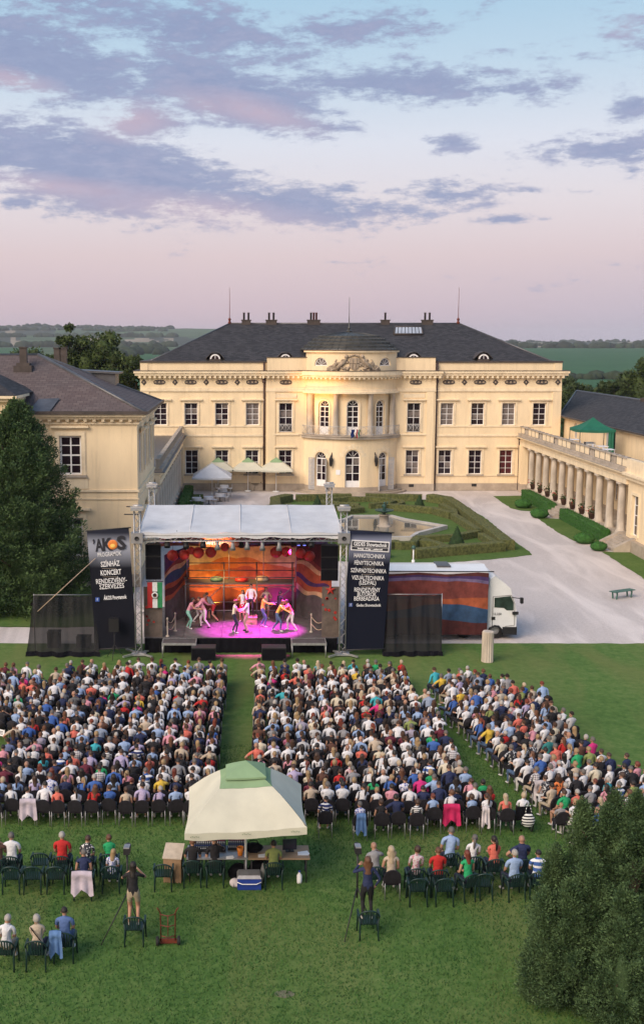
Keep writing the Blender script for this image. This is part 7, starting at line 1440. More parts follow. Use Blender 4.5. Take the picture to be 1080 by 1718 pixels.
# broken column on the lawn edge
p = G(817, 1110); t = thing('column_stump', 'broken fluted stone column stump standing on the lawn edge', 'column stump', (p.x, p.y, 0)); hS = AT(817, 1059, p.y)[1]; b = MB(); n = 32; rs = [.29*(1-.09*(i % 2)) for i in range(n)]
for j, z in enumerate((0, .2, hS*.6, hS-.03, hS)): b.v += [((rs[i]*(1-.04*j/4)-(.04 if j == 4 else 0))*math.cos(2*PI*i/n), (rs[i]*(1-.04*j/4)-(.04 if j == 4 else 0))*math.sin(2*PI*i/n), z+(.04*nz2(i*.4, 3) if j > 2 else 0)) for i in range(n)]
for j in range(4): b.f += [(j*n+i, j*n+(i+1) % n, (j+1)*n+(i+1) % n, (j+1)*n+i) for i in range(n)]
b.f.append(tuple(range(4*n, 5*n))); b.m = [0]*len(b.f); b.sm = [False]*len(b.f); b.build('shaft', STONE_W, t)

# ------------------------------------------------------------------ the actors
def act(px, py, label, pose, rz, **k):
    p = G(px, py, DZ); o = person(pose, (p.x, p.y, DZ), rz, label, group='actors on the stage', **k); return o
half = lambda s: dict(legs=(((-.13, -.06, .09),), ((.13, .12, .09),)))
reach = lambda y, z: (((-.10, y, z),), ((.10, y, z),))
A1 = body_mesh('actor_bend', lean=.45, arms=reach(.62, 1.05), fem=True, sleeve='none', pz=.90, **half(1)); A2 = body_mesh('actor_bow', lean=.75, arms=reach(.72, .92), sleeve='long', pz=.86, legs=(((-.13, -.18, .09),), ((.13, .14, .09),))); A3 = body_mesh('actor_push', lean=.5, arms=reach(.68, 1.0), sleeve='long', pz=.9, legs=(((-.12, -.22, .09),), ((.12, .2, .09),)))
A4 = body_mesh('actor_reach', lean=.12, arms=reach(.45, 1.08), sleeve='short', **half(1)); A5 = body_mesh('actor_hold', lean=.02, arms=reach(.4, 1.12), sleeve='long', **half(1)); A6 = body_mesh('actor_tall', lean=0, arms=(((-.24, .18, .95),), ((.2, .25, 1.0),)), sleeve='long'); A7 = body_mesh('actor_point', lean=.1, arms=(((-.15, .5, 1.2),), ((.1, .55, 1.22),)), fem=True, sleeve='long', **half(1)); A8 = body_mesh('actor_run', lean=.7, arms=reach(.35, .9), sleeve='long', shorts=True, pz=.84, legs=(((-.12, -.25, .09),), ((.12, .3, .09),))); A9 = body_mesh('actor_girl', lean=-.05, arms=(((-.2, .25, 1.15),), ((.2, .2, 1.2),)), fem=True, shorts=True, sleeve='none')
act(315, 1055, 'actress in pink top and mint trousers bending towards the pair on the flag side', A1, -PI/2-.1, hair='long', hc='dark', top='pink', bottom='mint')
act(331, 1045, 'actor in pale pink shirt and white trousers bowed low beside the mint trousers', A2, -PI/2+.4, hair='short', hc='chestnut', top='pink', bottom='white')
act(344, 1053, 'actor in rose shirt and pale grey trousers leaning to the mint-trousered woman', A3, PI/2+.1, hair='short', hc='brown', top='pink', bottom='white', shoes=SHOE_D)
act(359, 1042, 'crouching actor in grey shirt and red shorts behind the flag-side trio', A8, PI/2-.3, hair='short', hc='dark', top='grey', bottom='red', shoes=SHOE_D)
act(392, 1062, 'actress in loose cream blouse and dark leggings facing the man in a waistcoat', A4, -PI/2, hair='bob', hc='chestnut', top='cream', bottom='navy')
act(415, 1060, 'actor in white shirt, dark waistcoat and tan trousers facing the cream blouse', A5, PI/2-.2, hair='short', hc='brown', top='white', bottom='beige', shoes=SHOE_D)
act(407, 1043, 'actress in white top and short skirt standing behind the waistcoat man', A9, PI-.3, hair='long', hc='brown', top='white', bottom='red')
o = act(421, 1046, 'tall actor in white shirt and dark trousers standing on a box behind the group', A6, PI-.2, hair='short', hc='dark', top='white', bottom='black', shoes=SHOE_D); o.location.z += .38; b = MB(); b.box(-.3, .3, -.3, .3, 0, .38); b.box(-.32, .32, -.32, .32, .34, .377); b.box(-.05, .05, -.34, -.3, .12, .18); tag(b.build('wooden_box', WOOD, loc=(o.location.x, o.location.y, DZ)), 'low wooden box under the tall actor in the white shirt', 'box')
act(440, 1052, 'actress in yellow blouse and jeans reaching out both arms', A7, -PI/2, hair='bob', hc='dark', top='yellow', bottom='denim')
act(464, 1059, 'actress in yellow top and dark jeans held by the man in coral shirt', A3, -PI/2-.15, hair='long', hc='chestnut', top='yellow', bottom='denim')
act(490, 1058, 'actor in coral shirt and pale trousers bending to the woman in yellow', A3, PI/2+.1, hair='short', hc='dark', top='coral', bottom='white')
act(468, 1046, 'actress with dark hair in black jacket behind the coral shirt', A4, -PI/2+.6, hair='bob', hc='dark', top='black', bottom='black', shoes=SHOE_D)
act(446, 1038, 'actress with brown hair standing in violet light under the scaffold', A9, PI+.2, hair='long', hc='chestnut', top='beige', bottom='grey')
# ------------------------------------------------------------------ the audience
ORD = ['', 'first', 'second', 'third', 'fourth', 'fifth', 'sixth', 'seventh', 'eighth', 'ninth', 'tenth', 'eleventh', 'twelfth', 'thirteenth', 'fourteenth', 'fifteenth', 'sixteenth', 'seventeenth', 'eighteenth', 'nineteenth', 'twentieth', 'twenty-first', 'twenty-second']
rc = random.Random(42); seats = []
def add_seat(blk, rowb, n, x, y, rz): seats.append(dict(b=blk, row=rowb, n=n, x=x+rc.gauss(0, .035), y=y+rc.gauss(0, .05), rz=rz+rc.gauss(0, .07)))
NL, NMr = 21, 21; PITCH_R = .718
for k in range(NL):
    y = 48.75-PITCH_R*k; n = 15 if k > 1 else 14
    for s in range(n): add_seat('yew-side block', NL-k, s+1, -.86-.11*(k > 4)-.518*s-.006*k, y, .04*s/7)
for k in range(NMr):
    y = 48.75-PITCH_R*k; xr = 7.4+.025*k if k < 19 else 8.0
    for s in range(17):
        x = .86-.02*min(k, 12)+.518*s+.02*(k % 3)
        if x < xr: add_seat('middle block', NMr-k+1, s+1, x, y, -.05*s/9)
lastM = ((545, 1338, 'crop', 'dark', 'navy', 'navy-striped', 0), (604, 1343, 'short', 'grey', 'lavender', 'blue-flowered', 1), (640, 1341, 'curly', 'brown', 'black', None, 1), (667, 1339, 'short', 'dark', 'navy', None, 0), (698, 1341, 'curly', 'brown', 'white', 'black-striped', 1), (727, 1332, 'bun', 'red', 'light blue', None, 1), (755, 1328, 'bob', 'chestnut', 'white', None, 1), (792, 1330, 'bob', 'brown', 'light blue', None, 1), (817, 1332, 'tail', 'brown', 'white', None, 1), (849, 1334, 'long', 'pale blonde', 'coral', None, 1), (876, 1332, 'bob', 'pale blonde', 'white', None, 1))
for i, (px, py, *at) in enumerate(lastM):
    p = G(px, py, 1.22); seats.append(dict(b='middle block', row=1, n=i+1, x=p.x, y=p.y, rz=0, at=at, last=True))
al = rad(21); ca, sa = math.cos(al), math.sin(al)
polyR = [(8.25, 47.6), (9.9, 48.4), (12.5, 45.2), (12.7, 38.2), (13.9, 36.5), (14.2, 33.2), (9.7, 31.6), (9.2, 34.5), (8.8, 37), (8.4, 42)]
def inside(x, y, P):
    c = False
    for (x0, y0), (x1, y1) in zip(P, P[1:]+P[:1]):
        if (y0 > y) != (y1 > y) and x < (x1-x0)*(y-y0)/(y1-y0)+x0: c = not c
    return c
rowsR = []
for k in range(34):
    row_ = []
    for s in range(14):
        u, w = .53*s, -.75*k; x, y = 7.6+u*ca-w*sa*.42, 49.2+u*sa+w*ca
        if inside(x, y, polyR): row_.append((x, y))
    if row_: rowsR.append(row_)
for k, r_ in enumerate(rowsR):
    for s, (x, y) in enumerate(r_): add_seat('truck-side block', len(rowsR)-k, s+1, x, y, al*.9)
al2 = rad(-20); nfl = 0
for k in range(9):
    for s in range(6):
        u, w = -.55*s, -.82*k; x, y = -8.95+u*math.cos(al2)+w*math.sin(al2)*.35, 47.9+u*math.sin(al2)+w*math.cos(al2)
        if x > -11.4 and y > 40.6: add_seat('edge block', 9-k, s+1, x, y, al2)
# colours picked out in the photograph
FIX = [((722, 1225), 'short', 'dark', 'green', 0), ((965, 1258), 'short', 'blonde', 'green', 0), ((834, 1282), 'bob', 'dark', 'green', 1), ((950, 1245), 'long', 'chestnut', 'red', 1), ((848, 1222), 'short', 'white', 'red', 1), ((820, 1218), 'short', 'grey', 'yellow', 0), ((772, 1152), 'short', 'brown', 'yellow', 0), ((935, 1305), 'wavy', 'brown', 'orange', 1), ((948, 1332), 'short', 'brown', 'green', 0), ((918, 1244), 'short', 'grey', 'teal', 0), ((484, 1158), 'short', 'dark', 'turquoise', 0), ((66, 1262), 'long', 'dark', 'turquoise', 1), ((152, 1243), 'short', 'grey', 'turquoise', 1), ((68, 1176), 'short', 'white', 'blue', 0), ((57, 1216), 'long', 'chestnut', 'red', 1), ((117, 1220), 'crop', 'bald', 'coral', 0), ((110, 1247), 'short', 'red', 'maroon', 1), ((215, 1118), 'short', 'dark', 'red', 0), ((277, 1118), 'bob', 'chestnut', 'magenta', 1), ((215, 1176), 'bob', 'blonde', 'red', 1), ((322, 1218), 'short', 'brown', 'coral', 0), ((632, 1310), 'long', 'dark', 'green', 1), ((578, 1310), 'short', 'dark', 'blue', 0), ((665, 1305), 'bun', 'blonde', 'blue', 1), ((620, 1170), 'short', 'red', 'red', 1), ((556, 1183), 'bob', 'brown', 'coral', 1), ((640, 1165), 'short', 'dark', 'turquoise', 0), ((765, 1300), 'wavy', 'dark', 'light blue', 1), ((1000, 1300), 'short', 'red', 'white', 1), ((1030, 1305), 'bob', 'white', 'turquoise', 1), ((1062, 1305), 'short', 'dark', 'olive', 0), ((985, 1318), 'crop', 'grey', 'grey', 0), ((905, 1130), 'short', 'red', 'light blue', 0),
       ((185, 1330), 'short', 'brown', 'blue', 0), ((245, 1330), 'short', 'dark', 'lavender', 0), ((215, 1335), 'bob', 'brown', 'beige', 1), ((135, 1330), 'tail', 'dark', 'white', 1), ((105, 1330), 'short', 'grey', 'coral', 1), ((20, 1325), 'bob', 'brown', 'white', 1), ((50, 1335), 'short', 'dark', 'white', 1), ((280, 1325), 'short', 'brown', 'light blue', 0), ((905, 1265), 'short', 'grey', 'blue', 0)]
def seen(x, y, z): 
    v = Vector((x, y, z-H)); dep = v.y*math.cos(PITCH)-v.z*math.sin(PITCH); up = v.y*math.sin(PITCH)+v.z*math.cos(PITCH); return CX+F*v.x/dep, CY-F*up/dep
for (q, hs_, hc_, tp, fm) in FIX:
    best = min((s for s in seats if 'at' not in s), key=lambda s: (seen(s['x'], s['y'], 1.22)[0]-q[0])**2+(seen(s['x'], s['y'], 1.22)[1]-q[1])**2); best['at'] = (hs_, hc_, tp, None, fm)
tops_w = ['white']*50+['black']*17+['navy']*13+['light blue']*14+['beige']*8+['pink']*6+['grey']*7+['cream']*5+['red']*3+['coral']*3+['blue']*4+['lavender']*4+['maroon']*4+['green']*1+['turquoise']*2+['yellow']*1+['brown']*3+['olive']*1+['magenta']*1
hair_f = ['brown']*5+['chestnut']*5+['blonde']*5+['pale blonde']*3+['dark']*4+['red']*2+['grey']*2+['white']*2; hair_m = ['brown']*6+['dark']*8+['grey']*6+['white']*2+['bald']*3+['blonde']
for s in seats:
    if 'at' not in s:
        fm = rc.random() < .58; hc_ = rc.choice(hair_f if fm else hair_m); tp = rc.choice(tops_w); pt = rc.choice(list(PAT)) if rc.random() < .12 else None
        hs_ = (rc.choice(['bob', 'bob', 'short', 'curly', 'short']) if hc_ in ('grey', 'white') else rc.choice(['long', 'wavy', 'bob', 'bun', 'tail', 'long', 'short', 'curly'])) if fm else ('crop' if hc_ == 'bald' else rc.choice(['short', 'short', 'crop']))
        s['at'] = (hs_, hc_, tp, pt, fm)
    s['pose'] = rc.choice(FEM if s['at'][4] else MAS); s['sc'] = rc.uniform(.90, 1.01)*(.96 if s['at'][4] else 1.02)
seats.sort(key=lambda s: (s['y'], s['x'])); near = [s for s in seats if -60 < seen(s['x'], s['y'], 1)[0] < 1130]
N_IND = 252; ind = near[:N_IND]; rest = near[N_IND:]
for s in ind:
    hs_, hc_, tp, pt, fm = s['at']; row_ = 'back row' if s['row'] == 1 else ORD[s['row']]+' row from back'
    edge = 'from aisle' if s['b'] in ('yew-side block', 'middle block') and not s.get('last') else 'seat'
    who = ('bald man' if hc_ == 'bald' else {'blonde': 'blonde', 'pale blonde': 'pale blonde'}.get(hc_, hc_+'-haired')+(' woman' if fm else ' man')); cl_ = pt if pt else tp
    where = f"{ORD[s['n']]} {edge}, {row_}, {s['b']}"
    o = person(SITS[s['pose']], (s['x'], s['y'], 0), s['rz'], f"{who} in {cl_} top, {where}", hair=hs_, hc=hc_, top=tp, pat=pt, bottom=rc.choice(['navy', 'black', 'beige', 'denim', 'black', 'grey', 'white']), scale=s['sc'], group='seated audience')
    if not (s.get('last') and s['n'] == 11): chair('padded', (s['x'], s['y'], 0), s['rz']+rc.gauss(0, .02), f"black padded chair, {where}", 'padded audience chairs', 'padded_chair')
# the rest of the audience: one mass
def arrays(me):
    nv, nl, np_ = len(me.vertices), len(me.loops), len(me.polygons); co = np.empty(nv*3); me.vertices.foreach_get('co', co); lv = np.empty(nl, dtype=np.int64); me.loops.foreach_get('vertex_index', lv); lt = np.empty(np_, dtype=np.int64); me.polygons.foreach_get('loop_total', lt); mi = np.empty(np_, dtype=np.int64); me.polygons.foreach_get('material_index', mi); return co.reshape(-1, 3), lv, lt, mi
_ac = {}
def arr(me):
    if me.name not in _ac: _ac[me.name] = arrays(me)
    return _ac[me.name]
CROWD = Mt('crowd_clothes', (1, 1, 1), .85, .12, 7, .7, 9, attr='Col')
def mass(name, items, label):
    Vs, Ls, Ts, Cs = [], [], [], []; o = 0
    for me, M, cols in items:
        co, lv, lt, mi = arr(me); A = np.array(M); Vs.append(co @ A[:3, :3].T+A[:3, 3]); Ls.append(lv+o); Ts.append(lt); o += len(co); cc = np.array(cols); Cs.append(np.repeat(cc[np.clip(mi, 0, len(cc)-1)], lt, axis=0))
    V, L_, T, Cc = np.vstack(Vs), np.concatenate(Ls), np.concatenate(Ts), np.vstack(Cs); me = bpy.data.meshes.new(name); me.vertices.add(len(V)); me.vertices.foreach_set('co', V.ravel()); me.loops.add(len(L_)); me.loops.foreach_set('vertex_index', L_); me.polygons.add(len(T)); me.polygons.foreach_set('loop_start', np.concatenate([[0], np.cumsum(T)[:-1]])); me.polygons.foreach_set('loop_total', T); me.update(calc_edges=True)
    me.polygons.foreach_set('use_smooth', np.ones(len(T), dtype=bool)); ca_ = me.color_attributes.new('Col', 'FLOAT_COLOR', 'CORNER'); ca_.data.foreach_set('color', np.hstack([Cc, np.ones((len(Cc), 1))]).ravel()); me.materials.append(CROWD); ob = link(name, me, None, 'stuff'); ob['label'] = label; return ob
def flatm(s, z=0): return Matrix.Translation((s['x'], s['y'], z)) @ Matrix.Rotation(s['rz'], 4, 'Z') @ Matrix.Scale(s['sc'], 4)
items = []; sk = (.43, .24, .165); padc = (.016, .014, .02)
def masscol(s):
    hs_, hc_, tp, pt, fm = s['at']; c = TOPS[tp] if not pt else tuple(.5*a+.12 for a in TOPS[tp]); return c
for s in rest:
    me, hcn, hr_, TL = SITS[s['pose']]; M = flatm(s); b_ = rc.choice([(.02, .025, .05), (.012, .012, .014), (.3, .25, .17), (.07, .12, .22)]); items.append((me, M, [sk, masscol(s), b_, (.4, .4, .4), (.02, .02, .02), (.3, .1, .1)])); hcol = HAIRS[s['at'][1]]
    items.append((hair_mesh(s['at'][0]), M @ Matrix.Translation(hcn) @ hr_.to_4x4(), [hcol]))
mass('seated_crowd', items, 'dense far rows of seated spectators seen from behind')
items = []
for s in rest:
    M = Matrix.Translation((s['x'], s['y'], 0)) @ Matrix.Rotation(s['rz'], 4, 'Z')
    for k, m in PADDED: items.append((m, M, [padc if k != 'leg' else (.3, .3, .3)]))
mass('audience_chairs', items, 'black padded chairs under the far rows of spectators')
# things among the rows: jackets over chair backs, reserved signs, a wheelchair with a striped bag
def drape(x, y, rz, col_m, label, w=.46, l0=.5, l1=.12):
    t = MB(); t.grid(lambda u, v: ((u-.5)*w*(1+.12*v)+.02*math.sin(u*20)*v, -.30-.05*math.sin(PI*min(1, v*3))-.05*v+.035*math.sin(u*15+2)*v, .915-(.62+.10*math.sin(u*9))*v+.02*math.sin(PI*u)), 14, 10); t.grid(lambda u, v: ((u-.5)*w, -.30+.16*v, .918+.02*math.sin(PI*u)-.16*v*v), 10, 4)
    return tag(t.build('draped_jacket', col_m, loc=(x, y, 0), rz=rz), label, 'jacket')
MAG = Mt('magenta_cloth', (.5, .015, .10), .8, .15, 4, .2, 12); PALEC = Mt('pale_jacket_cloth', (.55, .50, .52), .85, .12, 4, .2, 12); LAV = Mt('lavender_jacket_cloth', (.48, .42, .5), .85, .12, 4, .2, 12); DENIM = Mt('denim_jacket_cloth', (.10, .20, .42), .85, .15, 5, .2, 14); BURG = Mt('burgundy_scarf_cloth', (.12, .015, .03), .85, .15, 5)
LM = [s for s in seats if s.get('last')]
def lm(i): return next(s for s in seats if s.get('last') and s['n'] == i+1)
drape(lm(6)['x'], lm(6)['y'], 0, MAG, 'magenta jacket hung over a chair in the back row of the middle block', .5); drape(lm(8)['x']-.1, lm(8)['y'], 0, PALEC, 'white jacket hung over the chair beside the dark folding chair', .22); drape(lm(1)['x'], lm(1)['y']-.02, 0, DENIM, 'short denim-blue cloth on the chair of the flower-print woman', .28)
s = min((q for q in seats if q['b'] == 'yew-side block' and q['row'] == 1), key=lambda q: abs(seen(q['x'], q['y'], 1.2)[0]-47)); drape(s['x'], s['y'], s['rz'], LAV, 'pale pink jacket hung low over a back-row chair of the yew-side block', .5)
s = min((q for q in seats if q['b'] == 'truck-side block'), key=lambda q: (seen(q['x'], q['y'], .8)[0]-905)**2+(seen(q['x'], q['y'], .8)[1]-1310)**2); drape(s['x'], s['y'], s['rz'], PALEC, 'beige jacket over a chair back in the truck-side block', .42)
for k, (px, py, rz_) in enumerate(((78, 1148, -.3), (61, 1166, -.3), (2, 1228, -.3), (909, 1337, .25))):
    p = G(px, py, .55); b = MB(); b.cbox((0, 0, 0), (.32, .012, .24)); o = b.build('reserved_sign', PAPER, loc=(p.x, p.y-.1, .55), rz=rz_); o.rotation_euler = (-.15, .1, rz_); tag(o, ('white paper sign on the front chair of the edge block', 'white paper sign on a chair by the edge aisle, second from the stage', 'white paper sign at the picture edge by the edge aisle', 'white paper sign hung on the pushchair behind the green shirt')[k], 'sign')
    for z in (.05, 0, -.05): b = MB(); b.box(-.1, .1, -.008, -.0065, z-.012, z+.012); b.build('print_line', LETTER_D, o)
s = lm(10); t = thing('wheelchair', 'dark wheelchair at the end of the back row with a striped bag behind', 'wheelchair', (s['x'], s['y'], 0))
for x in (-.3, .3):
    b = MB(); b.path([(x, .02+.31*math.cos(a), .31+.31*math.sin(a)) for a in [2*PI*i/20 for i in range(21)]], .022, 5); b.lathe([(.04, -.03), (.04, .03)], (0, 0, 0), 6); b.build('wheel', RUBBER, t); b = MB(); [b.tube((x, .02, .31), (x, .02+.3*math.cos(a), .31+.3*math.sin(a)), .006, 3) for a in [2*PI*i/10 for i in range(10)]]; b.build('spokes', STEEL, t)
    b = MB(); b.path([(x*.8, -.24, .3), (x*.8, -.26, .95), (x*.8, -.38, .97)], .016, 5); b.path([(x*.8, -.24, .45), (x*.8, .25, .45), (x*.8, .42, .15)], .016, 5); b.build('side_frame', IRON, t)
b = MB(); b.box(-.22, .22, -.2, .22, .42, .46); b.build('seat', BLACKCLOTH, t); b = MB(); b.box(-.22, .22, -.27, -.24, .46, .9); b.build('backrest', BLACKCLOTH, t)
STR = striped('bag_stripes', (.02, .02, .03), (.72, .72, .7), 11, thr=.5); b = MB(); b.ball((0, 0, -.22), .21, 10, 8, 0, (1, .4, 1.15)); b.path([(-.1, 0, 0), (-.05, .05, .25), (.05, .05, .25), (.1, 0, 0)], .012, 4); tag(b.build('striped_bag', STR, loc=(s['x']+.12, s['y']-.38, .72)), 'black and white striped bag hanging behind the wheelchair', 'bag')
p = G(908, 1352); t = thing('pushchair', 'folded pushchair with pale canopy beside the truck-side block', 'pushchair', (p.x, p.y, 0), .4); b = MB(); [b.path([(x, .25, .05), (x, -.1, .6), (x, -.3, .95)], .016, 5) for x in (-.22, .22)]; b.tube((-.22, -.3, .95), (.22, -.3, .95), .02, 5); b.build('frame', IRON, t); b = MB(); b.ball((0, .1, .62), .3, 10, 6, 0, (.8, .9, .6)); b.build('canopy', PALEC, t)
for x in (-.22, .22):
    for y in (-.25, .28): b = MB(); b.lathe([(.03, -.02), (.09, -.02), (.09, .02), (.03, .02)], n=10); b.xf(Matrix.Rotation(PI/2, 4, 'Y')); b.build('wheel', RUBBER, t, loc=(x, y, .09))
# ------------------------------------------------------------------ the lawn nearest to us: parasol, sound desk, camera operators, garden chairs
cs = [G(309.4, 1399, 2.25), G(515, 1388, 2.25), G(505, 1316, 2.25), G(317, 1322, 2.25)]; uc = sum(cs, Vector())/4; um = thing('parasol', 'big square pale parasol with sage green vented top over the sound desk', 'parasol', (uc.x, uc.y, 0))
apz = AT(410.5, 1282, uc.y)[1]; q = [c-uc+Vector((0, 0, 2.25)) for c in cs]; ap = Vector((0, 0, apz))
def rib(i, w, k=.9): 
    c = q[i % 4]; p = ap.lerp(c, w); p.z += .16*math.sin(PI*w)*k; return p
pan = []
for i in range(4):
    def f(u, v, i=i): a, c = rib(i, v), rib(i+1, v); p = a.lerp(c, u); p.z -= .07*math.sin(PI*u)*v+.012*math.sin(u*20)*v; p += (Vector((p.x, p.y, 0)).normalized()*-.05*math.sin(PI*u)*v if v > 0 else Vector()); return p
    b = MB(); b.grid(lambda u, v: tuple(f(1-u, .44+.56*v)), 12, 8); b.build('canopy_panel', CREAMCLOTH, um); b = MB(); b.grid(lambda u, v: tuple(f(1-u, .12+.32*v)+Vector((0, 0, .004))), 10, 4); b.build('green_panel', SAGECLOTH, um)
    b = MB(); b.grid(lambda u, v: tuple(Vector(f(1-u, 1))+Vector((0, 0, -.20*v-.02*math.sin(u*17)*v))), 14, 2); b.build('valance', CREAMCLOTH, um)
    def g_(u, v, i=i): a, c = rib(i, v), rib(i+1, v); p = a.lerp(c, u); return p+Vector((0, 0, .10+.02*v-.03*math.sin(PI*u)*v))
    b = MB(); b.grid(lambda u, v: tuple(g_(1-u, .34*v)), 8, 5); b.grid(lambda u, v: tuple(Vector(g_(1-u, .34))+Vector((0, 0, -.05*v))), 8, 1); b.build('vent_cap', SAGECLOTH, um)
    b = MB(); b.path([rib(i, w)+Vector((0, 0, -.03)) for w in (.05, .3, .6, .98)], .018, 5); b.build('rib', WOOD, um)
LOGO = Mt('faded_print', (.30, .33, .24))
for u in (.08, .5, .9): p = q[0].lerp(q[1], u); b = MB(); [b.add([(p.x-.12+.05*k, p.y-.06, p.z-.09+.03*(k % 2)), (p.x-.08+.05*k, p.y-.06, p.z-.12), (p.x-.07+.05*k, p.y-.06, p.z-.07)], [(0, 1, 2)]) for k in range(5)]; b.build('valance_print', LOGO, um)
b = MB(); b.tube((0, 0, 0), (0, 0, apz-.1), .035, 8); b.lathe([(.3, 0), (.3, .08), (.1, .12), (.06, .35), (.04, .36)], n=12); b.build('pole', WHITEPAINT, um)
# the sound desk
tz_ = .76; ta_, tb_ = G(312, 1441, tz_), G(520, 1440, tz_); tw = tb_.x-ta_.x; sd_ = thing('folding_table', 'long pale folding table carrying the sound desk under the parasol', 'table', (ta_.x, ta_.y, 0)); dpt = .85
for k in range(2): b = MB(); b.box(tw*k/2+.004, tw*(k+1)/2-.004, 0, dpt, tz_-.04, tz_); b.build('tabletop', WOOD if k else STEEL, sd_)
for x in (.1, tw/2-.1, tw/2+.1, tw-.1): b = MB(); [b.tube((x, y, 0), (x, y, tz_-.04), .02, 5) for y in (.08, dpt-.08)]; b.tube((x, .08, .2), (x, dpt-.08, .2), .015, 5); b.build('leg', IRON, sd_)
def on(px, py, z): p = G(px, py, z); return p
def mixer(px, py, w, d, la):
    p = on(px, py, tz_); t = thing('mixing_desk', la, 'mixing desk', (p.x, p.y, tz_)); b = MB(); b.add([(-w/2, 0, 0), (w/2, 0, 0), (w/2, d, 0), (-w/2, d, 0), (-w/2, 0, .05), (w/2, 0, .05), (w/2, d, .16), (-w/2, d, .16)], [(3, 2, 1, 0), (4, 5, 6, 7), (0, 1, 5, 4), (1, 2, 6, 5), (2, 3, 7, 6), (3, 0, 4, 7)]); b.build('body', BLACKPL, t)
    for r_ in range(6):
        b = MB(); v = .12+.13*r_; z = .052+.11*v
        for k in range(int(w/.06)): b.cbox((-w/2+.04+.06*k, d*v, z+.012), (.018, .03, .02))
        b.build('fader_row', (PAPER, STEEL, BLUEPL, STEEL, PAPER, RED)[r_], t)
mixer(348, 1430, 1.05, .55, 'large mixing desk with rows of pale faders before the two men in black'); mixer(398, 1427, .55, .45, 'smaller mixing desk beside the parasol pole')
p = on(403, 1435, tz_); t = thing('cup', 'orange drinking cup on the sound desk', 'cup', (p.x, p.y, tz_)); b = MB(); b.lathe([(.001, 0), (.07, 0), (.10, .24), (.09, .24), (.06, .02), (.001, .02)], n=12); b.build('cup_body', Mt('orange_plastic', (.7, .22, .03), .4), t)
p = on(425, 1436, tz_); b = MB(); b.ball((0, 0, .13), .22, 12, 8, 0, (1.3, .7, .65)); b.path([(-.18, 0, .2), (-.1, 0, .34), (.1, 0, .34), (.18, 0, .2)], .014, 5); b.box(-.12, .12, -.17, -.13, .04, .18); tag(b.build('black_bag', BLACKCLOTH, loc=(p.x, p.y+.25, tz_)), 'black soft bag on the table beside the pole', 'bag')
p = on(486, 1431, tz_); t = thing('monitor', 'black screen standing on the pale end of the table', 'monitor', (p.x, p.y+.1, tz_), .1); b = MB(); b.box(-.2, .2, -.02, .02, .05, .36); b.build('casing', BLACKPL, t); b = MB(); b.box(-.18, .18, -.024, -.021, .07, .34); b.build('screen', glass('dim_screen', (.03, .03, .06), .15), t); b = MB(); b.box(-.12, .12, -.08, .08, 0, .015); b.box(-.02, .02, 0, .03, .01, .1); b.build('foot', BLACKPL, t)
for k, (px, py, w, d, m, la) in enumerate(((440, 1437, .24, .18, PAPER, 'white paper sheet beside the black bag'), (508, 1433, .3, .22, PAPER, 'white papers at the end of the table'), (385, 1440, .2, .15, PAPER, 'white note sheet between the mixing desks'))): p = on(px, py, tz_); b = MB(); [b.cbox((.01*i, .012*i, .004+.004*i), (w, d, .003), Matrix.Rotation(.15*i, 3, 'Z')) for i in range(3)]; tag(b.build('paper_sheets', m, loc=(p.x, p.y, tz_+.001)), la, 'papers')
p0, p1 = G(274, 1481), G(304, 1481); w = p1.x-p0.x; t = thing('lectern_box', 'tall brown wooden box with pale sloping top beside the table', 'lectern', (p0.x, p0.y, 0), -.12); hB_ = AT(290, 1441, p0.y)[1]; b = MB(); b.box(0, w, 0, .5, 0, hB_); b.build('body', Mt('brown_cardboard', (.30, .19, .11), .85, .1, 3), t); b = MB(); b.add([(-.02, -.03, hB_+.003), (w+.02, -.03, hB_+.003), (w+.02, .55, hB_+.2), (-.02, .55, hB_+.2), (-.02, -.03, hB_+.03), (w+.02, -.03, hB_+.03), (w+.02, .55, hB_+.23), (-.02, .55, hB_+.23)], [(3, 2, 1, 0), (4, 5, 6, 7), (0, 1, 5, 4), (1, 2, 6, 5), (2, 3, 7, 6), (3, 0, 4, 7)]); b.build('top', Mt('pale_board', (.5, .42, .33)), t)
p = G(418, 1494); t = thing('cool_box', 'blue cool box with pale lid lying open on the grass', 'cool box', (p.x, p.y, 0)); b = MB(); b.box(-.33, .33, 0, .42, 0, .33); b.build('body', BLUEPL, t); b = MB(); b.add([(-.35, -.02, .335), (.35, -.02, .335), (.35, .44, .335), (-.35, .44, .335), (-.3, .03, .42), (.3, .03, .42), (.3, .4, .42), (-.3, .4, .42)], [(3, 2, 1, 0), (4, 5, 6, 7), (0, 1, 5, 4), (1, 2, 6, 5), (2, 3, 7, 6), (3, 0, 4, 7)]); b.build('lid', STEEL, t); b = MB(); b.path([(-.34, -.03, .25), (-.2, -.06, .2), (.2, -.06, .2), (.34, -.03, .25)], .015, 4); b.build('handle', PAPER, t)
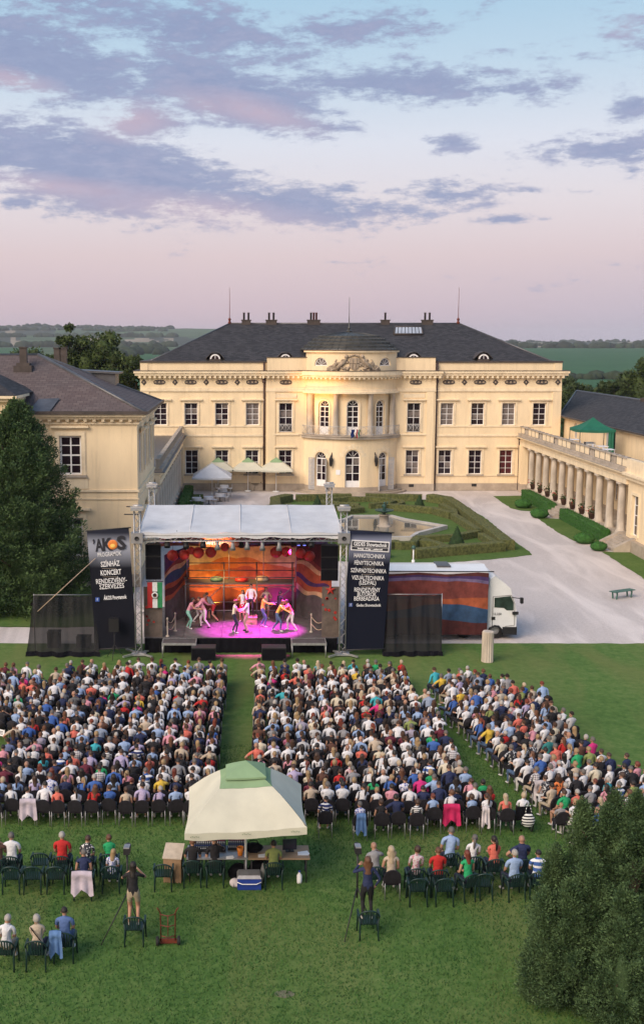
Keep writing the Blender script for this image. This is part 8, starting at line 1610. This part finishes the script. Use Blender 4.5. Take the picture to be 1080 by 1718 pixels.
for k, (px, py, m, s_, la) in enumerate(((400, 1475, BLACKCLOTH, .30, 'black rucksack by the parasol pole'), (436, 1472, BLACKCLOTH, .34, 'black holdall behind the blue cool box'), (394, 1488, PALEC, .16, 'crumpled pale cloth beside the cool box'))):
    p = G(px, py); b = MB(); b.ball((0, 0, s_*.7), s_, 12, 8, 0, (1, .8, .85)); b.v = [(x*(1+.18*nz2(x*5, y*5, z*5)), y*(1+.18*nz2(x*5, z*5, y*5)), max(0, z)) for x, y, z in b.v]; b.path([(-s_*.3, -s_*.6, s_*1.0), (-s_*.35, -s_*.9, s_*.6), (-s_*.3, -s_*.7, s_*.2)], .018, 4); b.path([(s_*.3, -s_*.6, s_*1.0), (s_*.35, -s_*.9, s_*.6), (s_*.3, -s_*.7, s_*.2)], .018, 4); tag(b.build('soft_bag' if k < 2 else 'cloth_bundle', m, loc=(p.x, p.y, 0)), la, 'bag' if k < 2 else 'cloth')
p = G(434, 1488); b = MB(); b.cbox((0, 0, .3), (.14, .04, .6), Matrix.Rotation(.25, 3, 'Y')); b.cbox((.02, -.03, .3), (.05, .02, .4), Matrix.Rotation(.25, 3, 'Y')); tag(b.build('tool_bag', STEEL, loc=(p.x+.1, p.y+.2, 0)), 'grey flat case leaning beside the cool box', 'case')
p = G(502, 1482); t = thing('bottle', 'white plastic bottle standing on the grass by the table leg', 'bottle', (p.x, p.y, 0)); b = MB(); b.lathe([(.001, 0), (.07, 0), (.075, .05), (.075, .24), (.03, .30), (.03, .33)], n=10); b.build('body', PAPER, t); b = MB(); b.lathe([(.034, .33), (.034, .37), (.001, .37)], n=8); b.build('cap', BLUEPL, t)
# hand truck
p = G(282, 1584); t = thing('hand_truck', 'rusty red two-wheeled hand truck standing upright on the grass', 'hand truck', (p.x, p.y, 0), .05); hT = AT(282, 1520, p.y)[1]
for x in (-.2, .2): b = MB(); b.path([(x*.9, -.02, .1), (x*.95, .02, hT*.8), (x*1.15, -.06, hT*.92), (x*1.35, -.12, hT)], .017, 5); b.build('rail', RUST, t); b = MB(); b.lathe([(.02, -.04), (.1, -.04), (.115, -.02), (.115, .02), (.1, .04), (.02, .04)], n=14); b.xf(Matrix.Rotation(PI/2, 4, 'Y')); b.build('wheel', RUBBER, t, loc=(x*1.35, -.06, .115))
for z in (.22, .5, .78): b = MB(); b.path([(-.19, -.01, z*hT), (0, -.04, z*hT-.04), (.19, -.01, z*hT)], .014, 5); b.build('crossbar', RUST, t)
b = MB(); b.tube((0, -.01, .2), (0, -.03, hT*.76), .012, 5); b.build('centre_bar', RUST, t); b = MB(); b.box(-.22, .22, 0, .22, .015, .03); b.box(-.22, .22, -.02, .01, .015, .14); b.build('toe_plate', RUST, t)
# garden chairs and those who sit in them
def gseat(px, py, label, hair, hc, top, fem, pat=None, pose=None, cl=None, rz=0, bottom='navy', sc=1.0, chair_at=None, kind='garden'):
    p = G(px, py, 1.22*sc); o = person(SITS[pose if pose is not None else (3 if fem else 0)], (p.x, p.y, 0), rz, label, hair=hair, hc=hc, top=top, pat=pat, bottom=bottom, scale=sc, group='seated spectators on the back lawn'); chair(kind, (p.x, p.y-.03, 0), rz, cl or 'green garden chair of the '+' '.join(label.split(' sitting')[0].split(' behind')[0].split()[:10]), 'green garden chairs', 'garden_chair' if kind == 'garden' else 'padded_chair'); return o, p
def gempty(px, py, label, rz=0): p = G(px, py, .84); return chair('garden', (p.x, p.y+.28, 0), rz, label, 'green garden chairs', 'garden_chair')
gseat(19, 1404, 'grey-haired man in white polo shirt beside the empty chair', 'short', 'grey', 'white', 0, pose=0, sc=1.05); gseat(-4, 1412, 'dark-haired person in brown top cut by the picture edge', 'short', 'dark', 'brown', 0, pose=4)
gseat(104, 1403, 'grey-haired man in bright red shirt on the back lawn', 'short', 'white', 'red', 0, pose=0, sc=1.06); gseat(144, 1409, 'woman with short brown hair in black and white print top', 'short', 'brown', 'white', 1, pat='black-and-white', pose=3); gseat(183, 1407, 'girl with brown bun in bright green shirt', 'bun', 'chestnut', 'green', 1, pose=6, sc=.95)
gempty(66, 1431, 'empty green garden chair between the white polo and the red shirt')
for px, la in ((17, 'empty green chair of the front line at the picture edge'), (53, 'empty green garden chair, middle one of three before the white polo man'), (92, 'empty green garden chair next to the lavender jacket')): gempty(px, 1454, la)
o, p = gseat(140, 1434, 'dark-haired woman in dark top bent sideways behind the lavender jacket', 'short', 'grey', 'navy', 1, pose=2); drape(p.x, p.y-.11, 0, LAV, 'lavender jacket hanging over a green garden chair', .55)
gseat(187, 1431, 'blonde child in white and blue top beside the woman filming', 'long', 'blonde', 'white', 1, pat='blue-flowered', pose=3, sc=.88)
gseat(9, 1543, 'white-haired woman in white top sitting in the frontmost line at the edge', 'short', 'white', 'white', 1, pose=3, bottom='beige'); o, p = gseat(62, 1543, 'white-haired woman in beige top with dark shoulder strap', 'bob', 'white', 'beige', 1, pose=6)
b = MB(); b.path([(-.15, -.10, 1.06), (-.05, -.155, .95), (.1, -.16, .75), (.17, -.1, .6)], .016, 4); tag(b.build('bag_strap', BLACKCLOTH, loc=(p.x, p.y, 0)), 'dark strap across the back of the beige top', 'strap')
o, p = gseat(108, 1530, 'dark-haired man in blue shirt sitting in the frontmost line', 'crop', 'dark', 'blue', 0, pose=0, bottom='denim'); o.color = (.10, .17, .38, 1); drape(p.x-.17, p.y-.10, 0, DENIM, 'blue denim jacket over the chair of the man in blue shirt', .3)
gempty(273, 1450, 'empty green garden chair beside the brown wooden box')
gseat(755, 1397, 'stout grey-haired man in white shirt apart behind the back row', 'short', 'grey', 'light blue', 0, pose=7, sc=1.08); gseat(793, 1408, 'grey-haired woman in white top with burgundy scarf', 'tail', 'grey', 'white', 1, pose=3); gseat(829, 1410, 'dark-haired woman with ponytail in coral shirt', 'tail', 'dark', 'coral', 1, pose=6, sc=1.03); gseat(878, 1409, 'balding man in dark blue shirt with arms out', 'crop', 'bald', 'navy', 0, pose=5, sc=1.05)
gseat(863, 1433, 'white-haired man in light blue shirt beside the juniper', 'short', 'white', 'light blue', 0, pose=0, rz=.15, sc=1.04); gseat(903, 1433, 'dark-haired man in blue and white striped shirt at the juniper', 'crop', 'dark', 'white', 0, pat='blue-striped', pose=0, rz=-.1)
gseat(630, 1424, 'bald man in grey shirt behind the camera woman', 'crop', 'bald', 'grey', 0, pose=4); gseat(657, 1430, 'woman with long wavy pale blonde hair', 'wavy', 'pale blonde', 'beige', 1, pose=2, sc=1.05, kind='padded', cl='black padded chair under the long-haired blonde woman on the back lawn'); gseat(697, 1427, 'woman with brown hair in rose-patterned blouse', 'bob', 'brown', 'pink', 1, pat='rose-patterned', pose=3); gseat(735, 1429, 'brown-haired person in bright red shirt beside the patterned blouse', 'short', 'chestnut', 'red', 0, pose=0); gseat(786, 1436, 'woman with long dark red hair in green top leaning over', 'long', 'red', 'green', 1, pose=2, rz=.3)
gempty(703, 1474, 'empty green garden chair behind the patterned blouse'); gempty(747, 1474, 'empty green garden chair behind the red shirt'); gempty(813, 1466, 'empty green garden chair behind the coral shirt')
gseat(941, 1352, 'fair-haired child in grey top on a teal folding chair', 'crop', 'blonde', 'grey', 0, pose=0, sc=.8, kind='padded', cl='low folding chair of the fair-haired child near the juniper top')
# technicians at the desk
BLACKTEE = dict(hair='short', top='black', bottom='black')
o, p = gseat(323, 1414, 'brown-haired technician in black T-shirt with white print at the mixing desk', 'short', 'chestnut', 'black', 0, pose=0)
for i, z in enumerate((1.0, .95)):
    b = MB(); [b.cbox((-.14+.04*k, -.152, z), (.028, .012, .025)) for k in range(8)]; 
o, p2 = gseat(361, 1414, 'dark-haired technician in black sleeveless top at the mixing desk', 'crop', 'dark', 'black', 0, pose=4)
gseat(459, 1417, 'dark-haired technician in olive shirt before the black screen', 'short', 'dark', 'olive', 0, pose=0); 
# camera operators standing on chairs
FILM1 = body_mesh('film_woman', lean=.03, arms=(((-.12, .32, 1.32), (-1, -.3, -.8)), ((.12, .32, 1.36), (1, -.3, -.8))), fem=True, sleeve='short', shorts=True, head=(0, .05)); FILM2 = body_mesh('film_woman_2', lean=.0, arms=(((-.2, .30, 1.35), (-1, -.3, -.8)), ((.22, .05, .92), (1, -.5, -.3))), fem=True, sleeve='long')
def operator(px, top, label, hair, hc, tp, bottom, pose, cl, cam_px, cam_py, feet):
    p = G(px, top, .84); c = chair('garden', (p.x, p.y+.28, 0), 0, cl, 'green garden chairs', 'garden_chair'); o = person(pose, (p.x-.03, p.y+.30, .425), 0, label, hair=hair, hc=hc, top=tp, bottom=bottom, group='camera operators')
    cy = p.y+.85; x, z = AT(cam_px, cam_py, cy); t = thing('video_camera', 'grey camcorder on a tripod in front of the '+label.split(' in ')[0]+' filming', 'video camera', (x, cy, z-.08)); b = MB(); b.cbox((0, 0, .06), (.16, .36, .17), Matrix.Rotation(-.15, 3, 'X')); b.build('body', BLACKPL, t); b = MB(); b.lathe([(.001, .0), (.07, .0), (.085, .12), (.07, .13), (.001, .1)], n=10); b.xf(Matrix.Translation((0, .18, .05)) @ Matrix.Rotation(-PI/2-.15, 4, 'X')); b.build('lens_hood', IRON, t); b = MB(); b.cbox((0, -.02, .16), (.15, .34, .03), Matrix.Rotation(-.15, 3, 'X')); b.build('top_shell', STEEL, t)
    t = thing('tripod', 'black tripod in front of the '+label.split(' standing')[0], 'tripod', (x, cy, 0)); b = MB(); b.tube((0, 0, .75), (0, 0, z-.1), .028, 6); b.build('column', IRON, t)
    for fx, fy in feet: b = MB(); b.tube((0, 0, 1.05), (fx, fy, 0), .02, 5, r1=.014); b.build('leg', IRON, t)
    b = MB(); b.path([(-.02, 0, z-.12), (.02, -.25, z-.25)], .012, 5); b.build('pan_handle', IRON, t); return o
o = operator(224, 1538, 'dark-haired woman in black top and pale shorts standing on a chair filming', 'long', 'dark', 'black', 'beige', FILM1, 'green garden chair under the standing woman in pale shorts', 213, 1425, ((-.62, -.75), (.35, -.1), (-.05, .5)))
o2 = operator(620, 1528, 'red-haired woman in navy top and black trousers standing on a chair filming', 'wavy', 'chestnut', 'navy', 'black', FILM2, 'green garden chair under the standing woman in black trousers', 600, 1424, ((-.4, -.9), (.4, -.1), (-.1, .5)))
# ------------------------------------------------------------------ cafe corner by the palace
def parasol(px, py_base, half_, zc, zt, cloth, cap, la, gr='cafe parasols by the palace'):
    p = G(px, py_base); t = thing('cafe_parasol', la, 'parasol', (p.x, p.y, 0), 0, gr); b = MB()
    for i in range(4):
        a0, a1 = PI/4+PI/2*i, PI/4+PI/2*(i+1); r_ = half_*1.414; A = Vector((r_*math.cos(a0), r_*math.sin(a0), zc)); B = Vector((r_*math.cos(a1), r_*math.sin(a1), zc)); T_ = Vector((0, 0, zt))
        b.grid(lambda u, v: tuple(T_.lerp(A.lerp(B, u), v)-Vector((0, 0, .05*math.sin(PI*u)*v-.06*math.sin(PI*v)))), 6, 5); b.grid(lambda u, v: tuple(A.lerp(B, u)-Vector((0, 0, .05*math.sin(PI*u)+.16*v))), 6, 1)
    b.build('canopy', cloth, t); b = MB()
    for i in range(4):
        a0, a1 = PI/4+PI/2*i, PI/4+PI/2*(i+1); r_ = half_*.55; A = Vector((r_*math.cos(a0), r_*math.sin(a0), zt-(zt-zc)*.34)); B = Vector((r_*math.cos(a1), r_*math.sin(a1), zt-(zt-zc)*.34)); T_ = Vector((0, 0, zt+.12)); b.grid(lambda u, v: tuple(T_.lerp(A.lerp(B, u), v)), 4, 2)
    b.build('vent_cap', cap, t); b = MB(); b.tube((0, 0, 0), (0, 0, zt), .045, 6); b.lathe([(.35, 0), (.35, .08), (.05, .1)], n=8); b.build('pole', WHITEPAINT, t); return t
parasol(366, 824, 1.6, 2.4, 3.4, CREAMCLOTH, SAGECLOTH, 'cream parasol with green top, half hidden by the white parasol'); parasol(416, 824, 1.6, 2.4, 3.4, CREAMCLOTH, SAGECLOTH, 'cream parasol with green top left of the downpipe, below the third window'); parasol(463, 825, 1.65, 2.4, 3.45, CREAMCLOTH, SAGECLOTH, 'cream parasol with green top beside the bow')
parasol(356, 838, 1.9, 2.35, 3.45, WHITECLOTH, WHITECLOTH, 'white parasol with dark print on its valance over the cafe tables')
CLOTHW = Mt('white_table_linen', (.72, .72, .76), .85, .05, 2)
def cafe_table(px, py, la, lk):
    p = G(px, py); t = thing('cafe_table', la, 'table', (p.x, p.y, 0), 0, 'cafe tables'); b = MB(); b.box(-.42, .42, -.42, .42, .72, .75); b.grid(lambda u, v: (.43*math.cos(2*PI*u)*(1.18 if int(u*8) % 2 else 1), .43*math.sin(2*PI*u)*1.1, .752-.28*v), 16, 2); b.build('tablecloth', CLOTHW, t); b = MB(); b.tube((0, 0, 0), (0, 0, .72), .04, 6); b.lathe([(.25, 0), (.25, .03), (.04, .05)], n=8); b.build('pedestal', IRON, t)
    for k, (dx, dy) in enumerate(((-.62, .05), (.62, -.05))):
        c = thing('cafe_chair', lk+(' on the colonnade side' if k == 0 else ' on the gravel side'), 'chair', (p.x+dx, p.y+dy, 0), PI/2 if dx > 0 else -PI/2, 'cafe chairs'); b = MB(); b.box(-.2, .2, -.2, .2, .42, .46); b.build('seat', CLOTHW, c); b = MB(); b.box(-.2, .2, -.22, -.19, .48, .88); b.build('backrest', CLOTHW, c)
        for x in (-.17, .17):
            for y in (-.19, .17): b = MB(); b.tube((x, y, 0), (x, y, .42), .016, 4); b.build('leg', IRON, c)
for k, (px, py) in enumerate(((376, 826), (373, 833), (369, 841), (350, 846), (330, 848))): w_ = ('farthest', 'second', 'third', 'fourth', 'last')[k]; cafe_table(px, py, f'white-clothed cafe table, {w_} of the line under the white parasol', f'pale cafe chair at the {w_} white table')
for k, (px, py) in enumerate(((398, 822), (428, 823), (452, 822), (482, 822))):
    p = G(px, py); t = thing('garden_table', 'dark iron table with chairs folded against the palace plinth, '+('first', 'second', 'third', 'fourth')[k]+' from the white parasol', 'table', (p.x, p.y, 0), 0, 'dark tables by the plinth'); b = MB(); b.lathe([(.001, .72), (.42, .72), (.42, .75), (.001, .75)], n=12); b.build('tabletop', IRON, t); b = MB(); [b.tube((0, 0, .7), (.3*math.cos(a), .3*math.sin(a), 0), .018, 4) for a in (0, 2.1, 4.2)]; b.build('legs', IRON, t); b = MB(); [b.cbox((s_*.6, .1, z), sz) for s_ in (-1, 1) for z, sz in ((.45, (.36, .36, .04)), (.72, (.05, .36, .4)))]; b.build('chair_stack', IRON, t)
# green gazebo on the terrace and what stands under it
gx, gz = AT(998, 712, 100); gy = 99.0; GX = XW[1]+1.7
t = thing('gazebo', 'dark green pop-up gazebo on the terrace above the columns', 'gazebo', (GX, gy, 5.735)); b = MB(); he, hp_ = 2.05, 3.05; hw_ = 1.55
for i in range(4):
    a0, a1 = PI/4+PI/2*i, PI/4+PI/2*(i+1); r_ = hw_*1.414; A, B = Vector((r_*math.cos(a0), r_*math.sin(a0), he)), Vector((r_*math.cos(a1), r_*math.sin(a1), he)); T_ = Vector((0, 0, hp_)); b.grid(lambda u, v: tuple(T_.lerp(A.lerp(B, u), v)-Vector((0, 0, .16*math.sin(PI*v)*.8+.05*math.sin(PI*u)*v))), 8, 6); b.grid(lambda u, v: tuple(A.lerp(B, u)-Vector((0, 0, .05*math.sin(PI*u)+.22*v))), 8, 1)
b.build('canopy', GREENCLOTH, t)
for sx in (-1, 1):
    for sy_ in (-1, 1): b = MB(); b.box(sx*hw_*.98-.025, sx*hw_*.98+.025, sy_*hw_*.98-.025, sy_*hw_*.98+.025, 0, he); b.build('leg', IRON, t)
b = MB(); b.grid(lambda u, v: (hw_*.95, -hw_+.02-.06*math.sin(u*9), he-.1-(he-.15)*v), 4, 3); b.grid(lambda u, v: (hw_*.6+hw_*.36*u, -hw_*.97+.05*math.sin(u*14), he-.1-(he-.15)*v), 8, 3); b.build('gathered_curtain', GREENCLOTH, t)
q_ = random.Random(4)
for k in range(5):
    y = (103.2, 100.0, 98.6, 96.4, 93.5)[k]; t = thing('terrace_table', 'white table on the terrace, '+('first', 'second', 'third', 'fourth', 'fifth')[k]+' from the palace', 'table', (GX-.3+.4*(k % 2), y, 5.735), 0, 'tables on the terrace'); b = MB(); b.box(-.4, .4, -.5, .5, .72, .76); b.build('tabletop', CLOTHW, t); b = MB(); [b.tube((x, yy, 0), (x, yy, .72), .022, 4) for x in (-.35, .35) for yy in (-.42, .42)]; b.build('legs', WHITEPAINT, t)
    c = thing('terrace_chair', 'pale chair beside the terrace table, '+('first', 'second', 'third', 'fourth', 'fifth')[k]+' from the palace', 'chair', (GX-.9, y+.1, 5.735), PI/2, 'chairs on the terrace'); b = MB(); b.box(-.2, .2, -.2, .2, .42, .46); b.build('seat', CLOTHW, c); b = MB(); b.box(-.2, .2, -.22, -.19, .46, .9); b.build('backrest', CLOTHW if k != 2 else BLACKPL, c)
    for x in (-.17, .17):
        for yy in (-.18, .18): b = MB(); b.tube((x, yy, 0), (x, yy, .42), .018, 4); b.build('leg', WHITEPAINT, c)
for k, (y, m) in enumerate(((100.4, WHITEPAINT), (98.9, BLACKPL))): b = MB(); b.box(-.2, .2, -.2, .2, 0, .5); b.box(-.22, .22, -.22, .22, .5, .53); b.box(-.03, .03, -.23, -.2, .38, .42); tag(b.build('storage_box', m, loc=(XW[1]+.5, y, 5.735)), ('white','black')[k]+' storage box behind the balusters under the gazebo', 'box')
# added floodlight, not a known lamp, to warm one side of the bow
p = G(474, 838); t = thing('added_flood_lamp', 'small added ground floodlight turned on the bow of the palace, behind the stage roof', 'floodlight', (p.x, p.y, 0)); b = MB(); b.box(-.2, .2, -.08, .08, .15, .45); b.tube((-.22, 0, 0), (-.22, 0, .3), .02, 4); b.tube((.22, 0, 0), (.22, 0, .3), .02, 4); b.build('housing', BLACKPL, t); b = MB(); b.box(-.17, .17, .081, .085, .18, .42); b.build('lens', LENS['amber'], t)
lamp('added_warm_flood', (p.x, p.y+.2, .5), (XC-3.6, YF+1.4, 11.0), (1, .50, .16), 9500, 34, .15, 1)
# grass blades on the lawn nearest to us
rg = np.random.default_rng(2); n = 120000; xy = np.column_stack([rg.uniform(-7.5, 13, n), 19.5+rg.random(n)**1.25*22]); dens = np.array([mnoise.noise(Vector((x*.35, y*.35, 0))) for x, y in xy[::8]]); dens = np.repeat(dens, 8)[:n]
h = (.035+.05*rg.random(n))*(1+.9*np.clip(dens, -.4, .8)); a = rg.uniform(0, 2*PI, n); lx, ly_ = rg.normal(0, .03, n), rg.normal(0, .03, n); w = .008+.010*rg.random(n)
z0 = np.full(n, -.012); V = np.stack([np.column_stack([xy[:, 0]-np.cos(a)*w, xy[:, 1]-np.sin(a)*w, z0]), np.column_stack([xy[:, 0]+np.cos(a)*w, xy[:, 1]+np.sin(a)*w, z0]), np.column_stack([xy[:, 0]+lx, xy[:, 1]+ly_, z0+h])], 1).reshape(-1, 3)
me = bpy.data.meshes.new('grass'); me.vertices.add(3*n); me.vertices.foreach_set('co', V.ravel()); me.loops.add(3*n); me.loops.foreach_set('vertex_index', np.arange(3*n)); me.polygons.add(n); me.polygons.foreach_set('loop_start', np.arange(0, 3*n, 3)); me.polygons.foreach_set('loop_total', np.full(n, 3)); me.update(calc_edges=True); me.materials.append(GRASSBLADE); link('grass', me, None, 'stuff')['label'] = 'short grass blades on the lawn'
# the bare patch in the turf
p = G(477, 1668); b = MB(); b.prism([(.24*math.cos(a)*(1+.25*nz2(a*2, 1)), .15*math.sin(a)*(1+.25*nz2(a*2, 5))) for a in [2*PI*i/16 for i in range(16)]], -.015, -.004); o = b.build('bare_ground_patch', Mt('bare_soil', (.15, .15, .09), .95, .25, 6), loc=(p.x, p.y, 0)); o['kind'] = 'structure'
